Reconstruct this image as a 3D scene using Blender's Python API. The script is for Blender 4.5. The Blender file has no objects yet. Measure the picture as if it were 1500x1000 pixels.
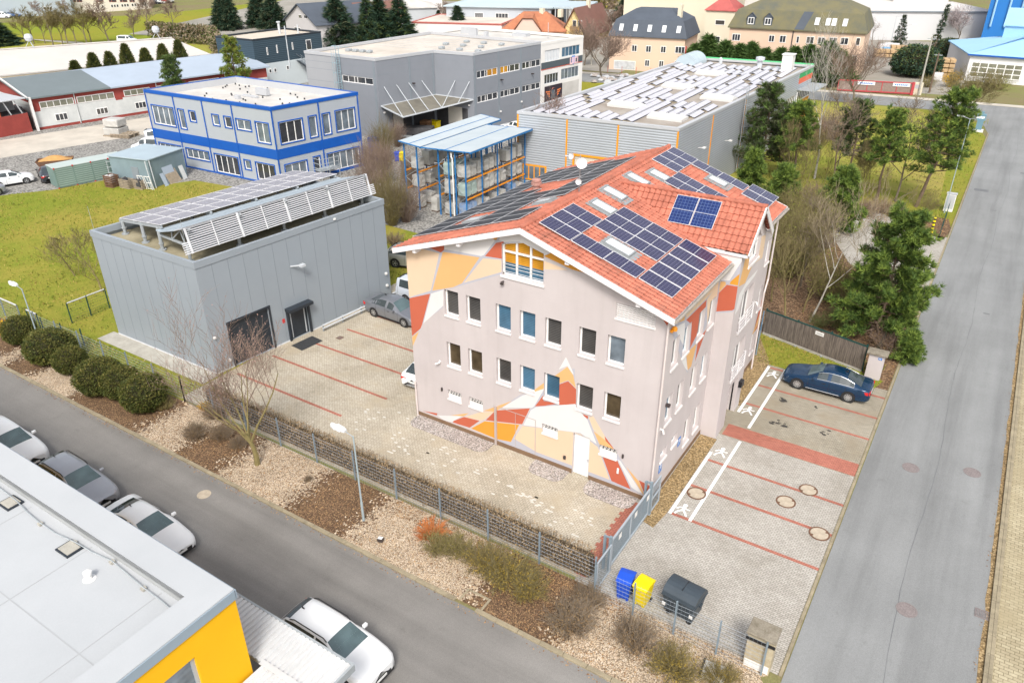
import bpy, math, random
from mathutils import Vector as V, Matrix, geometry, noise
SC = bpy.context.scene
COL = SC.collection
rad = math.radians
CAMH = 24.0
FOC, PIT, ROL, YAW = 1117.05, rad(28.45), rad(.25), rad(32.75)
def camera_axes():
    cy, sy, cp, sp, cr, sr = math.cos(YAW), math.sin(YAW), math.cos(PIT), math.sin(PIT), math.cos(ROL), math.sin(ROL)
    r = V((cy, sy, 0)); f = V((-sy*cp, cy*cp, -sp)); d = f.cross(r)
    return cr*r + sr*d, -sr*r + cr*d, f
AX = camera_axes()
def ray(px, py):
    return AX[0]*((px-750)/FOC) + AX[1]*((py-500)/FOC) + AX[2]
# surveying helpers: read a photo point off onto the ground / a wall plane / a roof plane
def G(px, py, z=0.0):
    d = ray(px, py); t = (z-CAMH)/d.z
    return V((d.x*t, d.y*t, z))
def on_y(px, py, y):
    d = ray(px, py); t = y/d.y
    return (d.x*t, CAMH+d.z*t)
def on_x(px, py, x):
    d = ray(px, py); t = x/d.x
    return (d.y*t, CAMH+d.z*t)
def project(p):
    q = V((p[0], p[1], p[2]-CAMH)); w = q.dot(AX[2])
    return 750+FOC*q.dot(AX[0])/w, 500+FOC*q.dot(AX[1])/w

cam = bpy.data.cameras.new('camera'); cam_o = bpy.data.objects.new('camera', cam); COL.objects.link(cam_o)
cam.sensor_width = 36; cam.lens = FOC*36/1500; cam.clip_end = 5000; cam.clip_start = .1
m3 = Matrix((AX[0], -AX[1], -AX[2])).transposed()
cam_o.matrix_world = Matrix.Translation((0, 0, CAMH)) @ m3.to_4x4()
SC.camera = cam_o

# ---------------------------------------------------------------- materials
def rgb(h, k=1.0):
    if isinstance(h, str):
        h = h.lstrip('#'); c = [int(h[i:i+2], 16)/255 for i in (0, 2, 4)]
        c = [x/12.92 if x <= .04045 else ((x+.055)/1.055)**2.4 for x in c]
    else: c = list(h)
    return tuple(min(1, x*k) for x in c)+(1.0,)
class NT:
    def __init__(s, name):
        s.m = bpy.data.materials.new(name); s.m.use_nodes = True
        s.t = s.m.node_tree; s.t.nodes.clear()
        s.out = s.n('ShaderNodeOutputMaterial'); s.b = s.n('ShaderNodeBsdfPrincipled')
        s.l(s.b.outputs[0], s.out.inputs[0]); s.tc = s.n('ShaderNodeTexCoord')
    def n(s, t, **k):
        x = s.t.nodes.new(t)
        for a, v in k.items(): setattr(x, a, v)
        return x
    def l(s, a, b): s.t.links.new(a, b)
    def setin(s, node, **k):
        for a, v in k.items(): node.inputs[a.replace('_', ' ')].default_value = v
    def coords(s, scale=(1, 1, 1), rotz=0, src='Object'):
        mp = s.n('ShaderNodeMapping'); mp.inputs['Scale'].default_value = scale; mp.inputs['Rotation'].default_value = (0, 0, rotz)
        s.l(s.tc.outputs[src], mp.inputs[0]); return mp.outputs[0]
    def noise(s, scale, detail=4, rough=.6, co=None, dist=0):
        x = s.n('ShaderNodeTexNoise'); s.setin(x, Scale=scale, Detail=detail, Roughness=rough, Distortion=dist)
        s.l(co or s.tc.outputs['Object'], x.inputs['Vector']); return x.outputs['Fac']
    def ramp(s, fac, stops):
        x = s.n('ShaderNodeValToRGB'); e = x.color_ramp.elements
        while len(e) < len(stops): e.new(.5)
        for i, (p, c) in enumerate(stops): e[i].position = p; e[i].color = c if len(c) == 4 else tuple(c)+(1,)
        s.l(fac, x.inputs[0]); return x.outputs[0]
    def mix(s, fac, a, b, mode='MIX'):
        x = s.n('ShaderNodeMix', data_type='RGBA', blend_type=mode)
        for v, i in ((fac, 0), (a, 6), (b, 7)):
            if hasattr(v, 'links') or isinstance(v, bpy.types.NodeSocket): s.l(v, x.inputs[i])
            else: x.inputs[i].default_value = v
        return x.outputs[2]
    def math(s, op, a, b=None):
        x = s.n('ShaderNodeMath', operation=op)
        for i, v in enumerate((a, b)):
            if v is None: continue
            if isinstance(v, bpy.types.NodeSocket): s.l(v, x.inputs[i])
            else: x.inputs[i].default_value = v
        return x.outputs[0]
    def bump(s, h, strength=.3, dist=.02):
        x = s.n('ShaderNodeBump'); s.setin(x, Strength=strength, Distance=dist)
        s.l(h, x.inputs['Height']); s.l(x.outputs[0], s.b.inputs['Normal'])
    def col(s, c):
        if isinstance(c, bpy.types.NodeSocket): s.l(c, s.b.inputs['Base Color'])
        else: s.b.inputs['Base Color'].default_value = c
    def fin(s, rough=.7, metal=0, spec=.5):
        s.setin(s.b, Roughness=rough, Metallic=metal); s.b.inputs['Specular IOR Level'].default_value = spec
        return s.m
CACHE = {}
def mk(name, c, rough=.7, var=.18, scale=1.2, metal=0, fine=25, bump=0, c2=None, spec=.4):
    """plain surface with two scales of unevenness"""
    if name in CACHE: return CACHE[name]
    n = NT(name); a = rgb(c); b = rgb(c2) if c2 else tuple(x*(1-var) for x in a[:3])+(1,)
    f = n.math('ADD', n.math('MULTIPLY', n.noise(scale, 5, .65), .7), n.math('MULTIPLY', n.noise(fine, 3), .3))
    n.col(n.ramp(f, [(.35, b), (.62, a)]))
    if bump: n.bump(n.noise(fine, 4), bump, .02)
    CACHE[name] = n.fin(rough, metal, spec); return CACHE[name]
def plainm(name, c, rough=.5, metal=0, spec=.5, coat=0):
    if name in CACHE: return CACHE[name]
    n = NT(name); a = rgb(c); n.col(n.ramp(n.noise(6, 3), [(.3, tuple(x*.93 for x in a[:3])), (.7, a)]))
    if coat: n.b.inputs['Coat Weight'].default_value = coat; n.b.inputs['Coat Roughness'].default_value = .06
    CACHE[name] = n.fin(rough, metal, spec); return CACHE[name]
def glassm(name, c, rough=.06, var=.35):
    if name in CACHE: return CACHE[name]
    n = NT(name); a = rgb(c)
    n.col(n.ramp(n.noise(.9, 3, .6), [(.35, tuple(x*(1-var) for x in a[:3])), (.65, a)]))
    CACHE[name] = n.fin(rough, 0, .8); return CACHE[name]

# ---------------------------------------------------------------- mesh builder
class MB:
    def __init__(s): s.v = []; s.f = []; s.mi = []; s.M = None
    def add(s, p):
        p = V(p)
        if s.M is not None: p = s.M @ p
        s.v.append(p[:]); return len(s.v)-1
    def face(s, pts, m=0):
        s.f.append([s.add(p) for p in pts]); s.mi.append(m)
    def idx(s, ii, m=0): s.f.append(list(ii)); s.mi.append(m)
    def box(s, x0, y0, z0, x1, y1, z1, m=0, skip=''):
        c = [(x0, y0, z0), (x1, y0, z0), (x1, y1, z0), (x0, y1, z0), (x0, y0, z1), (x1, y0, z1), (x1, y1, z1), (x0, y1, z1)]
        i = [s.add(p) for p in c]
        for k, q in (('b', (3, 2, 1, 0)), ('t', (4, 5, 6, 7)), ('f', (0, 1, 5, 4)), ('r', (1, 2, 6, 5)), ('k', (2, 3, 7, 6)), ('l', (3, 0, 4, 7))):
            if k not in skip: s.idx([i[a] for a in q], m)
    def beam(s, p, q, w, h=None, m=0, up=(0, 0, 1)):
        p, q = V(p), V(q); h = h or w; d = (q-p)
        if d.length < 1e-6: return
        d.normalize(); u = V(up)
        if abs(d.dot(u)) > .98: u = V((1, 0, 0))
        a = d.cross(u).normalized()*w/2; b = a.cross(d).normalized()*h/2
        i = [s.add(x) for x in (p-a-b, p+a-b, p+a+b, p-a+b, q-a-b, q+a-b, q+a+b, q-a+b)]
        for f in ((3, 2, 1, 0), (4, 5, 6, 7), (0, 1, 5, 4), (1, 2, 6, 5), (2, 3, 7, 6), (3, 0, 4, 7)): s.idx([i[k] for k in f], m)
    def tube(s, p, q, r0, r1=None, n=8, m=0, caps=True):
        p, q = V(p), V(q); r1 = r0 if r1 is None else r1; d = q-p
        if d.length < 1e-6: return
        d.normalize(); u = V((0, 0, 1)) if abs(d.z) < .95 else V((1, 0, 0))
        a = d.cross(u).normalized(); b = a.cross(d)
        A = []; B = []
        for k in range(n):
            t = 2*math.pi*k/n; o = a*math.cos(t)+b*math.sin(t); A.append(s.add(p+o*r0)); B.append(s.add(q+o*r1))
        for k in range(n): s.idx((A[k], A[(k+1) % n], B[(k+1) % n], B[k]), m)
        if caps: s.idx(A[::-1], m); s.idx(B, m)
    def path(s, pts, r, n=6, m=0):
        for a, b in zip(pts, pts[1:]): s.tube(a, b, r, r, n, m)
    def prism(s, poly, z0, z1, m=0, mt=None, bottom=True):
        n = len(poly); a = [s.add((x, y, z0)) for x, y in poly]; b = [s.add((x, y, z1)) for x, y in poly]
        for k in range(n): s.idx((a[k], a[(k+1) % n], b[(k+1) % n], b[k]), m)
        s.idx(b, m if mt is None else mt)
        if bottom: s.idx(a[::-1], m)
    def lathe(s, prof, c=(0, 0, 0), n=12, m=0, close=False):
        c = V(c); rings = []
        for r, z in prof: rings.append([s.add(c+V((r*math.cos(2*math.pi*k/n), r*math.sin(2*math.pi*k/n), z))) for k in range(n)])
        for a, b in zip(rings, rings[1:]):
            for k in range(n): s.idx((a[k], a[(k+1) % n], b[(k+1) % n], b[k]), m)
        if close:
            for k in range(n): s.idx((rings[-1][k], rings[-1][(k+1) % n], rings[0][(k+1) % n], rings[0][k]), m)
        else: s.idx(rings[0][::-1], m); s.idx(rings[-1], m)
    def build(s, name, mats, parent=None, smooth=False, label=None, angle=None, bevel=0):
        me = bpy.data.meshes.new(name); me.from_pydata(s.v, [], s.f)
        if not isinstance(mats, (list, tuple)): mats = [mats]
        for m in mats: me.materials.append(m)
        if len(mats) > 1: me.polygons.foreach_set('material_index', s.mi)
        if smooth: me.polygons.foreach_set('use_smooth', [True]*len(me.polygons))
        me.update()
        if angle and smooth: me.set_sharp_from_angle(angle=rad(angle))
        o = bpy.data.objects.new(name, me); COL.objects.link(o)
        if parent is not None: o.parent = parent
        if label: o['label'] = label
        if bevel:
            b = o.modifiers.new('bevel', 'BEVEL'); b.width = bevel; b.segments = 2; b.limit_method = 'ANGLE'
        return o
def tag(o, label=None, cat=None, group=None, kind=None):
    if label: o['label'] = label
    if cat: o['category'] = cat
    if group: o['group'] = group
    if kind: o['kind'] = kind
    return o
def thing(name, label, cat, loc=(0, 0, 0), rz=0, group=None):
    o = bpy.data.objects.new(name, None); COL.objects.link(o); o.location = loc; o.rotation_euler = (0, 0, rz)
    o.empty_display_size = .2
    return tag(o, label, cat, group)
def dup(root, loc, rz=None, label=None, scale=None, mats=None):
    r = root.copy(); COL.objects.link(r); r.location = loc
    if rz is not None: r.rotation_euler = (0, 0, rz)
    if label: r['label'] = label
    if scale is not None: r.scale = scale if hasattr(scale, '__len__') else (scale,)*3
    for ch in list(root.children):
        c = ch.copy(); COL.objects.link(c); c.parent = r
        for g in list(ch.children):
            d = g.copy(); COL.objects.link(d); d.parent = c
    return r
def struct(name, pts, z, m, label=None, kind='structure', holes=None):
    """flat ground sheet from a polygon"""
    mb = MB(); mb.face([(p[0], p[1], z) for p in pts]); o = mb.build(name, m); o['kind'] = kind
    if label: o['label'] = label
    return o

# ---------------------------------------------------------------- walls with openings
def inside(p, poly):
    x, y = p; r = False; n = len(poly)
    for i in range(n):
        x1, y1 = poly[i]; x2, y2 = poly[(i+1) % n]
        if (y1 > y) != (y2 > y) and x < (x2-x1)*(y-y1)/(y2-y1)+x1: r = not r
    return r
def wall_faces(mb, outer, holes, M, m=0, paint=(), reveal=.2, mr=None):
    """outer polygon in (u,z); holes: rectangles or polygons; M maps (u, depth, z) -> local space with depth going inwards.
       paint: list of (polygon, material index) painted on the wall face"""
    hp = [h if len(h) > 4 or hasattr(h[0], '__len__') else [(h[0], h[1]), (h[2], h[1]), (h[2], h[3]), (h[0], h[3])] for h in holes]
    vs, es = [], []
    for poly in [outer]+hp+[p for p, _ in paint]:
        b = len(vs); vs += [V(p) for p in poly]; es += [(b+i, b+(i+1) % len(poly)) for i in range(len(poly))]
    res = geometry.delaunay_2d_cdt(vs, es, [], 0, 1e-5)
    ov, of = res[0], res[2]
    idx = {}
    def gv(i):
        if i not in idx: idx[i] = mb.add(M @ V((ov[i].x, 0, ov[i].y)))
        return idx[i]
    for f in of:
        c = (sum(ov[i].x for i in f)/len(f), sum(ov[i].y for i in f)/len(f))
        if not inside(c, outer) or any(inside(c, h) for h in hp): continue
        k = m
        for p, pm in paint:
            if inside(c, p): k = pm
        mb.idx([gv(i) for i in f], k)
    for h in hp:
        n = len(h)
        for i in range(n):
            a, b = h[i], h[(i+1) % n]
            mb.face([M @ V((a[0], 0, a[1])), M @ V((b[0], 0, b[1])), M @ V((b[0], reveal, b[1])), M @ V((a[0], reveal, a[1]))], m if mr is None else mr)
def frame_M(o, u, inward):
    """matrix taking (u, depth, z) to space: origin o, horizontal direction u, inward direction"""
    u = V(u).normalized(); w = V(inward).normalized()
    return Matrix(((u.x, w.x, 0, o[0]), (u.y, w.y, 0, o[1]), (0, 0, 1, o[2] if len(o) > 2 else 0), (0, 0, 0, 1)))
def window(parent, M, u0, z0, u1, z1, fm, gm, depth=.14, nv=1, nh=1, fw=.07, sill=None, name='window', ratios=None, hl=None):
    """framed window set into an opening: window (frame) > pane, sill.  nv panes across, nh panes up"""
    a = MB(); a.M = M
    d0, d1 = depth, depth+.07
    a.box(u0, d0, z0, u0+fw, d1, z1); a.box(u1-fw, d0, z0, u1, d1, z1)
    a.box(u0+fw, d0, z0, u1-fw, d1, z0+fw); a.box(u0+fw, d0, z1-fw, u1-fw, d1, z1)
    for k in range(1, nv):
        x = u0+(u1-u0)*k/nv if not ratios else u0+(u1-u0)*ratios[k-1]
        a.box(x-fw/2, d0+.004, z0+fw, x+fw/2, d1-.004, z1-fw)
    for k in range(1, nh):
        z = z0+(z1-z0)*k/nh if not hl else z0+(z1-z0)*hl
        a.box(u0+fw, d0+.008, z-fw/2.4, u1-fw, d1-.008, z+fw/2.4)
    w = a.build(name, fm, parent)
    g = MB(); g.M = M; g.face([(u0+fw*.5, d0+.04, z0+fw*.5), (u1-fw*.5, d0+.04, z0+fw*.5), (u1-fw*.5, d0+.04, z1-fw*.5), (u0+fw*.5, d0+.04, z1-fw*.5)])
    g.build('pane', gm, w)
    if sill:
        s = MB(); s.M = M; s.box(u0-.02, -.06, z0-.1, u1+.02, depth-.003, z0-.002); s.build('sill', sill, w)
    return w
def bars(mb, pts, w, m=0):
    for a, b in zip(pts, pts[1:]): mb.beam(a, b, w, w, m)
def rnd(a, b): return random.uniform(a, b)

class Side:
    """a vertical wall plane from ground point p to q (inside of the building on the left of p->q)"""
    def __init__(s, p, q, L=(0, 0, 0)):
        s.p, s.q = V((p[0], p[1])), V((q[0], q[1])); s.u = (s.q-s.p).normalized(); s.len = (s.q-s.p).length
        s.nin = V((-s.u.y, s.u.x)); s.M = Matrix.Translation(-V(L)) @ frame_M((p[0], p[1], 0), (s.u.x, s.u.y, 0), (s.nin.x, s.nin.y, 0))
    def uz(s, px, py):
        d = ray(px, py); t = s.nin.dot(s.p)/s.nin.dot(V((d.x, d.y))); w = V((d.x*t, d.y*t))
        return ((w-s.p).dot(s.u), CAMH+d.z*t)
    def at(s, u, d=0): w = s.p+s.u*u+s.nin*d; return (w.x, w.y)
class Bld:
    """box building on a quadrilateral footprint (counter-clockwise), local frame at its first corner"""
    def __init__(s, name, label, pts, h, cat='building', group=None):
        s.pts = [V((p[0], p[1])) for p in pts]; s.h = h; s.L = V((pts[0][0], pts[0][1], 0)); s.T = Matrix.Translation(-s.L)
        s.o = thing(name, label, cat, s.L, 0, group); n = len(pts)
        s.s = [Side(pts[i], pts[(i+1) % n], s.L) for i in range(n)]
    def mb(s, side=None):
        m = MB(); m.M = s.T if side is None else s.s[side].M; return m
    def walls(s, mats, holes=None, paint=None, reveal=.12, z0=0, tops=None):
        m = MB()
        for i, sd in enumerate(s.s):
            top = [(sd.len, s.h), (0, s.h)] if not tops or i not in tops else tops[i]
            wall_faces(m, [(0, z0), (sd.len, z0)]+top, (holes or {}).get(i, []), sd.M, 0, (paint or {}).get(i, []), reveal)
        return m.build('wall', mats, s.o)
    def flat(s, z, inset, mat, name='roof'):
        m = s.mb(); c = sum(s.pts, V((0, 0)))/len(s.pts)
        m.face([(*(p+(c-p).normalized()*inset), z) for p in s.pts]); return m.build(name, mat, s.o)
    def parapet(s, w, z0, z1, mat, out=.04, parent=None):
        m = s.mb(); n = len(s.pts)
        def off(k, d):
            a, b = s.s[k-1], s.s[k]; x = a.nin+b.nin; x = x/(x.dot(a.nin)); return s.pts[k]+x*d
        O = [off(k, -out) for k in range(n)]; I = [off(k, w) for k in range(n)]
        for k in range(n):
            j = (k+1) % n
            m.face([(*O[k], z0), (*O[j], z0), (*O[j], z1), (*O[k], z1)]); m.face([(*I[j], z0), (*I[k], z0), (*I[k], z1), (*I[j], z1)]); m.face([(*O[k], z1), (*O[j], z1), (*I[j], z1), (*I[k], z1)]); m.face([(*O[k], z0), (*I[k], z0), (*I[j], z0), (*O[j], z0)])
        return m.build('parapet', mat, parent or s.o)
# ================================================================= world, light
random.seed(7)
W = bpy.data.worlds.new('World'); SC.world = W; W.use_nodes = True
wt = W.node_tree; wt.nodes.clear()
sky = wt.nodes.new('ShaderNodeTexSky'); sky.sky_type = 'NISHITA'; sky.sun_disc = False
SUN_EL, SUN_AZ = rad(48), rad(150)          # azimuth clockwise from +Y
sky.sun_elevation = SUN_EL; sky.sun_rotation = SUN_AZ; sky.air_density = 1.2; sky.dust_density = 4; sky.ozone_density = 1
bg = wt.nodes.new('ShaderNodeBackground'); bg.inputs[1].default_value = .125
wo = wt.nodes.new('ShaderNodeOutputWorld'); hs = wt.nodes.new('ShaderNodeHueSaturation'); hs.inputs['Saturation'].default_value = .38; hs.inputs['Value'].default_value = 1.0   # thin overcast: greyer than a clear sky
wt.links.new(sky.outputs[0], hs.inputs['Color']); wt.links.new(hs.outputs[0], bg.inputs[0]); wt.links.new(bg.outputs[0], wo.inputs[0])
sl = bpy.data.lights.new('sun', 'SUN'); sl.energy = 1.6; sl.angle = rad(15); sl.color = (1, .95, .87)
so = bpy.data.objects.new('sun', sl); COL.objects.link(so); so.location = (0, 0, 80)
sd = V((math.sin(SUN_AZ)*math.cos(SUN_EL), math.cos(SUN_AZ)*math.cos(SUN_EL), math.sin(SUN_EL)))
so.rotation_euler = sd.to_track_quat('Z', 'Y').to_euler()
SC.view_settings.view_transform = 'Standard'; SC.view_settings.look = 'None'; SC.view_settings.exposure = 0.9; SC.view_settings.gamma = 1

# ================================================================= ground materials
def grass_mat(name, c1, c2, c3, s=.12):
    n = NT(name); a = n.noise(s, 6, .62); b = n.noise(9, 4, .7); c = n.noise(.9, 5, .7)
    x = n.mix(n.ramp(a, [(.38, (0, 0, 0)), (.62, (1, 1, 1))]), rgb(c1), rgb(c2))
    x = n.mix(n.ramp(c, [(.5, (0, 0, 0)), (.72, (.75,)*3)]), x, rgb(c3))
    x = n.mix(.6, x, n.ramp(b, [(.3, (.5,)*3), (.7, (1.35,)*3)]), 'MULTIPLY')
    n.col(x); n.bump(n.noise(14, 3), .6, .05); return n.fin(.95, 0, .1)
M_lawn = grass_mat('lawn_grass', (.185, .215, .026), (.27, .235, .045), (.12, .17, .016))
M_dry = grass_mat('dry_grass', (.31, .27, .07), (.25, .285, .04), (.27, .20, .065), .06)
M_field = grass_mat('field_grass', (.19, .24, .022), (.25, .23, .03), (.15, .21, .02), .02)
M_rough = grass_mat('rough_ground', (.2, .17, .09), (.19, .2, .07), (.22, .16, .09), .1)
def asphalt(name, c, worn=.25, along=(1, .05, 1)):
    n = NT(name); a = rgb(c)
    x = n.ramp(n.noise(.16, 6, .6), [(.3, tuple(k*(1-worn) for k in a[:3])), (.7, tuple(k*(1+worn) for k in a[:3]))])
    x = n.mix(.5, x, n.ramp(n.noise(38, 3, .7), [(.3, (.6,)*3), (.7, (1.4,)*3)]), 'MULTIPLY')
    x = n.mix(.75, x, n.ramp(n.noise(.75, 5, .6, n.coords(along)), [(.32, (.74,)*3), (.5, (1, 1, 1)), (.68, (1.14,)*3)]), 'MULTIPLY')
    x = n.mix(n.ramp(n.noise(.9, 6, .75), [(.6, (0,)*3), (.7, (.3,)*3)]), x, (a[0]*.55, a[1]*.54, a[2]*.52, 1))
    n.col(x); n.bump(n.noise(60, 2), .25, .01); return n.fin(.85, 0, .3)
M_road = asphalt('street_asphalt', (.215, .22, .22), .13)
M_drive = asphalt('driveway_asphalt', (.195, .186, .175), .2, (.05, 1, 1))
def paving(name, c1, c2, mortar, bw=.2, bh=.1, rot=0, dirt=None, ms=.012):
    n = NT(name); br = n.n('ShaderNodeTexBrick'); br.offset = .5
    n.l(n.coords((1, 1, 1), rot), br.inputs['Vector'])
    br.inputs['Color1'].default_value = rgb(c1); br.inputs['Color2'].default_value = rgb(c2); br.inputs['Mortar'].default_value = rgb(mortar)
    n.setin(br, Scale=1.0); br.inputs['Mortar Size'].default_value = ms; br.inputs['Brick Width'].default_value = bw; br.inputs['Row Height'].default_value = bh
    br.inputs['Mortar Smooth'].default_value = .3
    x = br.outputs['Color']
    x = n.mix(.8, x, n.ramp(n.noise(.35, 6, .65), [(.3, (.72, .7, .66)), (.55, (1, 1, 1)), (.75, (1.12, 1.12, 1.12))]), 'MULTIPLY')
    x = n.mix(.5, x, n.ramp(n.noise(5, 4, .7), [(.3, (.75,)*3), (.7, (1.2,)*3)]), 'MULTIPLY')
    if dirt: x = n.mix(n.ramp(n.noise(.5, 5, .6), [(.5, (0,)*3), (.68, (.7,)*3)]), x, rgb(dirt))
    n.col(x); n.bump(br.outputs['Fac'], -.4, .006); return n.fin(.9, 0, .25)
M_pave = paving('grey_paving', (.44, .415, .375), (.37, .345, .31), (.21, .195, .17))
M_paveo = paving('mossy_paving', (.37, .335, .27), (.31, .28, .225), (.17, .15, .11), dirt=(.25, .21, .15))
M_yard = paving('beige_paving', (.50, .45, .37), (.42, .375, .30), (.23, .20, .15), dirt=(.38, .32, .23))
M_side = paving('sidewalk_paving', (.44, .385, .265), (.35, .30, .20), (.17, .14, .08), .3, .16, dirt=(.32, .27, .17))
M_redp = paving('red_paving', (.45, .17, .125), (.37, .135, .1), (.2, .09, .065))
M_white = mk('white_road_paint', (.78, .78, .77), .8, .15, 3)
def gravel(name, cols, scale=14):
    n = NT(name); v = n.n('ShaderNodeTexVoronoi'); n.setin(v, Scale=scale); n.l(n.tc.outputs['Object'], v.inputs['Vector'])
    sp = n.n('ShaderNodeSeparateColor'); n.l(v.outputs['Color'], sp.inputs[0])
    k = len(cols); x = n.ramp(sp.outputs[0], [(i/(k-1)*.9+.05, rgb(c)) for i, c in enumerate(cols)])
    x = n.mix(n.ramp(v.outputs['Distance'], [(.35, (0,)*3), (.75, (.8,)*3)]), x, rgb(tuple(c*.3 for c in cols[0])))
    x = n.mix(.6, x, n.ramp(n.noise(.8, 5, .65), [(.3, (.7,)*3), (.7, (1.2,)*3)]), 'MULTIPLY')
    n.col(x); n.bump(v.outputs['Distance'], -.8, .03); return n.fin(.85, 0, .3)
M_gravel = gravel('pale_garden_gravel', [(.36, .26, .17), (.58, .46, .34), (.44, .33, .21), (.64, .55, .44), (.52, .40, .27)], 21)
M_ggrav = gravel('golden_gravel', [(.3, .2, .09), (.4, .29, .15), (.22, .15, .07), (.45, .33, .18)], 12)
M_pgrav = gravel('pale_gravel', [(.4, .36, .33), (.5, .45, .42), (.34, .29, .26), (.55, .5, .48)], 13)
M_ygrav = gravel('yard_gravel', [(.30, .29, .27), (.33, .32, .30), (.28, .27, .25), (.36, .345, .32)], 5)
M_mulch = gravel('bark_mulch', [(.13, .075, .042), (.23, .14, .08), (.10, .06, .036), (.36, .23, .12), (.17, .105, .06)], 19)
M_leaflit = gravel('leaf_litter', [(.16, .09, .05), (.26, .16, .09), (.11, .065, .04), (.33, .22, .13), (.18, .11, .06)], 9)
M_conc = mk('concrete', (.42, .40, .35), .9, .3, 1.5, bump=.2)
M_concroad = mk('pale_concrete', (.52, .475, .41), .9, .25, .35, bump=.1)
M_concy = mk('dusty_yard', (.31, .29, .26), .95, .3, .12, c2=(.22, .205, .17), bump=.1)
M_kerb = mk('kerb_stone', (.33, .28, .19), .9, .4, 2, bump=.3)

# ================================================================= ground sheets
g = MB(); R_ = 1500
g.face([(-R_, -300, 0), (R_, -300, 0), (R_, 1500, 0), (-R_, 1500, 0)])
tag(g.build('ground', M_rough), kind='structure')
def rect(name, x0, y0, x1, y1, lvl, m): return struct(name, [(x0, y0), (x1, y0), (x1, y1), (x0, y1)], .004*lvl, m)
def pxs(name, pts, lvl, m): return struct(name, [G(*p)[:2] for p in pts], .004*lvl, m)
LAWN = [(-92, 21), (-36.2, 21), (-36.2, 49.5), (-62, 51), (-73, 49.8), (-75.5, 44.6), (-81.2, 45.4), (-82.8, 39.6), (-85, 36.5), (-88, 30.5)]
rect('industrial_yard', -160, 15, -60, 49.6, .5, M_ygrav); struct('lawn', LAWN, .008, M_lawn)
# far land
pxs('field', [(0, 66), (150, 72), (330, 40), (480, 6), (700, -6), (440, -2), (220, 22), (120, 26), (0, 34)], 1, M_field)
pxs('rough_meadow', [(0, 128), (335, 88), (330, 52), (210, 58), (120, 62), (0, 64)], 2, M_dry)
pxs('path', [(0, 52+2), (60, 60), (130, 66), (120, 62), (20, 56), (0, 50)], 3, M_concroad)
rect('industrial_yard', -160, 49.5, -36, 126, 1, M_ygrav)
struct('concrete_road', [G(*p)[:2] for p in ((-40, 245), (0, 232), (140, 209), (215, 197), (262, 185), (262, 160), (215, 172), (0, 206), (-40, 212))], .012, M_concroad)
struct('far_yard', [(-58, 140), (-8, 145), (-6, 215), (-75, 215)], .006, M_concy); struct('far_yard', [(-64, 137), (-200, 126), (-260, 250), (-75, 250)], .006, M_concy)
# cross street with its pavements, junction and the main street
rect('street_east', -1.8, -60, 4.25, 128.6, 3, M_road)
struct('cross_street', [(-150, 112.5), (-62.3, 126.4), (-20.3, 130.9), (-9, 131.5), (-3.2, 126), (-1.75, 118), (-1.75, 110), (4.3, 110), (5.6, 124), (10, 130.5), (120, 128), (120, 138), (12, 140.5), (-20, 138), (-62, 134.2), (-150, 120)], .016, M_road)
struct('pavement_north', [(-150, 120.2), (-62, 134.4), (-20, 138.2), (12, 140.7), (60, 139.5), (60, 141.5), (12, 142.6), (-20, 140), (-62, 136.2), (-150, 122)], .006, M_concroad)
rect('sidewalk', 4.62, -60, 12, 124, 2, M_side)
struct('leaf_strip', [(4.14+.1*noise.noise(V((0, k*.7, 0))), 20+k) for k in range(104)]+[(4.33, 124), (4.33, 20)], .02, M_ggrav)
struct('meadow', [(-24, 66), (-2.4, 77), (-2.2, 116), (-4, 125), (-9.5, 130.8), (-20.3, 130.2), (-40, 128), (-40, 112)], .012, M_dry)
struct('verge', [(-3.3, 77), (-1.98, 75), (-1.98, 116), (-3.9, 125.6), (-9, 131), (-12, 130.5), (-6, 120)], .018, M_lawn)
struct('green_patch', [(-15.5, 79.5), (-3.3, 79.5), (-3.3, 84.5), (-9, 86), (-15.5, 84.5)], .016, M_lawn)
struct('street_lawn', [(-70, 108), (-58, 110), (-58.5, 126), (-63, 125.6), (-75, 123.5)], .008, M_field)
struct('woodland_floor', [(-24, 45), (-2.0, 43.6), (-2.0, 62), (-2.6, 63.5), (-11, 72), (-12, 80), (-26, 80), (-26, 45)], .012, M_leaflit)
struct('leafy_bank', [(-13, 76.5), (-8.3, 78.2), (-4.2, 73.9), (-2.2, 73.0), (-1.9, 76), (-2.4, 79), (-16, 80)], .02, M_leaflit)
struct('neighbour_driveway', [(-1.9, 58), (-1.9, 73.6), (-3.2, 73.7), (-4.7, 74.6), (-8.4, 77.9), (-11.5, 76.6), (-12.5, 73), (-8, 63), (-3.2, 58)], .02, M_pave)
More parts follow.
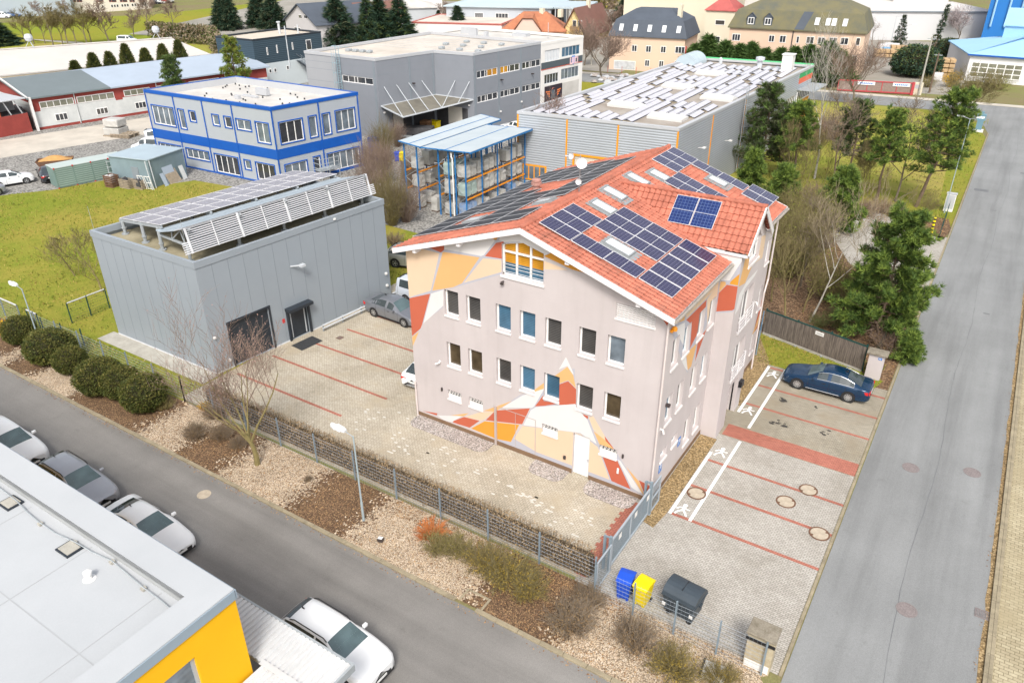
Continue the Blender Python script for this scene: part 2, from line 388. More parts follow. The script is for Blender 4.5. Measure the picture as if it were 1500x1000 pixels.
# plot of the office building
struct('front_lawn_strip', [(-66, 21.05), (-36.3, 21.05), (-36.3, 24), (-47.4, 24), (-66, 25)], .012, M_lawn)
rect('yard_paving', -36.6, 21.2, -10.45, 44.5, 4, M_yard)
rect('car_park_paving', -10.45, 20.9, -1.98, 34.4, 4, M_pave)
rect('car_park_paving', -10.45, 34.4, -1.98, 43.9, 4, M_paveo)
struct('grass_strip', [(-10.4, 43.3), (-2.9, 43.0), (-2.4, 44.9), (-10.4, 47.2)], .024, M_lawn)
rect('apron', -47.6, 22.8, -36.75, 24.0, 5, M_conc)
for y in (27.06, 29.5, 31.88, 38.13, 40.46, 42.88): rect('parking_line', -8.6, y-.09, -1.98, y+.09, 6, M_redp)
rect('red_paving_band', -8.75, 34.45, -1.98, 35.6, 6, M_redp)
for y0, x0, x1 in ((24.75, -36.0, -27.3), (27.45, -35.9, -26.3), (30.1, -34.9, -24.2), (32.7, -34.4, -24.0), (35.3, -34, -24)):
    rect('parking_line', x0, y0-.09, x1, y0+.09, 6, M_redp)
mb = MB()
for k in range(46):
    y = 21.35+k*.12; mb.box(-10.55-(.12 if k % 4 < 2 else 0), y, .017, -10.12, y+.116, .0285, 0)
tag(mb.build('gate_threshold', M_redp), kind='structure')
wl = MB()
for x0, x1, y0, y1 in ((-8.76, -8.6, 27.0, 32.6), (-8.76, -8.6, 37.0, 43.0), (-7.78, -7.62, 27.0, 34.3), (-7.78, -7.62, 35.75, 43.1)):
    wl.face([(x0, y0, .032), (x1, y0, .032), (x1, y1, .032), (x0, y1, .032)])
tag(wl.build('walkway_lines', M_white), kind='structure')
# walking-person pictograms on the walkway
def stroke(mb, pts, w, z):
    for (ax, ay), (bx, by) in zip(pts, pts[1:]):
        d = V((bx-ax, by-ay)); n = V((-d.y, d.x)).normalized()*w/2
        mb.face([(ax-n.x, ay-n.y, z), (bx-n.x, by-n.y, z), (bx+n.x, by+n.y, z), (ax+n.x, ay+n.y, z)])
for (px, py) in ((1000, 747), (1056, 663), (1096, 602), (1132, 549)):
    c = G(px, py); mb = MB(); z = .032
    mb.face([(c.x+.11*math.cos(t*.524), c.y+.36+.11*math.sin(t*.524), z) for t in range(12)])
    for i, (pts, w) in enumerate((([(0, .27), (.02, -.02)], .15), ([(.01, .0), (-.18, -.2), (-.24, -.42)], .1), ([(.01, .02), (.17, -.16), (.3, -.36)], .1), ([(0, .22), (-.2, .1), (-.3, -.04)], .08), ([(0, .22), (.17, .1), (.31, .14)], .08))):
        stroke(mb, [(c.x+a, c.y+b) for a, b in pts], w, z+.0006*i)
    tag(mb.build('walking_person_marking', M_white), kind='structure')
# scattered white blocks in the yard paving
mb = MB()
for px, py, k in ((480, 536, 3), (560, 545, 4), (548, 565, 4), (590, 560, 3), (530, 600, 4), (545, 612, 5), (580, 640, 6), (600, 610, 6), (570, 655, 5), (605, 660, 7), (520, 625, 4), (640, 655, 5), (648, 670, 6), (690, 690, 3), (700, 692, 2), (730, 705, 4), (745, 712, 5), (765, 728, 7), (780, 735, 6), (790, 745, 7), (705, 740, 5), (715, 728, 3), (830, 770, 6), (845, 758, 4), (855, 778, 4), (880, 775, 4), (885, 757, 3), (820, 745, 3), (760, 755, 4), (630, 690, 3), (670, 690, 3)):
    c = G(px, py)
    for _ in range(max(2, k-1)):
        x = round((c.x+random.gauss(0, .45))/.2)*.2; j = round((c.y+random.gauss(0, .3))/.1); x += .1*(j % 2)
        if -36 < x < -11 and .1*j < 27: mb.face([(x+.006, .1*j+.006, .022), (x+.194, .1*j+.006, .022), (x+.194, .1*j+.094, .022), (x+.006, .1*j+.094, .022)])
o = mb.build('white_paving_blocks', mk('white_block', (.60, .575, .52), .9, .2, 2)); o['kind'] = 'structure'
# gravel beds along the walls
def bed(name, pts, z, m):
    mb = MB(); a = [(x, y) for x, y in pts]; mb.prism(a, 0, z, 0, bottom=False); tag(mb.build(name, m), kind='structure')
def rbed(x0, x1, y0, y1):
    r = .5; return [(x0, y1), (x0, y0+r)]+[(x0+r-r*math.cos(t*.3927), y0+r-r*math.sin(t*.3927)) for t in range(1, 4)]+[(x0+r, y0), (x1-r, y0)]+[(x1-r+r*math.sin(t*.3927), y0+r-r*math.cos(t*.3927)) for t in range(1, 4)]+[(x1, y0+r), (x1, y1)]
for x0, x1 in ((-23.7, -18.6), (-16.05, -14.1), (-12.95, -10.35)): bed('gravel_bed', rbed(x0, x1, 26.1, 27.2), .05, M_pgrav)
bed('gravel_bed', [(-9.7, 25.9), (-8.95, 25.7), (-8.8, 27), (-8.8, 33.8), (-9.7, 33.8)], .05, M_ggrav)
bed('gravel_bed', [(-9.7, 37.7), (-8.8, 37.7), (-8.8, 43.5), (-10.3, 46.5), (-10.3, 43)], .05, M_ggrav)
# planting strip between fence and driveway
rect('driveway', -140, -40, -1.84, 17.4, 2, M_drive)
STR = [(-110, M_mulch), (-50.5, M_gravel), (-49.2, M_mulch), (-46.5, M_gravel), (-42.2, M_mulch), (-35.6, M_gravel), (-32.3, M_mulch), (-29.0, M_gravel), (-24.1, M_mulch), (-20.4, M_gravel), (-13.6, M_mulch), (-9.6, M_gravel), (-2.4, None)]
for (x0, m), (x1, _) in zip(STR, STR[1:]):
    n = 5; top = [(x1+rnd(-.25, .25), 17.6+3.35*k/n) for k in range(n+1)]
    random.seed(int(x0*7)); e0 = [(x0+.22*noise.noise(V((k*.9, x0, 0)))+(.12*(k % 2)-.06), 17.55+3.4*k/14) for k in range(15)]; e1_ = [(x1+.22*noise.noise(V((k*.9, x1, 0)))+(.12*(k % 2)-.06), 17.55+3.4*k/14) for k in range(15)]
    mb = MB(); a = e1_+e0[::-1]
    mb.prism(a, 0, .05+rnd(0, .02), 0, bottom=False)
    tag(mb.build('mulch_bed' if m is M_mulch else 'gravel_bed', m), kind='structure')
mb = MB(); x = -110
while x < -2.4:
    if not (-13.75 < x+.5 < -13.0): mb.box(x, 17.36+rnd(-.01, .01), 0, min(x+.985, -2.4), 17.55+rnd(-.01, .01), .1+rnd(-.006, .006))
    x += 1
mb.box(-13.9, 17.56, 0, -13.8, 18.2, .1); mb.box(-12.85, 17.56, 0, -12.75, 18.2, .1); mb.box(-13.78, 18.1, 0, -12.87, 18.2, .1)
tag(mb.build('kerb', M_kerb, bevel=.012), kind='structure')
mb = MB(); y = -40
while y < 124: mb.box(4.32, y, 0, 4.46, y+.985, .11+rnd(-.005, .005)); mb.box(4.47, y, 0, 4.6, y+.985, .11+rnd(-.004, .004)); y += 1
y = 20.9
while y < 73: mb.box(-1.96, y, 0, -1.84, y+.985, .035+rnd(-.003, .003)); y += 1
while y < 118: mb.box(-1.96, y, 0, -1.84, y+.985, .1); y += 1
tag(mb.build('kerb', M_kerb), kind='structure')
# road seam and patches
M_tar = mk('tar', (.15, .155, .16), .7, .2, 3); M_patch = mk('asphalt_patch', (.115, .125, .135), .9, .2, 2)
mb = MB(); p = None
for k in range(120):
    q = (1.25+.12*math.sin(k*.31)+rnd(-.03, .03)+(.35 if k > 60 else 0)*min(1, (k-60)/20), 15+k*.9)
    if p: w = rnd(.006, .016); mb.face([(p[0]-w, p[1], .0165), (p[0]+w, p[1], .0165), (q[0]+w, q[1], .0165), (q[0]-w, q[1], .0165)])
    p = q
for cx, cy, w, h in ((-.6, 90.7, .65, .45), (.9, 84, .25, .12), (2.1, 58.5, .2, .1), (3, 100, .5, .3)):
    mb.face([(cx-w, cy-h, .0165), (cx+w, cy-h, .0165), (cx+w*.95, cy+h, .0165), (cx-w*1.02, cy+h*.94, .0165)])
tag(mb.build('road_repairs', M_tar), kind='structure')
# oil stains on the car park
mb = MB()
for px, py in ((1136, 621), (1133, 618), (1143, 622), (1145, 585), (1150, 588), (1208, 634), (1195, 598)):
    for _ in range(5):
        c = G(px+rnd(-9, 9), py+rnd(-3, 3)); r = rnd(.04, .17); mb.face([(c.x+r*math.cos(t*.8)*rnd(.6, 1.2), c.y+r*.7*math.sin(t*.8)*rnd(.6, 1.2), .025+rnd(0, .001)) for t in range(8)])
tag(mb.build('oil_stains', mk('oil', (.05, .045, .04), .6, .3, 5)), kind='structure')
# manholes
M_rust = mk('rusty_iron', (.17, .09, .055), .8, .4, 8, bump=.3); M_lid = mk('concrete_lid', (.47, .40, .31), .9, .3, 4, bump=.2); M_iron = mk('road_iron', (.24, .205, .20), .7, .35, 12, bump=.3)
def manhole(px, py, r, lid, rim, label, z):
    c = G(px, py); t = thing('manhole_cover', label, 'manhole', (c.x, c.y, z))
    mb = MB(); mb.lathe([(r*.84, 0), (r, 0), (r, .012), (r*.84, .012)], n=28, close=True)
    for k in range(2): a = .7+k*3.14; mb.box(math.cos(a)*r*.78-.06, math.sin(a)*r*.78-.05, .004, math.cos(a)*r*.78+.06, math.sin(a)*r*.78+.05, .0135)
    mb.build('rim', rim, t)
    mb = MB(); mb.lathe([(.01, .001), (r*.84, .001), (r*.83, .009), (.01, .009)], n=28)
    if rim is M_iron:
        for k in range(16): a = k*.3927; mb.box(math.cos(a)*r*.6-.025, math.sin(a)*r*.6-.025, .008, math.cos(a)*r*.6+.025, math.sin(a)*r*.6+.025, .012)
    mb.build('lid', lid, t)
manhole(1020, 723, .46, M_lid, M_rust, 'round concrete manhole cover with rusty rim touching the white walkway line', .036)
manhole(1151, 735, .46, M_lid, M_rust, 'round concrete manhole cover alone between two red lines of the car park', .02)
manhole(1184, 718, .44, M_lid, M_rust, 'round concrete manhole cover at the upper edge of a red parking line', .03)
manhole(1200, 782, .46, M_lid, M_rust, 'round concrete manhole cover on the red line nearest the street', .03)
manhole(299, 724, .33, M_lid, M_lid, 'pale round manhole cover in the dark driveway asphalt', .009)
manhole(1334, 685, .4, M_iron, M_iron, 'reddish iron manhole cover in the street left of the seam', .014)
manhole(1424, 692, .4, M_iron, M_iron, 'reddish iron manhole cover in the street near the right kerb', .014)
manhole(1328, 893, .4, M_iron, M_iron, 'nearest reddish iron manhole cover in the street', .014)
c = G(1440, 900); t = thing('drain_grate', 'rectangular slotted drain grate beside the street kerb', 'drain grate', (c.x, c.y, .013))
mb = MB(); mb.box(-.3, -.25, 0, .3, -.21, .02); mb.box(-.3, .21, 0, .3, .25, .02); mb.box(-.3, -.21, 0, -.26, .21, .02); mb.box(.26, -.21, 0, .3, .21, .02); mb.build('frame', M_iron, t)
mb = MB()
for k in range(9): mb.box(-.25+k*.057, -.2, 0, -.22+k*.057, .2, .016)
mb.build('grille', M_iron, t)
# ================================================================= the painted office building
random.seed(11)
n = NT('mauve_render'); c_ = n.ramp(n.noise(.35, 5, .65), [(.35, rgb((.455, .41, .408))), (.65, rgb((.495, .45, .448)))])
c_ = n.mix(.55, c_, n.ramp(n.noise(1, 5, .7, n.coords((2.2, 2.2, .16))), [(.3, (.92, .915, .91)), (.5, (1, 1, 1)), (.8, (1.03,)*3)]), 'MULTIPLY'); n.col(c_); n.bump(n.noise(40, 4), .12, .02); M_mauve = n.fin(.9, 0, .3)
M_cream = mk('cream_paint', (.63, .475, .335), .9, .05, .6, bump=.1); M_peach = mk('peach_paint', (.63, .37, .155), .9, .05, .6, bump=.1)
M_redor = mk('terracotta_paint', (.46, .11, .06), .9, .07, .6, bump=.1); M_ww = mk('white_render', (.62, .605, .60), .9, .05, .6, bump=.1)
M_amber = mk('amber_paint', (.61, .275, .035), .9, .05, .6, bump=.1); M_gline = mk('grey_blue_paint', (.40, .40, .45), .9, .06, .6)
M_plinth = mk('brown_plinth', (.20, .125, .075), .9, .2, 2, bump=.2)
M_pvc = mk('white_pvc', (.78, .77, .76), .45, .05, 2); M_sill = mk('white_sill', (.72, .69, .68), .5, .08, 3)
M_metalw = mk('white_metal', (.70, .68, .69), .4, .08, 2)
def blind(name, c, k=.5):
    n = NT(name); w = n.n('ShaderNodeTexWave', wave_type='BANDS', bands_direction='Z'); n.setin(w, Scale=3.6)
    n.l(n.tc.outputs['Object'], w.inputs[0]); a = rgb(c)
    x = n.ramp(w.outputs['Fac'], [(.2, tuple(v*k for v in a[:3])), (.7, a)])
    x = n.mix(.7, x, n.ramp(n.noise(.7, 3), [(.35, (.55,)*3), (.65, (1.2,)*3)]), 'MULTIPLY')
    n.col(x); return n.fin(.05, 0, .9)
M_gdark = blind('blind_glass_grey', (.085, .082, .08)); M_gblue = blind('blind_glass_reflection', (.07, .16, .25), .75)  # blue of the second glass is a reflection put into its colour
M_gmid = glassm('glass_dark', (.05, .055, .065)); M_gwarm = glassm('glass_brown', (.10, .075, .045), .06, .6); M_gsky = glassm('glass_sky', (.18, .22, .26), .04, .5)
M_gamb = blind('amber_blind_glass', (.55, .26, .03), .8)
def tile_mat(name, c):
    n = NT(name); a = rgb(c)
    x = n.ramp(n.noise(.6, 5, .6), [(.32, tuple(v*.82 for v in a[:3])), (.68, tuple(v*1.1 for v in a[:3]))])
    v = n.n('ShaderNodeTexVoronoi'); n.setin(v, Scale=2.6); n.l(n.coords((1, 1, .3)), v.inputs['Vector']); sp = n.n('ShaderNodeSeparateColor'); n.l(v.outputs['Color'], sp.inputs[0])
    x = n.mix(.5, x, n.ramp(sp.outputs[0], [(.0, (.72,)*3), (1, (1.22,)*3)]), 'MULTIPLY')
    x = n.mix(.45, x, n.ramp(n.noise(7, 3, .6), [(.3, (.7,)*3), (.7, (1.2,)*3)]), 'MULTIPLY')
    x = n.mix(n.ramp(n.noise(1.1, 6, .7), [(.54, (0,)*3), (.72, (.45,)*3)]), x, (a[0]*.45, a[1]*.8, a[2]*.9, 1))
    n.col(x); n.bump(n.noise(30, 3), .2, .01); return n.fin(.75, 0, .3)
M_tile = tile_mat('clay_tile', (.43, .145, .095))
def tiles(mb, O, eu, es, width, length, tw=.3, tl=.36, amp=.028, step=.035, m=0, seg=6):
    """field of interlocking clay pantiles: O top corner, eu along the ridge, es down the slope"""
    O, eu, es = V(O), V(eu).normalized(), V(es).normalized(); nn = eu.cross(es); nn = nn if nn.z > 0 else -nn
    nu = int(width/tw*seg); rows = int(math.ceil(length/tl)); prev = None
    for r in range(rows):
        for e, lift in ((0, 0), (1, step)):
            d = min(length, (r+e)*tl); line = []
            for i in range(nu+1):
                u = width*i/nu; ph = u/tw*2*math.pi; z = amp*(math.sin(ph)+.35*math.sin(2*ph))+lift
                line.append(mb.add(O+eu*u+es*d+nn*z))
            if prev:
                for i in range(nu): mb.idx((prev[i], prev[i+1], line[i+1], line[i]), m)
            prev = line
def pv_mat(name, c, line, cell=.166, rough=.2):
    n = NT(name); br = n.n('ShaderNodeTexBrick'); br.offset = 0; n.l(n.tc.outputs['Object'], br.inputs['Vector'])
    n.setin(br, Scale=1); br.inputs['Brick Width'].default_value = cell; br.inputs['Row Height'].default_value = cell; br.inputs['Mortar Size'].default_value = .006
    br.inputs['Mortar Smooth'].default_value = .2
    a = rgb(c); br.inputs['Color1'].default_value = a; br.inputs['Color2'].default_value = tuple(v*.8 for v in a[:3])+(1,); br.inputs['Mortar'].default_value = rgb(line)
    n.col(br.outputs['Color']); n.b.inputs['Coat Weight'].default_value = .25 if rough < .3 else 0; n.b.inputs['Coat Roughness'].default_value = .06
    return n.fin(rough, 0, .5 if rough < .3 else .2)
M_pv = pv_mat('solar_cells', (.028, .026, .075), (.15, .145, .21)); M_pvb = pv_mat('solar_cells_blue', (.006, .02, .11), (.10, .16, .32)); M_pvf = mk('panel_frame', (.66, .66, .68), .4, .06, 3)
def pv_mesh(w, l, cells, mid=True, fm=None):
    mb = MB(); t = .018; fw = .016
    mb.box(0, 0, 0, w, fw, t*2, 1); mb.box(0, l-fw, 0, w, l, t*2, 1); mb.box(0, fw, 0, fw, l-fw, t*2, 1); mb.box(w-fw, fw, 0, w, l-fw, t*2, 1)
    if mid: mb.box(fw, l/2-.008, t, w-fw, l/2+.008, t*1.75, 1)
    mb.face([(fw, fw, t*1.5), (w-fw, fw, t*1.5), (w-fw, l-fw, t*1.5), (fw, l-fw, t*1.5)], 0)
    o = mb.build('solar_panel', [cells, fm or M_pvf]); me = o.data; bpy.data.objects.remove(o); return me
def put(me, name, parent, M):
    o = bpy.data.objects.new(name, me); COL.objects.link(o); o.parent = parent; o.matrix_local = M; return o
def axes(o, x, y):
    x, y = V(x).normalized(), V(y).normalized(); z = x.cross(y)
    return Matrix(((x.x, y.x, z.x, o[0]), (x.y, y.y, z.y, o[1]), (x.z, y.z, z.z, o[2]), (0, 0, 0, 1)))

X0, X1, Y0, Y1, XR, ZR, SL = -23.8, -9.78, 27.2, 43.0, -16.75, 12.5, .333
LB = V((XR, 35, 0)); TB = Matrix.Translation(-LB)
main = thing('office_building', 'pale mauve office building with geometric orange and red mural and red tiled solar roof', 'building', LB)
def B(): m = MB(); m.M = TB; return m
def zoom(x0, y0, s): return lambda p: (x0+p[0]/s, y0+p[1]/s)
Z3, Z4 = zoom(590, 330, 3.659), zoom(600, 560, 3.659)
def fp(zz, pts): return [on_y(*zz(p), Y0) for p in pts]
# materials order of the wall: 0 mauve 1 cream 2 peach 3 terracotta 4 white 5 amber 6 grey line
WM = [M_mauve, M_cream, M_peach, M_redor, M_ww, M_amber, M_gline]
paint = []
def P(zz, m, *pts): paint.append((fp(zz, pts), m))
P(Z3, 6, (5, 60), (630, 32), (830, 120), (757, 175), (760, 262), (530, 262), (270, 335), (215, 345), (215, 440), (100, 530), (88, 562), (45, 610), (20, 400))
P(Z3, 1, (5, 128), (70, 118), (196, 150), (150, 350), (26, 388))
P(Z3, 3, (110, 108), (222, 95), (221, 132), (205, 146), (130, 116))
P(Z3, 4, (225, 92), (478, 62), (492, 85), (434, 160), (420, 165), (222, 128))
P(Z3, 5, (455, 60), (522, 48), (500, 80))
P(Z3, 2, (214, 142), (412, 172), (318, 310), (270, 332), (158, 350))
P(Z3, 1, (430, 177), (529, 186), (529, 250), (327, 308))
P(Z3, 3, (500, 95), (542, 86), (531, 180), (440, 165))
P(Z3, 4, (516, 80), (523, 55), (632, 25), (830, 130), (757, 162), (625, 88), (545, 90))
P(Z3, 3, (26, 392), (147, 366), (104, 530), (95, 553), (40, 602))
P(Z3, 2, (40, 606), (88, 566), (55, 645), (48, 690))
P(Z3, 4, (152, 366), (217, 345), (217, 430), (110, 526))
P(Z3, 5, (757, 165), (805, 143), (1000, 245), (1025, 268), (905, 236))
P(Z3, 1, (757, 190), (885, 240), (757, 236))
P(Z3, 4, (1040, 278), (1140, 318), (1120, 306), (1048, 290))
P(Z3, 3, (1375, 475), (1460, 500), (1450, 572), (1425, 552))
# lower mural
P(Z4, 6, (590, 68), (720, 33), (810, -60), (885, -75), (890, 110), (925, 165), (960, 185), (1100, 360), (1250, 600), (1225, 590), (1075, 545), (470, 325), (470, 300), (560, 290), (610, 225), (650, 138), (490, 135))
P(Z3, 4, (875, 705), (914, 790), (914, 802), (882, 752), (836, 772))
P(Z3, 2, (882, 757), (914, 802), (928, 872), (886, 830), (838, 848), (815, 806))
P(Z3, 3, (838, 852), (886, 834), (930, 878), (928, 958), (838, 962))
P(Z3, 2, (700, 885), (758, 842), (756, 878), (705, 892))
P(Z4, 3, (70, 152), (150, 165), (145, 176))
P(Z4, 4, (150, 176), (280, 180), (225, 212), (185, 202))
P(Z4, 2, (222, 176), (318, 164), (290, 181))
P(Z4, 3, (235, 206), (292, 184), (375, 205), (322, 242), (232, 214))
P(Z4, 1, (297, 184), (375, 160), (455, 155), (402, 198), (378, 203))
P(Z4, 2, (395, 152), (548, 99), (497, 132), (458, 156))
P(Z4, 4, (495, 135), (605, 69), (722, 33), (667, 128), (655, 136))
P(Z4, 5, (330, 246), (402, 207), (588, 226), (543, 318), (465, 302))
P(Z4, 3, (408, 202), (460, 150), (645, 138), (603, 223), (588, 222))
P(Z4, 4, (650, 148), (678, 132), (885, 115), (923, 165), (953, 200), (1003, 330), (915, 270), (800, 255), (610, 228))
P(Z4, 3, (672, 128), (716, 68), (718, 98), (804, 112), (720, 125))
P(Z4, 3, (925, 168), (958, 180), (955, 196), (935, 180))
P(Z4, 1, (605, 232), (870, 265), (918, 276), (1008, 345), (1072, 520), (680, 372), (560, 300))
P(Z4, 3, (1035, 400), (1112, 416), (1185, 572), (1082, 527))
P(Z4, 4, (1116, 412), (1130, 420), (1245, 592), (1228, 588), (1188, 560))
P(Z4, 1, (960, 188), (985, 180), (1048, 290), (1060, 330), (985, 252))
P(Z4, 2, (985, 258), (1046, 308), (1098, 360), (1022, 342))
P(Z4, 3, (1045, 286), (1100, 362), (1050, 312))
P(Z4, 2, (1160, 450), (1230, 530), (1258, 605), (1246, 592))
P(Z4, 3, (1228, 522), (1300, 560), (1258, 592))
fwins = []
for x, g_ in ((-21.5, 0), (-20.17, 0), (-18.42, 1), (-17.06, 1), (-15.67, 0), (-13.9, 0), (-12.47, 2)): fwins.append((x, 6.88, x+.86, 8.28, g_))
for x, g_ in ((-21.5, 3), (-20.15, 3), (-18.42, 0), (-17.05, 1), (-15.68, 1), (-13.9, 0), (-12.47, 3)): fwins.append((x, 3.93, x+.86, 5.32, g_))
bwins = [(-21.58, 1.87, -20.7, 2.4), (-20.2, 1.87, -19.32, 2.4), (-15.72, 1.85, -14.83, 2.36), (-12.55, 1.83, -11.62, 2.34)]
attic = [(-18.03, 9.86), (-15.8, 9.86), (-15.8, 11.36), (-16.95, 11.66), (-18.03, 11.4)]
door = (-13.98, .02, -13.05, 2.48)
MF = TB @ frame_M((0, Y0, 0), (1, 0, 0), (0, 1, 0))
wm = MB()
roofz = lambda x: ZR-SL*abs(x-XR)
wall_faces(wm, [(X0, .26), (-13.98, .26), (-13.98, 0), (-13.05, 0), (-13.05, .26), (X1, .26), (X1, roofz(X1)-.12), (XR, ZR-.12), (X0, roofz(X0)-.12)], [w[:4] for w in fwins]+bwins+[attic, (-13.97, .001, -13.06, 2.48), (-12.17, 9.2, -10.33, 9.9)], MF, 0, paint, .17)
MS = TB @ frame_M((X1, 0, 0), (0, 1, 0), (-1, 0, 0))
sw = [(y, 6.98, y+w, 8.46) for y, w in ((27.85, .78), (29.2, .8), (31.0, .85), (32.45, .85), (41.75, .9))]+[(y, 4.06, y+w, 5.54) for y, w in ((27.82, .8), (29.15, .8), (30.9, .83), (32.3, .83), (41.7, .85))]+[(27.77, 2.02, 28.56, 2.58), (29.12, 2.02, 29.95, 2.56), (30.84, 1.05, 31.67, 2.55), (32.2, 1.05, 33.0, 2.56), (41.6, 1.2, 42.4, 2.56)]
sw = [(a*1.008, 24-(24-b)*1.008, c*1.008, 24-(24-d)*1.008) for a, b, c, d in sw]
sp = []
ZS = zoom(930, 300, 3.659)
def Q(m, *pts): sp.append(([on_x(*ZS(p), X1) for p in pts], m))
Q(6, (205, 600), (430, 400), (520, 320), (520, 420), (440, 520), (385, 640), (300, 870), (280, 900), (240, 800), (205, 700))
Q(2, (212, 598), (272, 568), (266, 618), (208, 640)); Q(1, (275, 565), (450, 405), (448, 428), (380, 505), (275, 610)); Q(4, (222, 652), (268, 630), (268, 770), (228, 690))
Q(3, (275, 617), (385, 508), (376, 590), (345, 640), (330, 700), (295, 770), (305, 640)); Q(1, (388, 505), (448, 420), (440, 500), (410, 520), (388, 640)); Q(2, (275, 795), (332, 742), (302, 865), (282, 888)); Q(3, (338, 725), (384, 665), (322, 840)); Q(4, (245, 825), (272, 798), (284, 890), (270, 875))
ZB = zoom(930, 300, 3.659)
def Q2(m, *pts): sp.append(([on_x(*ZB(p), X1) for p in pts], m))
Q2(3, (690, 470), (730, 380), (715, 500), (655, 660), (630, 700)); Q2(2, (630, 690), (700, 500), (690, 560), (625, 720))
wall_faces(wm, [(Y0, .26), (Y1, .26), (Y1, roofz(X1)-.12), (Y0, roofz(X1)-.12)], sw, MS, 0, sp, .17)
wm.M = TB
wm.face([(X0, Y0, .26), (X0, Y1, .26), (X0, Y1, roofz(X0)-.12), (X0, Y0, roofz(X0)-.12)])
wm.face([(X0, Y1, .26), (X1, Y1, .26), (X1, Y1, roofz(X1)-.12), (XR, Y1, ZR-.12), (X0, Y1, roofz(X0)-.12)])
# entrance bay
BX, BY0, BY1, BC = -8.92, 33.85, 37.75, 35.78
RZ, RS = 12.35, .93
wm.M = None
MBF = TB @ frame_M((BX, 0, 0), (0, 1, 0), (-1, 0, 0))
bh = [(35.0, 2.95, 36.95, 4.98), (35.0, 5.85, 37.0, 8.0)]
btop = [(35.2, 9.42), (36.9, 9.42), (36.9, 10.5), (36.3, 11.1), (35.75, 11.1), (35.2, 10.6)]
bp = []
def QB(m, *pts): bp.append(([on_x(*ZB(p), BX) for p in pts], m))
QB(2, (555, 440), (605, 235), (640, 300), (590, 420)); QB(4, (535, 590), (560, 480), (600, 410), (660, 345), (640, 385), (590, 450), (555, 560)); QB(1, (600, 230), (640, 190), (700, 160), (715, 260), (620, 330))
QB(3, (690, 230), (720, 170), (700, 240))
wall_faces(wm, [(BY0, 0), (BY1, 0), (BY1, RZ-RS*(BY1-BC)-.08), (BC, RZ-.12), (BY0, RZ-RS*(BC-BY0)-.08)], bh+[btop, (35.25, .001, 36.95, 2.45)], MBF, 0, bp, .3)
MBS = TB @ frame_M((0, BY0, 0), (1, 0, 0), (0, 1, 0))
bs = []
def QS(m, *pts): bs.append(([on_y(*ZB(p), BY0) for p in pts], m))
QS(4, (250, 170), (380, 170), (610, 210), (610, 240), (505, 410), (455, 410), (430, 380), (400, 260))
QS(6, (425, 470), (452, 405), (508, 405), (608, 250), (600, 400), (575, 440), (550, 560), (520, 575), (425, 580))
QS(2, (445, 475), (455, 410), (486, 412), (488, 428)); QS(3, (438, 485), (493, 428), (575, 442), (552, 550), (520, 566), (428, 572)); QS(5, (512, 412), (582, 352), (570, 436), (508, 425))
wall_faces(wm, [(X1, 0), (BX, 0), (BX, RZ-RS*(BC-BY0)-.08), (X1, RZ-RS*(BC-BY0)-.08)], [], MBS, 0, bs)
wm.M = TB
wm.face([(-12.3, BY0, 10.0), (X1, BY0, 10.0), (X1, BY0, 10.55), (-12.3, BY0, 10.55)], 4)
wm.face([(X1, BY1, 0), (BX, BY1, 0), (BX, BY1, 10.55), (X1, BY1, 10.55)]); wm.face([(-12.3, BY1, 10), (X1, BY1, 10), (X1, BY1, 10.55), (-12.3, BY1, 10.55)])
# recess of the entrance
wm.face([(BX-.22, 35.25, 0), (BX-.9, 35.25, 0), (BX-.9, 35.25, 2.45), (BX-.22, 35.25, 2.45)]); wm.face([(BX-.22, 36.95, 0), (BX-.9, 36.95, 0), (BX-.9, 36.95, 2.45), (BX-.22, 36.95, 2.45)]); wm.face([(BX-.22, 35.25, 2.45), (BX-.9, 35.25, 2.45), (BX-.9, 36.95, 2.45), (BX-.22, 36.95, 2.45)])
wm.build('wall', WM, main)
mb = B()
for a in ((X0-.02, Y0-.03, -13.985, Y0+.05), (-13.045, Y0-.03, X1+.03, Y0+.05), (X1-.05, Y0+.051, X1+.03, 33.84), (X1-.05, 37.61, X1+.03, Y1), (X0-.02, Y0+.051, X0+.05, Y1)): mb.box(a[0], a[1], 0, a[2], a[3], .27); mb.build('plinth', M_plinth, main); mb = B()
GM = {0: M_gdark, 1: M_gblue, 2: M_gsky, 3: M_gwarm}
for x0, z0, x1, z1, g_ in fwins: window(main, MF, x0, z0, x1, z1, M_pvc, GM[g_], .15, 1, 1, .075, M_sill)
for y0, z0, y1, z1 in sw: window(main, MS, y0, z0, y1, z1, M_pvc, random.choice([M_gdark, M_gmid, M_gblue]), .15, 1, 1, .07, M_sill)
M_grille = mk('white_grille', (.74, .72, .70), .5, .1, 4)
for x0, z0, x1, z1 in bwins:
    w = window(main, MF, x0, z0, x1, z1, M_pvc, M_gmid, .15, 1, 1, .05, M_sill)
    mb = MB(); mb.M = MF; n = 5; s = (x1-x0)/n
    mb.box(x0, .06, z0+.001, x1, .08, z0+.28)
    for k in range(n):
        cx, cz, r = x0+s*(k+.5), z1-.13, .06
        for t in range(10):
            a, b = t*.628, (t+1)*.628; mb.beam((cx+r*math.cos(a), .07, cz+r*math.sin(a)), (cx+r*math.cos(b), .07, cz+r*math.sin(b)), .022, .02)
        mb.beam((x0+s*k+.02, .07, z0+.28), (x0+s*(k+1), .07, z1-.03), .025, .02)
    mb.build('grille', M_grille, w)
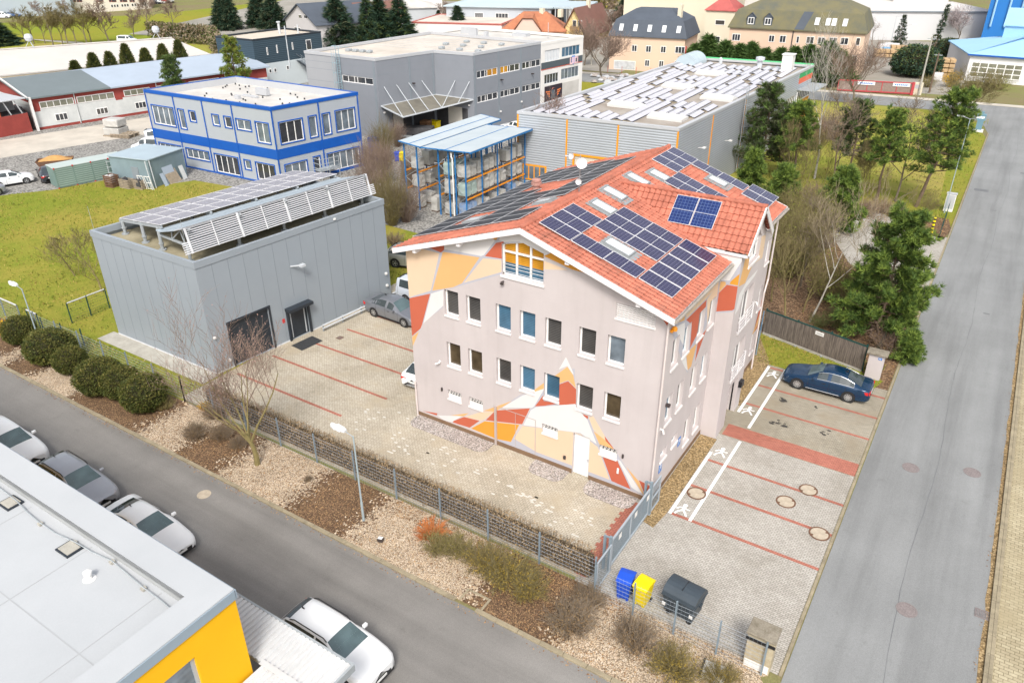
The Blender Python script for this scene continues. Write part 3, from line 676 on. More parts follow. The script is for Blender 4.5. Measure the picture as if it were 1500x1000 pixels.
# attic window
mb = MB(); mb.M = MF; d = .15
for a, b in zip(attic, attic[1:]+attic[:1]): mb.beam((a[0], d, a[1]), (b[0], d, b[1]), .14, .07, up=(0, 1, 0))
for x in (-17.29, -16.54): mb.beam((x, d-.01, 9.9), (x, d-.01, 11.5), .09, .07, up=(0, 1, 0))
mb.beam((-18, d-.02, 11.02), (-15.82, d-.02, 11.02), .08, .07, up=(0, 1, 0))
aw = mb.build('window', M_pvc, main)
mb = MB(); mb.M = MF; mb.face([(-18.02, d+.05, 10.45), (-15.82, d+.05, 10.45), (-15.82, d+.05, 11.36), (-16.95, d+.05, 11.65), (-18.02, d+.05, 11.4)]); mb.build('pane', M_gamb, aw)
mb = MB(); mb.M = MF; mb.face([(-18.02, d+.05, 9.87), (-15.82, d+.05, 9.87), (-15.82, d+.05, 10.45), (-18.02, d+.05, 10.45)]); mb.build('pane', M_gblue, aw)
mb = MB(); mb.M = MF; mb.box(-18.1, -.06, 9.74, -15.74, .1, 9.855); mb.build('sill', M_sill, aw)
mb = MB(); mb.M = MF
for z in (10.05, 10.25, 10.42): mb.tube((-18.0, .06, z), (-15.83, .06, z), .012, n=5)
mb.build('guard_rail', M_metalw, aw)
# louvre in the gable
mb = MB(); mb.M = MF
for k in range(7): z = 9.22+k*.098; mb.box(-12.16, .02, z, -10.34, .07, z+.05)
mb.build('slats', M_sill, main); mb = MB(); mb.M = MF; mb.box(-12.16, .13, 9.2, -10.34, .14, 9.9); mb.box(-12.2, -.04, 9.1, -10.3, .12, 9.195)
mb.build('louvre', M_sill, main)
# basement door, painted garage door lines
mb = MB(); mb.M = MF; mb.box(-13.96, .12, .02, -13.07, .17, 2.47); dr = mb.build('door', M_pvc, main, bevel=.01)
mb = MB(); mb.M = MF; mb.box(-13.17, .04, 1.0, -13.13, .07, 1.15); mb.tube((-13.15, .06, 1.1), (-13.28, .06, 1.1), .012); mb.tube((-13.15, .12, 1.1), (-13.15, .06, 1.1), .012); mb.build('handle', M_gline, dr)
mb = MB(); mb.M = MF; mb.box(-18.56, -.09, .02, -18.44, -.003, 2.45); mb.box(-16.14, -.012, .05, -16.1, -.002, 2.42); mb.box(-18.43, -.012, 2.4, -16.15, -.002, 2.43); mb.box(-17.32, -.01, .05, -17.3, -.002, 2.39)
mb.build('garage_door_frame', mk('door_frame_paint', (.42, .36, .34), .8, .1), main)
# bay windows with railings, entrance door
for (y0, z0, y1, z1) in bh:
    w = window(main, MBF, y0, z0, y1, z1, M_pvc, M_gmid, .26, 3, 1, .08, M_sill)
    mb = MB(); mb.M = MBF
    for k in range(5): mb.tube((y0-.12, -.1, z0+.12+k*.2), (y1+.12, -.1, z0+.12+k*.2), .018, n=6)
    for y in (y0-.1, (y0+y1)/2, y1+.1): mb.beam((y, -.1, z0), (y, -.1, z0+.98), .04, .04)
    for y in (y0-.1, y1+.1):
        for z in (z0+.1, z0+.9): mb.beam((y, -.1, z), (y, -.002, z), .03, .03)
    mb.build('balcony_railing', M_metalw, w)
mb = MB(); mb.M = MBF; d = .2
for a, b in zip(btop, btop[1:]+btop[:1]): mb.beam((a[0], d, a[1]), (b[0], d, b[1]), .14, .07, up=(0, 1, 0))
for y in (35.75, 36.3): mb.beam((y, d-.01, 9.45), (y, d-.01, 11.05), .08, .07, up=(0, 1, 0))
mb.beam((35.22, d-.02, 10.3), (36.88, d-.02, 10.3), .07, .07, up=(0, 1, 0))
w = mb.build('window', M_pvc, main)
mb = MB(); mb.M = MBF; mb.face([(y, d+.05, z) for y, z in btop]); mb.build('pane', M_gmid, w)
mb = MB(); mb.M = MBF; mb.box(35.15, -.06, 9.3, 36.95, .15, 9.415); mb.build('sill', M_sill, w)
mb = MB(); mb.M = MBF; mb.box(35.26, .86, 0, 36.94, .9, 2.44); mb.box(36.0, .82, .02, 36.06, .86, 2.4); mb.box(35.26, .82, 2.0, 36.94, .86, 2.06)
dr = mb.build('entrance_door', mk('grey_door', (.36, .35, .36), .5, .1), main)
mb = MB(); mb.M = MBF; mb.box(35.4, .845, .2, 35.95, .858, 1.95); mb.box(36.1, .845, .2, 36.85, .858, 1.95); mb.build('pane', M_gmid, dr)
mb = MB(); mb.M = MBF; mb.box(35.8, -.16, 1.75, 36.35, -.01, 2.1) if False else mb.box(36.97, -.2, 1.6, 37.4, -.004, 1.95); mb.build('letter_box', mk('black_box', (.02, .02, .022), .4, .1), main)
# ---- roof
ln = math.hypot(1, SL); E0, E1 = XR-7.45, XR+7.4; OY0, OY1 = Y0-.5, Y1+.45
mb = B()
eR, eL = V((1, 0, -SL)), V((-1, 0, -SL))
tiles(mb, (XR, OY0, ZR+.03), (0, 1, 0), eR, OY1-OY0, (E1-XR)*ln); tiles(mb, (XR, OY0, ZR+.03), (0, 1, 0), eL, OY1-OY0, (XR-E0)*ln)
# bay roof
DX0, DX1 = -16.3, -8.62; dl = math.hypot(1, RS); DE = 1.95
tiles(mb, (DX0, BC, RZ+.03), (1, 0, 0), (0, -1, -RS), DX1-DX0, DE*dl, amp=.034, step=.05); tiles(mb, (DX0, BC, RZ+.03), (1, 0, 0), (0, 1, -RS), DX1-DX0, DE*dl, amp=.034, step=.05)
def cap(mb, a, b, r=.13, step=.38):
    a, b = V(a), V(b); n = int((b-a).length/step); d = (b-a)/n
    for k in range(n): mb.tube(a+d*k, a+d*(k+1.08), r*.92, r*1.06, 10)
cap(mb, (XR, OY0, ZR+.01), (XR, OY1, ZR+.01)); cap(mb, (DX0, BC, RZ+.01), (DX1, BC, RZ+.01), .12)
roof = mb.build('roof', M_tile, main, smooth=True, angle=40)
def slab(mb, x0, x1, y0, y1, z0, z1, t):   # sloping board between x0 and x1
    c = [(x0, y0, z0), (x1, y0, z1), (x1, y1, z1), (x0, y1, z0)]
    a = [mb.add((x, y, z-t)) for x, y, z in c]; b = [mb.add(p) for p in c]
    for q in ((a[3], a[2], a[1], a[0]), tuple(b), (a[0], a[1], b[1], b[0]), (a[1], a[2], b[2], b[1]), (a[2], a[3], b[3], b[2]), (a[3], a[0], b[0], b[3])): mb.idx(q)
mb = B()
slab(mb, XR, E1-.03, OY0+.05, OY1-.02, ZR-.05, ZR-.05-SL*(E1-.03-XR), .1); slab(mb, XR, E0+.03, OY0+.05, OY1-.02, ZR-.05, ZR-.05-SL*(XR-E0-.03), .1)
mb.build('soffit', M_metalw, roof)
mb = B()
for xe in (E0-.02, E1+.02):
    slab(mb, XR, xe, OY0-.03, OY0+.04, ZR+.03, ZR+.03-SL*abs(xe-XR), .27); mb.build('verge_board', M_metalw, roof); mb = B(); slab(mb, XR, xe, OY1-.03, OY1+.04, ZR+.03, ZR+.03-SL*abs(xe-XR), .27); mb.build('verge_board', M_metalw, roof); mb = B()
for sy in (-1, 1):
    y1_ = BC+sy*(DE+.02); a = (DX1+.0, BC, RZ+.06); b = (DX1+.0, y1_, RZ+.06-RS*(DE+.02))
    mb = B(); mb.beam((DX1+.01, BC, RZ-.06), (DX1+.01, y1_, RZ-.06-RS*(DE+.02)), .05, .26, up=(0, 0, 1))
    mb.build('verge_board', M_metalw, roof); mb = B(); mb.beam((-12.0, BC+sy*DE, RZ-RS*DE-.08), (DX1-.03, BC+sy*DE, RZ-RS*DE-.08), .1, .12); mb.build('gutter', M_metalw, roof); mb = B()
for x in (-20.2, -14.4, -22.9, -11): mb.box(x-.1, OY0+.05, roofz(x)-.42, x+.1, Y0-.004, roofz(x)-.2); mb.build('rafter_end', M_metalw, roof); mb = B()
for xg, ya, yb_ in ((E1+.07, OY0, BY0-.05), (E1+.07, BY1+.05, OY1), (E0-.07, OY0, OY1)): mb = B(); mb.tube((xg, ya, roofz(E1)-.08), (xg, yb_, roofz(E1)-.1), .075, n=8); mb.build('gutter', mk('zinc_gutter', (.35, .31, .27), .6, .3, 3), roof)
for pts in ([(E1+.05, 27.0, 9.95), (-9.72, 27.08, 9.55), (-9.74, 27.1, .3)], [(-23.74, 27.1, 2.2), (-23.72, 27.1, .05)], [(E1+.05, OY1-.3, 9.95), (-9.62, 42.95, 9.5), (-9.62, 42.95, 5.7), (-9.5, 42.0, 5.2), (-9.5, 42.0, .1)]): mb = B(); mb.path(pts, .05, 8); mb.build('downpipe', mk('downpipe_paint', (.60, .53, .51), .5, .1), main)
# ---- solar panels
PVM = pv_mesh(1.04, 1.66, M_pv); PVL = pv_mesh(1.04, 1.66, pv_mat('solar_cells_black', (.008, .008, .014), (.03, .03, .045), .166, .38), False, mk('panel_frame_grey', (.42, .42, .44), .4, .1, 3)); PVB = pv_mesh(1.12, 1.55, M_pvb)
def onslope(sx, x, y, up=.11): return TB @ V((x, y, roofz(x)+up))
def panel(sx, row_x, y):
    if sx > 0: put(PVM, 'solar_panel', main, axes(onslope(1, row_x+1.6, y), (0, 1, 0), (-1, 0, SL)))
    else: put(PVL, 'solar_panel', main, axes(onslope(-1, row_x-1.6, y+1.04), (0, -1, 0), (1, 0, SL)))
rows = (-16.45, -14.84, -13.25, -11.6)
for r, ys in ((0, [27.78+1.06*k for k in range(3)]+[40.2+1.06*k for k in range(3)]), (1, [27.82]+[30.05+1.06*k for k in range(3)]+[38.25, 39.31, 42.25]), (2, [27.85]+[30.07+1.06*k for k in range(3)]+[38.28, 39.34, 42.3]), (3, [27.95+1.1*k for k in range(5)]+[38.3, 39.36, 41.75, 42.3+.52])):
    for y in ys: panel(1, rows[r], y)
rowsl = (-17.75, -19.38, -21.0, -22.62)
for r, ys in ((0, [28.3, 29.36, 32.6]+[33.7+1.06*k for k in range(7)]), (1, [28.3+1.06*k for k in range(6)]+[37.5+1.06*k for k in range(4)]), (2, [28.3]+[31.6+1.06*k for k in range(4)]+[37.8+1.06*k for k in range(4)]), (3, [28.3+1.06*k for k in range(13)])):
    for y in ys: panel(-1, rowsl[r], y)
for k in range(2):
    y = BC-1.35; z = RZ-RS*1.35+.12
    put(PVB, 'solar_panel', main, axes(TB @ V((-12.98+1.15*k, y, z)), (1, 0, 0), (0, 1, RS)))
# ---- roof windows
M_flash = mk('grey_flashing', (.27, .29, .30), .45, .15, 3); M_blindw = mk('white_roof_blind', (.66, .68, .70), .15, .08, 1)
for x0, x1, y0, y1 in ((-13.95, -12.6, 29.12, 29.87), (-16.05, -14.85, 31.8, 32.55), (-16.4, -15.18, 33.7, 34.42), (-16.42, -15.2, 36.55, 37.25), (-15.88, -14.8, 38.3, 39.08), (-13.6, -12.5, 41.45, 42.2), (-18.0, -19.0, 31.5, 32.2), (-21.0, -22.1, 29.7, 30.5)):
    if x0 > XR: A = axes(onslope(1, x1, y0, .04), (0, 1, 0), (-1, 0, SL)); L_ = (x1-x0)*ln
    else: A = axes(onslope(-1, x1, y1, .04), (0, -1, 0), (1, 0, SL)); L_ = (x0-x1)*ln
    w_ = y1-y0; mb = MB(); mb.M = A
    mb.box(-.12, -.3, 0, w_+.12, L_+.12, .035, 0)
    mb.box(0, 0, .036, w_, .07, .13, 0); mb.box(0, L_-.1, .036, w_, L_, .15, 0); mb.box(0, .071, .036, .06, L_-.101, .13, 0); mb.box(w_-.06, .071, .036, w_, L_-.101, .13, 0)
    sk = mb.build('roof_window', M_flash, main)
    mb = MB(); mb.M = A; mb.face([(.061, .071, .1), (w_-.061, .071, .1), (w_-.061, L_-.101, .1), (.061, L_-.101, .1)]); mb.build('pane', M_blindw, sk)
# vent pipe, mast with dishes
mb = B(); c = (-21.6, 36.2, roofz(-21.6)); mb.lathe([(.2, -.05), (.2, .35), (.3, .36), (.3, .5), (.2, .52), (.26, .56), (.26, .66), (.05, .7)], c, 14); mb.build('vent_cowl', mk('vent_terracotta', (.45, .24, .20), .7, .2), main)
mb = B(); c = V((-17.15, 32.9, roofz(-17.15)))
mb.tube(c, c+V((0, 0, 1.9)), .03); mb.beam(c+V((-.3, -.25, 1.75)), c+V((.2, .15, 1.75)), .03)
mast = mb.build('antenna_mast', mk('galvanised_steel', (.42, .43, .44), .45, .15, 4, metal=.6), main)
def dish(parent, c, r, d):
    d = V(d).normalized(); q = d.to_track_quat('Z', 'Y').to_matrix().to_4x4(); m = MB(); m.M = TB @ Matrix.Translation(c) @ q
    m.lathe([(.01, -.0), (r*.5, .03), (r, .12), (r, .13), (r*.5, .045), (.01, .015)], n=16); m.tube((r*.9, 0, .1), (.0, 0, .42), .012, n=5); m.tube((0, 0, .4), (0, 0, .5), .035, n=6)
    return m.build('dish', M_metalw, parent)
dish(mast, c+V((.12, -.12, 1.55)), .27, (.6, -.75, .25)); dish(mast, c+V((-.3, -.2, 1.85)), .16, (-.3, -.9, .2)); dish(mast, c+V((.0, -.06, .6)), .15, (.3, -.9, .2))
# small fittings: floodlights, cameras, siren, parking plates
M_lampw = plainm('lamp_white', (.75, .74, .72), .4); M_lampd = plainm('lamp_dark', (.05, .04, .04), .4)
def wallbox(name, M, u, z, w, h, d, m, tilt=0):
    mb = MB(); mb.M = M; mb.box(u-w/2, -d, z-h/2, u+w/2, -.003, z+h/2); return mb.build(name, m, main, bevel=.008)
def camera_fit(M, u, z):
    mb = MB(); mb.M = M; mb.box(u-.05, -.03, z-.05, u+.05, -.003, z+.05); mb.tube((u, -.03, z), (u+.02, -.12, z-.03), .025); mb.tube((u-.14, -.24, z-.1), (u+.06, -.1, z-.02), .045, n=8); mb.build('security_camera', M_lampw, main)
camera_fit(MF, -22.0, 4.0); camera_fit(MS, 27.6, 4.0); camera_fit(MS, 41.2, 4.9)
mb = MB(); mb.M = MF; mb.tube((-17.95, -.003, 9.52), (-17.95, -.12, 9.52), .05); mb.tube((-17.95, -.1, 9.52), (-17.93, -.2, 9.47), .08, .09, 10); mb.build('spot_lamp', M_lampd, main)
wallbox('wall_lamp', MF, -21.95, 2.3, .08, .2, .09, M_lampd); wallbox('wall_lamp', MF, -11.3, 2.15, .08, .2, .09, M_lampd); wallbox('socket', MF, -14.4, .82, .14, .2, .06, M_lampd); wallbox('meter_box', MF, -11.5, 1.2, .1, .3, .06, M_lampw)
wallbox('wall_lamp', MS, 28.0, 5.1, .16, .14, .2, M_lampd)
mb = MB(); mb.M = MS; mb.lathe([(.05, 0), (.12, .02), (.12, .14), (.06, .2), (.01, .21)], (27.65, -.14, 9.05), 10); mb.box(27.5, -.12, 9.0, 27.95, -.003, 9.12); mb.build('alarm_siren', plainm('siren_orange', (.8, .3, .02), .3), main)
M_bluesign = plainm('blue_plate', (.01, .16, .52), .5)
for y, z in ((28.15, 1.45), (30.5, 1.55)):
    s = wallbox('parking_plate', MS, y, z, .34, .5, .02, M_bluesign)
    mb = MB(); mb.M = MS
    for a, b in (((-.06, -.15), (-.06, .17)), ((-.06, .15), (.05, .15)), ((.05, .15), (.08, .09)), ((.08, .09), (.05, .02)), ((.05, .02), (-.06, .02))): mb.beam((y+a[0], -.024, z+a[1]), (y+b[0], -.024, z+b[1]), .045, .006, up=(0, 1, 0))
    mb.build('lettering', M_lampw, s)
# ================================================================= neighbouring commercial buildings
random.seed(21)
M_panel = mk('grey_wall_panel', (.275, .31, .345), .45, .06, .4); M_paneld = mk('panel_seam', (.215, .245, .275), .5, .1)
M_trim = mk('grey_trim', (.44, .45, .47), .45, .06, 2); M_navy = mk('anthracite_steel', (.025, .032, .042), .4, .2, 3)
M_roofbeige = mk('beige_roof', (.36, .32, .22), .95, .35, .5, c2=(.17, .15, .09), bump=.15)
M_alu = mk('brushed_aluminium', (.50, .53, .56), .4, .08, 2); M_slat = mk('white_slat', (.60, .61, .63), .4, .06, 2); M_dark = mk('dark_parts_and_shade', (.06, .06, .065), .8, .2, 3)  # last one colours dark parts, and shade painted into openings
M_galv = mk('galvanised', (.34, .37, .39), .45, .2, 4)
# ---- grey hall with solar roof
Hp = [(-47.0, 24.0), (-36.95, 24.05), (-35.5, 38.6), (-45.5, 39.4)]
gh = Bld('grey_hall', 'windowless grey panel hall with a solar array and white louvre screen on its roof', Hp, 7.1)
gd = (1.33, .02, 4.22, 2.92); pd = (5.58, .02, 7.1, 2.12)
gh.walls([M_panel, M_panel], {1: [gd, pd]}, reveal=.18)
m = MB()
for k, n in ((0, 10), (1, 14)):
    sd = gh.s[k]; m.M = sd.M
    for j in range(1, n):
        u = sd.len*j/n
        if k == 1 and (1.2 < u < 4.3 or 5.3 < u < 7.3): m.box(u-.012, -.008, 3.0, u+.012, -.001, 6.98)
        else: m.box(u-.012, -.008, .12, u+.012, -.001, 6.98)
o = m.build('panel_joints', M_paneld, gh.o); o['kind'] = 'stuff'
gh.parapet(.17, 6.98, 7.38, M_panel); gh.flat(6.75, -.0, M_roofbeige)
m = MB()
for k in (0, 1):
    m.M = gh.s[k].M
    if k == 0: m.box(0, -.03, 0, gh.s[k].len, -.002, .1)
    else:
        for a, b in ((0.04, 1.3), (4.26, 5.5), (7.2, gh.s[k].len)): m.box(a, -.03, 0, b, -.002, .1)
m.build('base_flashing', M_slat, gh.o)
F1 = gh.s[1].M
m = MB(); m.M = F1
for k in range(6): z = .03+k*.48; m.box(gd[0]+.01, .14, z, gd[2]-.01, .17, z+.465)
m.build('garage_door', M_navy, gh.o)
m = MB(); m.M = F1; m.box(gd[0]-.12, -.04, .0, gd[0], .02, 3.02); m.box(gd[2], -.04, 0, gd[2]+.12, .02, 3.02); m.box(gd[0]-.12, -.05, 2.93, gd[2]+.12, .015, 3.06); m.build('door_frame', M_navy, gh.o)
m = MB(); m.M = F1; m.box(pd[0]+.01, .1, .02, pd[2]-.01, .15, 2.1); d_ = m.build('door', M_navy, gh.o)
m = MB(); m.M = F1; m.box(5.75, .07, .1, 5.82, .1, 2.05); m.build('door_strip', M_alu, d_); m = MB(); m.M = F1; m.box(6.85, .07, .1, 6.92, .1, 2.05); m.build('door_strip', M_alu, d_)
m = MB(); m.M = F1; m.box(5.38, -.55, 2.2, 7.28, -.002, 2.4); m.box(5.42, -.12, 0.02, 5.56, -.002, 2.19); m.box(7.1, -.12, .02, 7.24, -.002, 2.19); m.build('door_canopy', M_navy, gh.o)
m = MB(); m.M = F1; m.beam((6.3, -.002, 5.05), (6.75, -.35, 5.07), .07); m.box(6.7, -.62, 4.99, 7.05, -.33, 5.13); m.build('wall_lamp', M_alu, gh.o)
m = MB(); m.M = F1; m.box(10.1, -.12, 7.1, 10.25, -.045, 7.22); m.build('security_camera', M_lampw, gh.o)
for a in ((14.15, -.15, 1.8, 14.3, -.002, 1.95), (14.15, -.15, .85, 14.3, -.002, 1.0), (.2, -.15, 2.4, .33, -.002, 2.5), (.85, -.12, .55, 1.0, -.002, .7)): m = MB(); m.M = F1; m.box(*a); m.build('security_camera', M_lampw, gh.o)
m = MB(); m.M = F1; m.box(5.08, -.012, 1.45, 5.28, -.002, 1.75, 0); m.build('notice', plainm('sign_red', (.55, .05, .05), .5), gh.o)
# roof plant: local axes u along the front wall, v inward
a0 = gh.s[1].p; eu = V((*gh.s[1].u, 0)); ev = V((*gh.s[1].nin, 0))
def hp(u, v, z): return V((a0.x, a0.y, 0))+eu*u+ev*v+V((0, 0, z))-gh.L
UL, UR = .55, 14.35
zpv = lambda v: 7.78+(9.35-v)*.128
m = MB()
for v in (9.3, 6.8, 4.8):
    for k in range(5): u = UL+.2+k*(UR-UL-.4)/4; m.tube(hp(u, v, 6.75), hp(u, v, zpv(v)-.12), .11, n=8); m.tube(hp(u, v, 6.75), hp(u, v, 6.82), .24, n=8); m.tube(hp(u, v, 7.15), hp(u, v, 7.22), .16, n=8)
for k in range(5):
    u = UL+.2+k*(UR-UL-.4)/4
    m.beam(hp(u, 9.6, zpv(9.6)-.1), hp(u, 4.3, zpv(4.3)-.1), .12, .16); m.beam(hp(u, 4.9, 7.75), hp(u, 1.35, 7.78), .12, .12); m.tube(hp(u, 1.7, 6.75), hp(u, 1.7, 7.75), .1, n=8); m.tube(hp(u, 1.7, 6.75), hp(u, 1.7, 6.83), .22, n=8)
    m.beam(hp(u, 4.4, 8.05), hp(u, 1.0, 8.95), .07); m.beam(hp(u, 3.3, 7.8), hp(u, 2.3, 8.5), .06); m.beam(hp(u, 3.3, 7.8), hp(u, 3.2, 8.3), .06); m.beam(hp(u, 1.7, 7.75), hp(u, 1.1, 8.85), .06); m.beam(hp(u, 1.9, 7.75), hp(u, 2.2, 8.6), .06)
sup = m.build('roof_frame', M_galv, gh.o)
m = MB()
def strip(m, v0, z0, v1, z1, t=.05):
    a = [hp(UL-.1, v0, z0), hp(UR+.1, v0, z0), hp(UR+.1, v1, z1), hp(UL-.1, v1, z1)]; n_ = V((0, 0, t))
    m.face(a); m.face([p-n_ for p in a][::-1])
    for i in range(4): j = (i+1) % 4; m.face([a[i], a[i]-n_, a[j]-n_, a[j]])
strip(m, 4.5, 8.2, 4.1, 8.18); strip(m, 4.095, 8.185, 2.3, 8.66); m.build('ridge_sheet', mk('blue_grey_ridge', (.36, .42, .47), .4, .08, 1), gh.o)
m = MB(); strip(m, 2.295, 8.665, 1.3, 9.0)
m.build('ridge_sheet', M_trim, gh.o)
m = MB(); m.face([hp(UL, 1.5, 8.95), hp(UR, 1.5, 8.95), hp(UR, 1.1, 7.55), hp(UL, 1.1, 7.55)]); lf = m.build('louvre_shade_backing', M_navy, gh.o)  # dark sheet added behind the slats to stand for the shaded inside
for k in range(9): u = UL+(UR-UL)*k/8; m = MB(); m.beam(hp(u, 1.27, 8.98), hp(u, .87, 7.55), .05 if k % 2 else .12, .06); m.build('frame_bar', M_slat, lf)
m = MB()
for k in range(12):
    t = k/11; lo = k > 5; v = 1.34-.4*t-(.05 if lo else 0); z = 8.93-1.3*t; a_ = UL-(.45 if lo else 0); b_ = UR+(.45 if lo else -.1)
    for d in (0, -.012): m.face([hp(a_, v+.008, z+d), hp(b_, v+.008, z+d), hp(b_, v-.015, z-.042+d), hp(a_, v-.015, z-.042+d)])
o = m.build('slats', M_slat, lf); o['kind'] = 'stuff'
PVH = pv_mesh(1.32, 1.66, pv_mat('solar_cells_sky_reflection', (.26, .245, .30), (.32, .31, .36)), False)  # pale grey is the reflected sky put into the cell colour
nx = 10
for r in range(3):
    for k in range(nx):
        v0 = 9.45-r*1.74
        put(PVH, 'solar_panel', gh.o, axes(hp(UR-.05-k*1.365, v0, zpv(v0)+.03), -eu, -ev+V((0, 0, .128))))
m = MB(); m.M = gh.T
for p in ((-46.9, 24.2), (-36.9, 38.5)): m.tube((p[0], p[1], 7.4), (p[0], p[1], 8.9), .012, n=4)
m.tube((-38.0, 24.5, 7.3), (-38.0, 24.5, 9.9), .012, n=4); m.build('lightning_rod', M_galv, gh.o)
# ---- blue trimmed office
M_lgrey = mk('light_grey_panel', (.36, .39, .43), .5, .06, .5); M_blue = mk('cobalt_trim', (.008, .09, .40), .45, .12, 1); M_roofw = mk('white_membrane', (.56, .54, .51), .85, .15, .35, c2=(.42, .40, .37))
bp_ = [(-83, 52.6), (-63.1, 53.2), (-61.3, 64.0), (-81.2, 64.0)]
bo = Bld('blue_office', 'two-storey light grey office block with cobalt blue band and window frames', bp_, 8.2)
BW0 = [(.71, 4.5, 4.4, 6.54, 4), (5.25, 4.45, 6.2, 6.54, 1), (7.1, 5.45, 8.06, 6.54, 1), (10.82, 5.45, 11.8, 6.54, 1), (12.68, 5.42, 13.7, 6.53, 1), (14.52, 5.43, 16.63, 6.48, 2), (17.4, 4.42, 19.25, 6.48, 2),
       (.6, 1.25, 4.4, 2.3, 4), (5.3, 1.22, 9.05, 2.26, 4), (10.0, .22, 13.7, 2.22, 4), (14.7, 1.2, 15.6, 2.17, 1), (16.45, .35, 19.2, 2.15, 3)]
BW1 = [(.7, 4.36, 3.49, 6.53, 3), (4.3, 4.38, 5.23, 6.55, 1), (6.05, 4.36, 6.97, 6.55, 1), (7.75, 4.4, 10.3, 6.6, 3), (.7, .45, 3.4, 2.15, 3), (4.3, .1, 5.1, 2.26, 1), (6.1, .3, 10.4, 2.26, 5)]
bo.walls([M_lgrey], {0: [w[:4] for w in BW0], 1: [w[:4] for w in BW1]})
for k, ws in ((0, BW0), (1, BW1)):
    M = bo.s[k].M
    for u0, z0, u1, z1, n in ws:
        w = window(bo.o, M, u0, z0, u1, z1, M_pvc, random.choice([M_gsky, M_gsky, M_gmid]), .06, n, 1, .09)
        m = MB(); m.M = M; t = .11
        m.box(u0-t, -.05, z0-t, u0, .05, z1+t); m.box(u1, -.05, z0-t, u1+t, .05, z1+t); m.box(u0, -.05, z1, u1, .05, z1+t); m.box(u0, -.05, z0-t, u1, .05, z0); m.build('surround', M_blue, w)
m = MB()
for k, gs in ((0, (0.06, 4.8, 9.5, 14.1)), (1, (.0, 5.65, 10.83))):
    M = bo.s[k].M; m.M = M; L_ = bo.s[k].len
    m.box(0, -.035, 2.85, L_, -.002, 3.9)
    for u in gs: m.box(u-.08, -.07, 0, u+.08, -.036, 8.0)
    m.box(0, -.06, .02, L_, -.002, .18)
m.build('blue_band', M_blue, bo.o)
bo.parapet(.25, 7.85, 8.2, M_blue, .06); bo.flat(7.4, .0, M_roofw)
m = bo.mb(); 
for k in range(4):
    a, b = bo.pts[k], bo.pts[(k+1) % 4]; i = bo.s[k].nin*.27; m.face([(*(a+i), 7.4), (*(b+i), 7.4), (*(b+i), 8.15), (*(a+i), 8.15)])
m.build('parapet_lining', M_trim, bo.o)
m = bo.mb(); c = V((-72, 60, 7.4)); m.box(c.x-.9, c.y-.3, 7.5, c.x+.9, c.y+.25, 8.2); m.box(c.x-1.8, c.y-1.6, 7.42, c.x+.7, c.y-1.2, 7.6); m.tube((c.x-2, c.y-.3, 7.4), (c.x-2, c.y-.3, 9.2), .03, n=5); m.box(c.x-1.3, c.y-3, 7.41, c.x-.6, c.y-2.6, 7.8)
m.build('air_conditioner', M_trim, bo.o)
m = bo.mb()
for _ in range(38):
    x, y = rnd(-81, -64.5), rnd(54, 63); m.lathe([(.09, 0), (.09, .16), (.03, .2)], (x, y, 7.4), 6)
o = m.build('roof_outlets', M_dark, bo.o); o['kind'] = 'stuff'
m = MB(); m.M = bo.s[1].M
for x in (4.2, 5.3, 6.6): m.tube((x, -1.3, 0), (x, -1.3, 2.2), .04, n=5)
for z in (1.2, 1.7, 2.2): m.tube((4.2, -1.3, z), (6.6, -1.3, z), .035, n=5); m.tube((4.2, -1.3, z), (4.2, -.02, z), .035, n=5)
m.box(4.2, -1.28, .9, 6.6, -.02, 1.0); m.build('entrance_stair', M_galv, bo.o)
# ---- grey warehouse (L shaped) with canopy
M_wgrey = mk('warehouse_panel', (.225, .24, .27), .5, .07, .4); M_wpale = mk('warehouse_panel_pale', (.34, .35, .37), .5, .06, .4); M_wroof = mk('worn_white_roof', (.58, .53, .47), .9, .25, .2, c2=(.43, .385, .33))
Sp = [(-80.3, 74.7), (-67.8, 74.5), (-66.0, 83.9), (-60.0, 84.3), (-58.35, 98.6), (-79, 100)]
wh = Bld('warehouse', 'L shaped dark grey warehouse with ribbon windows and a cable hung canopy', Sp, 9.8)
pal = (5.6, .1, 5.95, 9.6)
EW = []
for b in (0, 4.75, 9.5):
    for z0, z1 in ((6.7, 7.65), (3.6, 4.5)): EW.append((.65+b, z0, 4.85+b, z1))
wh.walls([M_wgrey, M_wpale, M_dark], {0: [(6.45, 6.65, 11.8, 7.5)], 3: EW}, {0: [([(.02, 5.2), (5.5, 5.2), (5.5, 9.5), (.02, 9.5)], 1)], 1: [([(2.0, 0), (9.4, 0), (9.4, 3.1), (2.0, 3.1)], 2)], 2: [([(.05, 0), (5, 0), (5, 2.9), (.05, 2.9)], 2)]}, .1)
GO = [M_gmid, M_gdark]
def ribbon(parent, M, u0, z0, u1, z1, gl, n=5):
    w = window(parent, M, u0, z0, u1, z1, M_pvc, M_gmid, .05, n, 1, .09, ratios=[.2, .4, .5, .75] if n == 5 else None)
    m = MB(); m.M = M; f = [0, .2, .4, .5, .75, 1]
    for k in range(5):
        if gl[k] is not None: m.face([(u0+(u1-u0)*f[k]+.1, .085, z0+.1), (u0+(u1-u0)*f[k+1]-.06, .085, z0+.1), (u0+(u1-u0)*f[k+1]-.06, .085, z1-.1), (u0+(u1-u0)*f[k]+.1, .085, z1-.1)])
    if m.f: m.build('blind', M_gamb, w)
ribbon(wh.o, wh.s[0].M, 6.45, 6.65, 11.8, 7.5, [None]*5)
for k, (u0, z0, u1, z1) in enumerate(EW): ribbon(wh.o, wh.s[3].M, u0, z0, u1, z1, [None, None, None, 1, 1] if k == 0 else ([1, 1, None, None, None] if k == 2 else [None]*5))
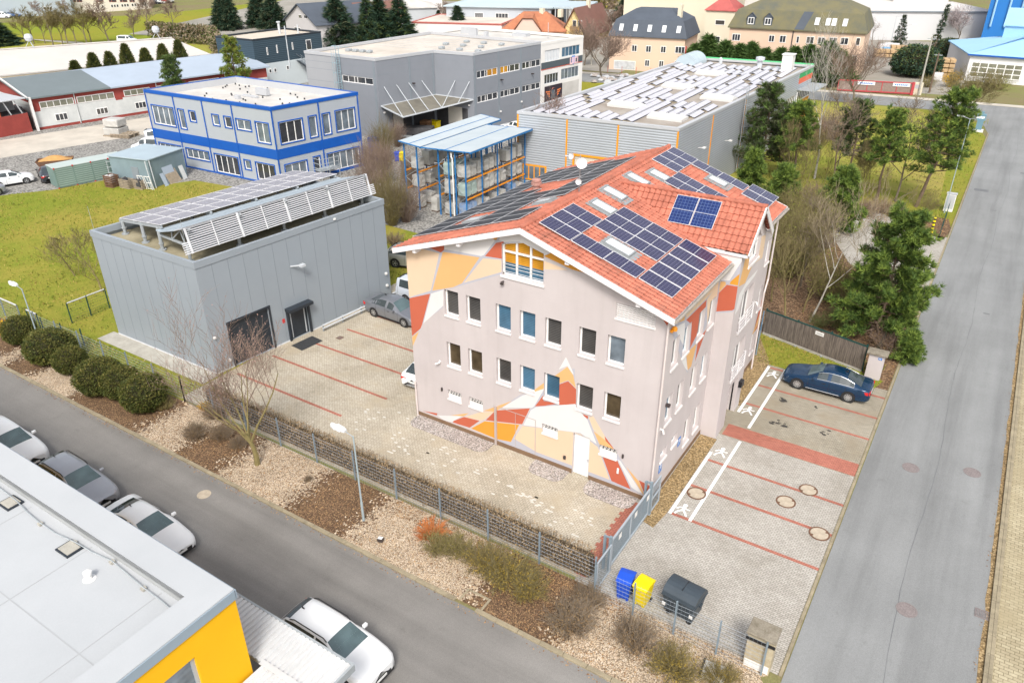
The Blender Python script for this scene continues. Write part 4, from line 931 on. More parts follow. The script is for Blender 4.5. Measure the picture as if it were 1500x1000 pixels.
wh.parapet(.3, 9.6, 9.95, M_trim, .05); wh.flat(9.55, 0, M_wroof)
m = MB()
for k, us in ((0, (12.1,)), (1, (5.3, 9.3)), (3, (.25, 5.1, 9.85))):
    m.M = wh.s[k].M
    for u in us: m.box(u-.15, -.04, 0, u+.15, -.002, 9.6)
for k in (0, 1, 2, 3):
    m.M = wh.s[k].M
    for z in (2.2, 3.3, 5.15, 6.4, 7.9, 8.8): m.box(.02, -.006, z-.015, wh.s[k].len-.02, -.001, z+.015) if z > 4.6 or k in (0, 3) and z < 3 else None
m.build('wall_trim', M_paneld, wh.o)
for i in range(13):
    m = wh.mb(); x, y = (-77+i*1.15, 79.5+.1*i) if i < 4 else (-69.5+(i-4)*1.0, 87.6+(i % 3)*3.6); m.box(x-.35, y-.35, 9.56, x+.35, y+.35, 9.9); m.build('roof_vent', M_galv, wh.o, bevel=.08)
m = wh.mb()
for k in range(9): y = 86+k*1.5; m.box(-78, y, 9.556, -60, y+.09, 9.575)
m.build('roof_seams', M_trim, wh.o)
cn = [G(370+x/3.947, y/3.947, z) for x, y, z in ((740, 615, 4.1), (1058, 545, 4.3), (1268, 575, 4.15), (1090, 628, 3.55), (875, 672, 3.45))]
cn = [V((*wh.s[1].at(.3, -.01), 4.15)), V((*wh.s[1].at(9.5, -.01), 4.3)), V((*wh.s[2].at(5.9, -.01), 4.15)), V((-62.2, 80.2, 3.6)), V((-63.2, 73.6, 3.5))]
m = wh.mb()
for t in (0, .1):
    a = [p-V((0, 0, t)) for p in cn]; m.face([a[0], a[1], a[3], a[4]]); m.face([a[1], a[2], a[3]])
m.build('canopy', mk('canopy_sheet', (.2, .185, .15), .6, .4, .5), wh.o)
m = wh.mb(); bars(m, [cn[0], cn[1], cn[2], cn[3], cn[4], cn[0]], .14)
for a, k, u in ((cn[4], 1, 1.0), (cn[4]+(cn[3]-cn[4])*.33, 1, 3.0), (cn[4]+(cn[3]-cn[4])*.66, 1, 5.0), (cn[3], 1, 7.2), (cn[3], 2, 3.2), (cn[3]*.5+cn[2]*.5, 2, 5.4)): m.beam(a, (*wh.s[k].at(u, -.02), 6.4), .07)
m.build('canopy_rods', M_alu, wh.o)
for k, (u0, u1) in ((1, (2.1, 3.7)), (2, (1.9, 4.1))):
    m = MB(); m.M = wh.s[k].M; m.box(u0, -.03, .05, u1, -.003, 3.0); m.build('loading_door', mk('cream_door', (.62, .59, .53), .6, .08), wh.o)
m = MB(); m.M = wh.s[0].M
for u in (6.0, 6.55): m.beam((u, -.25, .3), (u, -.25, 10.9), .06)
for k in range(34): m.beam((6.0, -.25, .5+k*.3), (6.55, -.25, .5+k*.3), .035)
for k in range(6): z = 3+k*1.2; bars(m, [(5.95, -.25, z), (5.9, -.85, z), (6.27, -1.0, z), (6.65, -.85, z), (6.6, -.25, z)], .04)
for x in (5.9, 6.27, 6.65): m.beam((x, -.9, 3), (x, -.9, 10.6), .035)
bars(m, [(5.3, .6, 10.9), (5.3, -.2, 10.9), (7.3, -.2, 10.9), (7.3, .6, 10.9)], .05); m.build('roof_ladder', mk('ladder_steel', (.30, .42, .47), .5, .1), wh.o)
m = MB()
for k, u, z in ((1, 5.6, 6.2), (3, 5.4, 5.9), (3, 12.2, 5.8)): m = MB(); m.M = wh.s[k].M; m.box(u, -.35, z, u+.25, -.002, z+.14); m.build('wall_lamp', M_lampd, wh.o)
for k, u, z in ((1, .6, 3.2), (1, 5.2, 2.2), (2, 5.2, 3.3), (3, 5.2, 1.7), (3, 9.85, 2.3)): m = MB(); m.M = wh.s[k].M; m.box(u, -.2, z, u+.2, -.002, z+.2); m.build('wall_lamp', M_lampw, wh.o)
# ---- white office adjoining it
wo_ = Bld('white_office', 'white three-storey office with dark fascia, red line and dark billboard', [(-58.3, 98.62), (-57.1, 109.0), (-79, 110), (-80, 100.02)], 9.7)
WW = [(.9, 7.1, 4.5, 8.6), (5.0, 7.25, 9.6, 8.6), (.85, 4.0, 4.3, 5.3), (4.95, 4.1, 9.5, 5.6)]
M_wwall = mk('white_office_wall', (.72, .70, .67), .8, .07, .5)
wo_.walls([M_wwall], {0: WW}); wo_.parapet(.3, 9.4, 9.75, M_wwall, .03); wo_.flat(9.3, 0, M_roofw)
for k, (u0, z0, u1, z1) in enumerate(WW): window(wo_.o, wo_.s[0].M, u0, z0, u1, z1, M_alu, M_blindw if k == 0 else [M_gsky, M_gblue, M_gmid][k % 3], .06, 5, 1, .07)
m = MB(); m.M = wo_.s[0].M; m.box(.02, -.08, 6.15, 10.3, -.003, 7.02); fa = m.build('fascia', mk('dark_fascia', (.08, .10, .115), .4, .1), wo_.o)
m = MB(); m.M = wo_.s[0].M; m.box(.02, -.05, 6.02, 10.3, -.003, 6.12); m.build('red_line', plainm('red_line', (.65, .1, .06), .5), wo_.o)
m = MB(); m.M = wo_.s[0].M
m.box(7.0, -.12, 6.05, 7.2, -.085, 7.0); m.box(7.5, -.12, 6.05, 7.7, -.085, 7.0); m.box(7.21, -.12, 6.05, 7.49, -.085, 6.25); m.box(7.85, -.12, 6.05, 8.05, -.085, 7.0); m.box(8.2, -.12, 6.05, 8.4, -.085, 7.0); m.box(8.41, -.12, 6.8, 8.75, -.085, 7.0); m.box(8.41, -.12, 6.05, 8.75, -.085, 6.25); m.box(8.88, -.12, 6.05, 9.06, -.085, 7.0)
m.build('lettering', plainm('sign_pink', (.8, .55, .58), .5), fa)
m = MB(); m.M = wo_.s[0].M; m.face([(7.5, -.083, 7.2), (8.3, -.083, 7.2), (8.4, -.083, 6.4), (7.9, -.083, 5.85), (7.4, -.083, 6.4)]); m.build('emblem', plainm('sign_blue', (.1, .25, .6), .5), fa)
m = MB(); m.M = wo_.s[0].M; m.box(.9, -.1, 1.2, 5.2, -.003, 3.65); bb = m.build('billboard', mk('billboard_dark', (.035, .025, .035), .5, .2), wo_.o)
m = MB(); m.M = wo_.s[0].M
for s_, c0 in ((-1, 2.1), (1, 3.9)):
    for k in range(3): a = c0+s_*.1*0; m.face([(c0, -.104, 2.9-k*.32), (c0+s_*(1.0-k*.25), -.104, 2.98-k*.3), (c0+s_*(.95-k*.27), -.104, 2.82-k*.3), (c0, -.104, 2.68-k*.32)])
m.build('orange_wings', plainm('sign_orange', (.75, .2, .05), .5), bb)
m = MB(); m.M = wo_.s[0].M; m.box(2.45, -.11, 1.8, 3.35, -.101, 3.0); m.build('motif', mk('motif_grey', (.12, .15, .18), .5, .4, 3), bb)
m = MB(); m.M = wo_.s[0].M; m.beam((2.5, -.105, 3.05), (2.9, -.105, 3.3), .12, .02); m.beam((2.9, -.105, 3.3), (3.3, -.105, 3.2), .12, .02); m.face([(2.7, -.105, 1.6), (3.1, -.105, 1.6), (2.9, -.105, 1.3)]); m.build('pink_mark', plainm('sign_salmon', (.7, .25, .2), .5), bb)
m = MB(); m.M = wo_.s[0].M; m.box(5.4, -.03, .05, 9.6, -.003, 3.6); m.build('garage_door', M_roofw, wo_.o)
for a in ((-74, 103, 9.3, -72.6, 103.5, 10.5), (-71.5, 103.4, 9.3, -70.9, 104, 10), (-68, 106, 9.3, -65.5, 107.5, 9.75), (-77, 105, 9.3, -75, 106, 10.2)): m = wo_.mb(); m.box(*a); m.build('air_conditioner', M_trim, wo_.o)
m = wo_.mb(); m.tube((-61.5, 106, 9.3), (-61.5, 106, 11.6), .04, n=5); m.build('antenna', M_trim, wo_.o)
# ---- corrugated hall
def ribbed(name, c, period=.25, rough=.4):
    n = NT(name); w = n.n('ShaderNodeTexWave', wave_type='BANDS', bands_direction='Z'); n.setin(w, Scale=1/period*.314)
    n.l(n.tc.outputs['Object'], w.inputs[0]); a = rgb(c)
    n.col(n.mix(.7, n.ramp(n.noise(.3, 4), [(.3, tuple(x*.88 for x in a[:3])), (.7, a)]), n.ramp(w.outputs['Fac'], [(.0, (.62,)*3), (.5, (1.05,)*3)]), 'MULTIPLY'))
    n.bump(w.outputs['Fac'], .6, .04); return n.fin(rough, .1, .5)
M_corr = ribbed('corrugated_cladding', (.41, .44, .48), .24)
M_orange = mk('orange_trim', (.75, .30, .015), .5, .08)
ch = Bld('corrugated_hall', 'long corrugated silver hall with orange corner strips and rows of roof panels', [(-41.3, 65.4), (-24.9, 66.8), (-23.4, 109.9), (-39.6, 108.4)], 8.0)
cs = ch.s[1].len
ch.walls([M_corr, plainm('flag_green', (.02, .33, .11), .5), plainm('flag_red', (.68, .13, .06), .5), M_orange], {0: [(6.3, 1.6, 9.7, 4.35)], 1: [(32.9, 4.1, 36.7, 5.3)]}, {1: [([(37.1, 7.15), (cs, 7.15), (cs, 8), (37.1, 8)], 1), ([(37.1, 6.45), (cs, 6.45), (cs, 7.15), (37.1, 7.15)], 2), ([(36.9, 0), (cs, 0), (cs, 4.2), (36.9, 4.2)], 3)]}, .1)
ch.parapet(.35, 7.8, 8.06, M_trim, .05); ch.flat(7.65, 0, mk('stained_white_roof', (.36, .325, .29), .9, .35, .4, c2=(.24, .20, .16)))
for k, us in ((0, (.05, 5.4, 10.65, 16.4)), (1, (8.3, 17.5, 26.5))):
    for u in us: m = MB(); m.M = ch.s[k].M; m.box(u-.08, -.05, 0, u+.08, -.002, 7.75); m.build('orange_strip', M_orange, ch.o)
m = MB(); m.M = ch.s[0].M
for a in ((6.1, -.06, 1.5, 6.3, .05, 4.55), (9.7, -.06, 1.5, 9.9, .05, 4.55), (6.3, -.06, 4.36, 9.7, .05, 4.55)): m.box(*a)
m.build('gate_frame', M_orange, ch.o)
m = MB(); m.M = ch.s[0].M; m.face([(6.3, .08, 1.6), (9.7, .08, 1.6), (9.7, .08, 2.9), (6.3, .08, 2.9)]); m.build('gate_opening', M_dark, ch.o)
m = MB(); m.M = ch.s[0].M; m.box(6.31, .04, 2.9, 9.69, .07, 4.34); m.build('rolling_door', mk('cream_shutter', (.58, .53, .44), .6, .1), ch.o)
m = MB(); m.M = ch.s[0].M
m.box(.6, -.06, 1.3, 3.3, -.003, 2.9); m.build('window', M_orange, ch.o)
m = MB(); m.M = ch.s[0].M
for k in range(4): m.face([(.75+k*.62, -.064, 1.45), (1.25+k*.62, -.064, 1.45), (1.25+k*.62, -.064, 2.75), (.75+k*.62, -.064, 2.75)])
m.build('pane', M_gsky, ch.o)
window(ch.o, ch.s[1].M, 32.9, 4.1, 36.7, 5.3, M_pvc, M_gmid, .05, 5, 1, .1)
w = MB(); w.M = ch.s[1].M; w.box(37.2, -.05, 4.3, 43.0, -.003, 5.5); w = w.build('window', M_pvc, ch.o)
m = MB(); m.M = ch.s[1].M
for k in range(7): m.face([(37.4+k*.8, -.054, 4.42), (38.0+k*.8, -.054, 4.42), (38.0+k*.8, -.054, 5.4), (37.4+k*.8, -.054, 5.4)])
m.build('pane', M_gmid, w)
m = MB(); m.M = ch.s[1].M
for k in range(9): u = 37.1+k*.72; m.box(u, -2.0, 5.75, u+.6, -.01, 5.82)
m.beam((37.1, -2, 5.72), (43.4, -2, 5.72), .1); m.build('awning', M_galv, ch.o)
m = MB(); m.M = ch.s[1].M
for u in (16.5, 17.1): m.beam((u, -.3, .3), (u, -.3, 9.0), .06)
for k in range(28): m.beam((16.5, -.3, .5+k*.3), (17.1, -.3, .5+k*.3), .03)
for k in range(5): z = 3+k*1.1; bars(m, [(16.45, -.3, z), (16.4, -.9, z), (16.8, -1.05, z), (17.2, -.9, z), (17.15, -.3, z)], .04)
bars(m, [(15.8, .8, 9.0), (15.8, -.2, 9.0), (17.9, -.2, 9.0), (17.9, .8, 9.0)], .05); m.build('roof_ladder', M_galv, ch.o)
m = MB(); m.M = ch.s[1].M
for u, z in ((5.2, 5.2), (12.5, 4.4)): m = MB(); m.M = ch.s[1].M; m.beam((u, -.002, z), (u, -.5, z+.1), .05); m.box(u-.15, -.75, z+.03, u+.15, -.45, z+.15); m.build('wall_lamp', M_lampw, ch.o)
m = ch.mb(); m.beam((-39.6, 108.45, 8.12), (-23.4, 109.95, 8.12), .16, .16); m.build('green_edge', plainm('flag_green2', (.1, .5, .2), .5), ch.o)
# ballasted east-west solar rows: each tilted module row is one part
e1, e2 = V((*ch.s[0].u, 0)), V((*ch.s[1].u, 0)); c0 = V((-41.3, 65.4, 0))-ch.L
def cp(a, b, z): return c0+e1*a+e2*b+V((0, 0, z))
PVR = []
M_rowtop = mk('module_white_glare', (.52, .51, .55), .25, .12, .8); M_rowdark = mk('module_dark', (.055, .055, .075), .25, .3, 2)  # sky glare on the modules and shade in the gaps, put into the colours
def rowmesh(L_):
    m = MB(); n = int(L_/1.05)
    for k in range(n):
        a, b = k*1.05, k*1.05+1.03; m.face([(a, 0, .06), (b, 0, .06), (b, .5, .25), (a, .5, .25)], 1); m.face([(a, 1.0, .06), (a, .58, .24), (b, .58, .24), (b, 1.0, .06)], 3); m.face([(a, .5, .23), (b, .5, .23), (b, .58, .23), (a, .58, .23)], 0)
    e = n*1.05-.02
    for a in (0, e): m.face([(a, 0, 0), (a, 1.0, 0), (a, 1.0, .055), (a, .54, .24), (a, 0, .055)], 0)
    m.box(0, -.09, 0, e, 0, .05, 0); m.box(-.12, .1, 0, 0, .9, .09, 2); m.box(e, .1, 0, e+.12, .9, .09, 2)
    o = m.build('x', [M_rowdark, M_rowtop, M_kerb, mk('module_grey_glare', (.40, .39, .42), .3, .15, .8)]); me = o.data; bpy.data.objects.remove(o); return me
LEN = (6.35, 8.45, 10.55, 3.2); ROWM = [rowmesh(k) for k in LEN]
cnt = 0; random.seed(8)
for r in range(14):
    x = .85+r*1.07; y = 1.0+rnd(0, 1.4)
    while y < 41 and cnt < 99:
        k = random.choice((0, 1, 1, 2, 2, 3)); L_ = LEN[k]
        if y+L_ > 42.3: k, L_ = 3, LEN[3]
        if y+L_ > 42.3: break
        hood = any(a-.5 < x < a+3.7 and y < b+1.9 and y+L_ > b-.1 for a, b in ((5.4, 8), (5.6, 20.6), (5.3, 31.3), (11.4, 4.3), (12, 16)))
        if hood and k != 3:
            k, L_ = 3, LEN[3]; hood = any(a-.5 < x < a+3.7 and y < b+1.9 and y+L_ > b-.1 for a, b in ((5.4, 8), (5.6, 20.6), (5.3, 31.3), (11.4, 4.3), (12, 16)))
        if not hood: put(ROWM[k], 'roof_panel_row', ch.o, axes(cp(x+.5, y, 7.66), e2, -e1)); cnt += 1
        y += (.5 if hood else L_+rnd(.25, .5))
for r, a, b in ((0, 5.4, 8), (1, 5.6, 20.6), (2, 5.3, 31.3), (3, 11.4, 4.3), (4, 12, 16)):
    m = MB(); m.M = Matrix.Translation(cp(a, b, 7.66)); m.box(0, 0, 0, 3.6, 1.8, .25); m.face([(0, 0, .251), (3.6, 0, .251), (3.4, .9, .55), (.2, .9, .55)]); m.face([(0, 1.8, .251), (.2, .9, .55), (3.4, .9, .55), (3.6, 1.8, .251)]); m.face([(0, 0, .251), (.2, .9, .55), (0, 1.8, .251)]); m.face([(3.6, 0, .251), (3.6, 1.8, .251), (3.4, .9, .55)])
    m.build('skylight_hood', mk('milky_skylight', (.60, .59, .575), .3, .1, 1), ch.o)
m = ch.mb(); m.box(-26.5, 105.5, 7.66, -25.2, 106.8, 9.6); m.box(-26.6, 105.4, 9.61, -25.1, 106.9, 9.72); m.build('roof_plant', M_lampw, ch.o)
m = ch.mb(); m.lathe([(.35, 7.66), (.35, 8.6), (.6, 8.65), (.6, 9.0), (.2, 9.1)], (-29.5, 106.3, 0), 10); m.build('roof_vent', M_alu, ch.o); m = ch.mb(); m.lathe([(.25, 7.66), (.25, 8.3), (.1, 8.5)], (-35, 107, 0), 8); m.build('roof_vent', M_alu, ch.o)
m = ch.mb()
for k in range(10): a = k*.314; b = (k+1)*.314; m.face([(-38.6+1.5*math.cos(a), 103.5, 7.66+1.4*math.sin(a)), (-38.6+1.5*math.cos(b), 103.5, 7.66+1.4*math.sin(b)), (-38.6+1.5*math.cos(b), 107.5, 7.66+1.4*math.sin(b)), (-38.6+1.5*math.cos(a), 107.5, 7.66+1.4*math.sin(a))])
m.face([(-38.6+1.5*math.cos(k*.314), 103.5, 7.66+1.4*math.sin(k*.314)) for k in range(11)]); m.build('barrel_skylight', mk('barrel_glass', (.42, .5, .55), .2, .1), ch.o)
# ---- yellow building in the foreground
M_yel = mk('sunny_yellow_render', (.80, .42, .0), .85, .06, .6, bump=.1)
yb = Bld('yellow_building', 'flat roofed bright yellow building with pale membrane roof in the near corner', [(-45, -6), (-15.7, -6), (-15.7, 9.2), (-45, 9.45)], 6.75)
yw = (10.3, 3.5, 13.6, 5.75)
yb.walls([M_yel], {1: [yw]}, reveal=.2)
window(yb.o, yb.s[1].M, *yw, mk('grey_window_frame', (.36, .39, .42), .4, .05), M_gsky, .1, 2, 1, .12, ratios=[.58])
M_memb = mk('pale_membrane', (.42, .435, .45), .85, .06, .22, c2=(.375, .39, .405))
yb.flat(6.55, 0, M_memb)
m = yb.mb()
for k in range(4):
    a, b = yb.pts[k], yb.pts[(k+1) % 4]; i = yb.s[k].nin*.95; m.face([(*(a+i), 6.55), (*(b+i), 6.55), (*(b+i), 6.99), (*(a+i), 6.99)])
m.build('parapet_upstand', mk('grey_upstand', (.36, .37, .37), .7, .08), yb.o)
yb.parapet(.95, 6.76, 7.0, M_memb, .02)
m = MB()
for k in range(4): m.M = yb.s[k].M; m.box(-.06 if k in (0, 2) else 0, -.06, 6.62, yb.s[k].len+(.06 if k in (0, 2) else 0), -.021, 6.96)
m.build('fascia', mk('blue_grey_fascia', (.26, .32, .38), .4, .08), yb.o)
m = MB(); m.M = yb.s[1].M; m.box(0, -.03, 2.6, 15.2, -.002, 2.75); m.build('trim_strip', M_trim, yb.o)
m = yb.mb()
for a in range(8):
    x = -43+a*3.6; m.box(x, -5, 6.552, x+.035, 8.2, 6.556)
for y in (-1.5, 2.2, 5.6): m.box(-44, y, 6.551, -16.7, y+.035, 6.555)
m.build('membrane_seams', mk('membrane_seam', (.35, .36, .37), .8, .05), yb.o)
for px, py in ((102, 804), (16, 737)):
    c = G(px, py, 6.56); m = yb.mb(); m.box(c.x-.34, c.y-.28, 6.56, c.x+.34, c.y+.28, 6.61); h_ = m.build('roof_hatch', M_navy, yb.o)
    m = yb.mb(); m.box(c.x-.28, c.y-.22, 6.612, c.x+.28, c.y+.22, 6.63); m.build('lid', M_conc, h_)
c = G(131, 847, 6.56); m = yb.mb(); m.lathe([(.2, 6.56), (.09, 6.58), (.09, 6.74), (.13, 6.75), (.13, 6.84), (.08, 6.87), (.01, 6.88)], (c.x, c.y, 0), 14); m.build('roof_vent', M_lampw, yb.o)
m = yb.mb(); cl = yb.mb(); prev = None
for k in range(15):
    x = -42+k*1.82; y = 8.0+.13*math.sin(k*1.7); p = V((x, y, 6.66))
    m.box(x-.07, y-.07, 6.56, x+.07, y+.07, 6.65)
    if prev: cl.path([prev, (prev+p)/2+V((0, .04*math.sin(k), -.03)), p], .02, 5)
    prev = p
m.build('conductor_blocks', M_conc, yb.o); cl.build('lightning_conductor', M_galv, yb.o)
# ---- metal canopy beside it
cc = [G(350, 864, 3.3), G(519, 972, 3.3), G(440, 1040, 3.3), G(395, 1060, 3.3)]
cx1 = -13.2
ca = thing('metal_canopy', 'white trapezoidal sheet canopy on steel posts joining the yellow wall', 'canopy', (-13.3, 6, 0)); CT = Matrix.Translation((13.3, -6, 0))
m = MB(); m.M = CT; x = -24; ya, yb2 = -4, 11.0
while x < cx1-.2:
    z = 3.45; p = [(x, z), (x+.03, z+.06), (x+.12, z+.06), (x+.15, z), (x+.2, z)]
    y0_ = 9.55 if x < -15.75 else ya
    for (a, za), (b, zb) in zip(p, p[1:]): m.face([(a, y0_, za), (b, y0_, zb), (b, yb2, zb), (a, yb2, za)])
    x += .2
m.box(-15.69, 9.45, 3.5, cx1, 9.65, 3.53); m.build('roof_sheet', mk('white_sheet', (.56, .565, .57), .45, .12, 1), ca)
m = MB(); m.M = CT; m.box(-24, 11.0, 3.2, cx1, 11.08, 3.50); m.box(cx1, -4, 3.2, cx1+.08, 11.08, 3.50); m.box(-24, 9.55, 3.3, cx1-.001, 10.999, 3.42); m.box(-15.6, ya, 3.3, cx1-.001, 9.549, 3.42); m.build('edge_beam', M_galv, ca)
for x, y in ((-13.5, 10.7), (-13.5, 4.6), (-13.5, -.4)): m = MB(); m.M = CT; m.beam((x, y, 0), (x, y, 3.29), .14); m.build('post', M_galv, ca)
# ================================================================= buildings farther off
random.seed(31)
def zat(x, y, py):
    lo, hi = 0, CAMH*.995
    for _ in range(50):
        mid = (lo+hi)/2
        if project((x, y, mid))[1] > py: lo = mid
        else: hi = mid
    return lo
def bwin(b, k, lst, fm=None, gm=None, name='window', d=.05):
    """small far windows: one mesh with frame and panes"""
    M = b.s[k].M
    for w in lst:
        u0, z0, u1, z1 = w[:4]; nv = w[4] if len(w) > 4 else 2; m = MB(); m.M = M
        m.box(u0, -d, z0, u1, -.002, z1, 0)
        s = (u1-u0-.08)/nv
        for i in range(nv): m.face([(u0+.08+s*i, -d-.004, z0+.1), (u0+s*(i+1), -d-.004, z0+.1), (u0+s*(i+1), -d-.004, z1-.1), (u0+.08+s*i, -d-.004, z1-.1)], 1)
        m.build(name, [fm or M_pvc, gm or random.choice([M_gmid, M_gdark])], b.o)
def ringroof(b, rings, mat, over=.3, name='roof'):
    """hip / mansard roof: rings = [(inset, z), ...] upwards"""
    n = len(b.pts); m = b.mb(); R = []
    for ins, z in rings:
        P = []
        for k in range(n):
            a, c = b.s[k-1], b.s[k]; x = a.nin+c.nin; x = x/(x.dot(a.nin)); P.append((*(b.pts[k]+x*ins), z))
        R.append(P)
    for A, C_ in zip(R, R[1:]):
        for k in range(n): j = (k+1) % n; m.face([A[k], A[j], C_[j], C_[k]])
    m.face(R[-1]); m.face(R[0][::-1]); return m.build(name, mat, b.o)
def gable(b, k, zr, mat, over=.4, th=.18, split=None, mat2=None):
    """ridge from the middle of gable side k to the middle of side k+2"""
    n = 4; A, B_ = b.s[k], b.s[(k+2) % n]; a0 = (A.p+A.q)/2-A.nin*over; a1 = (B_.p+B_.q)/2-B_.nin*over
    out = None
    for sgn, (pa, pb) in ((0, (A.p, B_.q)), (1, (A.q, B_.p))):
        ea = pa-A.nin*over; eb = pb-B_.nin*over; sd = (pa-(A.p+A.q)/2).normalized()*over; sl = (zr-b.h)/(A.len/2)
        ea = ea+sd; eb = eb+sd; ze = b.h-over*sl+.06
        segs = [(0, 1, mat)] if not split else [(0, split, mat), (split, 1, mat2)]
        for t0, t1, mm in segs:
            m = b.mb(); c = [(*(ea+(eb-ea)*t0), ze), (*(ea+(eb-ea)*t1), ze), (*(a0+(a1-a0)*t1), zr+.06), (*(a0+(a1-a0)*t0), zr+.06)]
            lo = [(x, y, z-th) for x, y, z in c]; m.face(c); m.face(lo[::-1])
            for i in range(4): j = (i+1) % 4; m.face([c[i], lo[i], lo[j], c[j]])
            m.build('roof', mm, b.o)
def gtops(b, k, zr): return {i: [(b.s[i].len, b.h), (b.s[i].len/2, zr), (0, b.h)] for i in (k, (k+2) % 4)}
def pxq(pl, pr, depth):
    """footprint from the two ground pixels of its front wall and a depth"""
    p, q = G(*pl).xy, G(*pr).xy; u = (q-p).normalized(); w = V((-u.y, u.x))*depth
    return [p, q, q+w, p+w]
M_gtile = mk('slate_roof', (.075, .09, .115), .75, .2, .4); M_rtile = mk('orange_tile_roof', (.42, .17, .085), .8, .25, .5, c2=(.30, .11, .06)); M_btile = mk('brown_tile_roof', (.20, .10, .08), .8, .2, .5)
M_moss = mk('mossy_shingle', (.17, .15, .075), .9, .3, .4, c2=(.10, .105, .085)); M_pea = mk('peach_facade', (.66, .48, .36), .9, .06, .4); M_crm = mk('cream_facade', (.64, .575, .45), .9, .06, .3); M_wfar = mk('white_facade', (.66, .65, .64), .9, .07, .4)
M_rbrown = mk('oxide_red_board', (.30, .055, .045), .85, .25, .8); M_wboard = mk('weathered_white_board', (.60, .61, .60), .8, .22, .5, c2=(.44, .46, .46)); M_bgroof = mk('blue_grey_sheet', (.36, .42, .50), .5, .1, .3); M_dgroof = mk('dark_grey_sheet', (.15, .18, .19), .6, .12, .3)
M_gwin = glassm('workshop_glass', (.22, .22, .17), .2, .3)
# ---- long red and white shed
p, q = V((-111.1, 53.7)), V((-104.4, 88.4)); u_ = (q-p).normalized(); w_ = V((-u_.y, u_.x))*19
rs = Bld('red_and_white_shed', 'long workshop shed clad red above and white below with a two tone metal roof', [p, q, q+w_, p+w_], 4.35)
L_ = rs.s[0].len
rs.walls([M_rbrown, M_wboard], paint={0: [([(0, .35), (L_, .35), (L_, 2.65), (11.9, 2.65), (11.9, 2.4), (10.9, 2.4), (10.9, 2.68), (.9, 2.68), (.9, 2.4), (0, 2.4)], 1)], 3: [([(0, 0), (19, 0), (19, 3.5), (0, 3.5)], 1)]}, tops=gtops(rs, 1, 5.6))
gable(rs, 1, 5.6, M_bgroof, .5, .2, .70, M_dgroof)
bwin(rs, 0, [(.95, 2.7, 5.3, 3.6, 5), (5.75, 2.7, 10.8, 3.62, 5), (12.2, 2.75, 16.0, 3.6, 4), (17, 2.75, 21, 3.6, 4), (22, 2.75, 27, 3.6, 5)], gm=M_gwin)
bwin(rs, 0, [(2.45, .8, 4.05, 1.8, 3), (7.9, .8, 9.5, 1.72, 3), (13.4, .8, 15.0, 1.75, 3)])
m = MB(); m.M = rs.s[0].M
for u in (5.5, 17, 28): m.tube((u, -.1, .1), (u, -.1, 4.2), .07, n=6); m.build('downpipe', M_wboard, rs.o) if False else None
m.build('downpipe', M_wboard, rs.o)
m = MB(); m.M = rs.s[0].M; m.box(-.25, -.55, 0, .0, -.05, 4.4); m.beam((-.4, -.5, 4.35), (-.4, 9.5, 5.75), .12, .3); m.build('corner_board', M_wfar, rs.o)
p2, q2 = G(-70, 215).xy, G(55, 191.5).xy; q2 = q2+(p2-q2).normalized()*.6
rb = Bld('red_annexe', 'low rust red boarded annexe with an open dark bay at the far left', [p2, q2, q2+V((-7, 2.5)), p2+V((-7, 2.5))], 2.5, 'shed')
rb.walls([M_rbrown]); rb.flat(2.45, 0, M_dark)
m = MB(); m.M = rb.s[0].M; l2 = rb.s[0].len; m.box(0, .02, 2.5, l2-3.3, 6, 4.6); m.build('upper_wall', mk('rust_orange_board', (.45, .10, .04), .8, .2, .7), rb.o)
m = MB(); m.M = rb.s[0].M; m.beam((l2-2, .1, 2.5), (l2-2.6, .1, 4.3), .12); m.beam((l2-.6, .1, 2.5), (l2-1.2, .1, 4.3), .12); m.box(l2-3.29, -.2, 4.3, l2+.2, 6, 4.42); m.box(l2-3.2, 3.5, 2.5, l2, 3.6, 4.29); m.build('open_bay', M_trim, rb.o)
# ---- long white roofed hall behind it
eR, eL, rR, rL = G(310, 80, 3.6), G(-80, 120, 3.6), G(252, 56, 6.0), G(-80, 79, 6.0)
hb = V(((eR.x+eL.x)/2, (eR.y+eL.y)/2, 0)); wl_ = thing('white_roofed_hall', 'long low cream hall under a pale sheet roof behind the columnar evergreens', 'building', hb); TW = Matrix.Translation(-hb)
def xy0(p, z=0): return V((p.x, p.y, z))
m = MB(); m.M = TW; bR, bL = rR*2-eR, rL*2-eL; bR.z = bL.z = 3.6
for a, b_ in ((eL, eR), (eR, bR), (bL, eL)): m.face([xy0(a), xy0(b_), xy0(b_, 3.55), xy0(a, 3.55)])
m.face([xy0(eR, 3.55), xy0(bR, 3.55), xy0(rR, 5.9)]); m.build('wall', mk('cream_wall', (.52, .44, .30), .9, .15, .4), wl_)
m = MB(); m.M = TW; d_ = (eL-eR).normalized()*-.5
for a in ([eL, eR, rR, rL], [rL, rR, bR, bL]): m.face(a); m.face([p-V((0, 0, .15)) for p in a][::-1]); m.face([a[0], a[1], a[1]-V((0, 0, .15)), a[0]-V((0, 0, .15))])
m.build('roof', mk('pale_sheet_roof', (.52, .49, .46), .8, .12, .15), wl_)
m = MB(); m.M = TW; m.beam(rL+V((0, 0, .1)), rR+V((0, 0, .1)), .5, .15); m.beam(eL, eR, .12, .2); m.build('ridge_strip', M_roofw, wl_)
for px in (228, 36):
    c = rL+(rR-rL)*((px+80)/332); m = MB(); m.M = TW; m.lathe([(.05, 1.0), (.55, 1.2), (.7, 1.7), (.5, 2.2), (.05, 2.3)], c, 10)
    for a in range(3): m.beam(c+V((0, 0, 1.3)), c+V((.9*math.cos(a*2.1), .9*math.sin(a*2.1), 0)), .08)
    m.build('roof_turbine', M_alu, wl_)
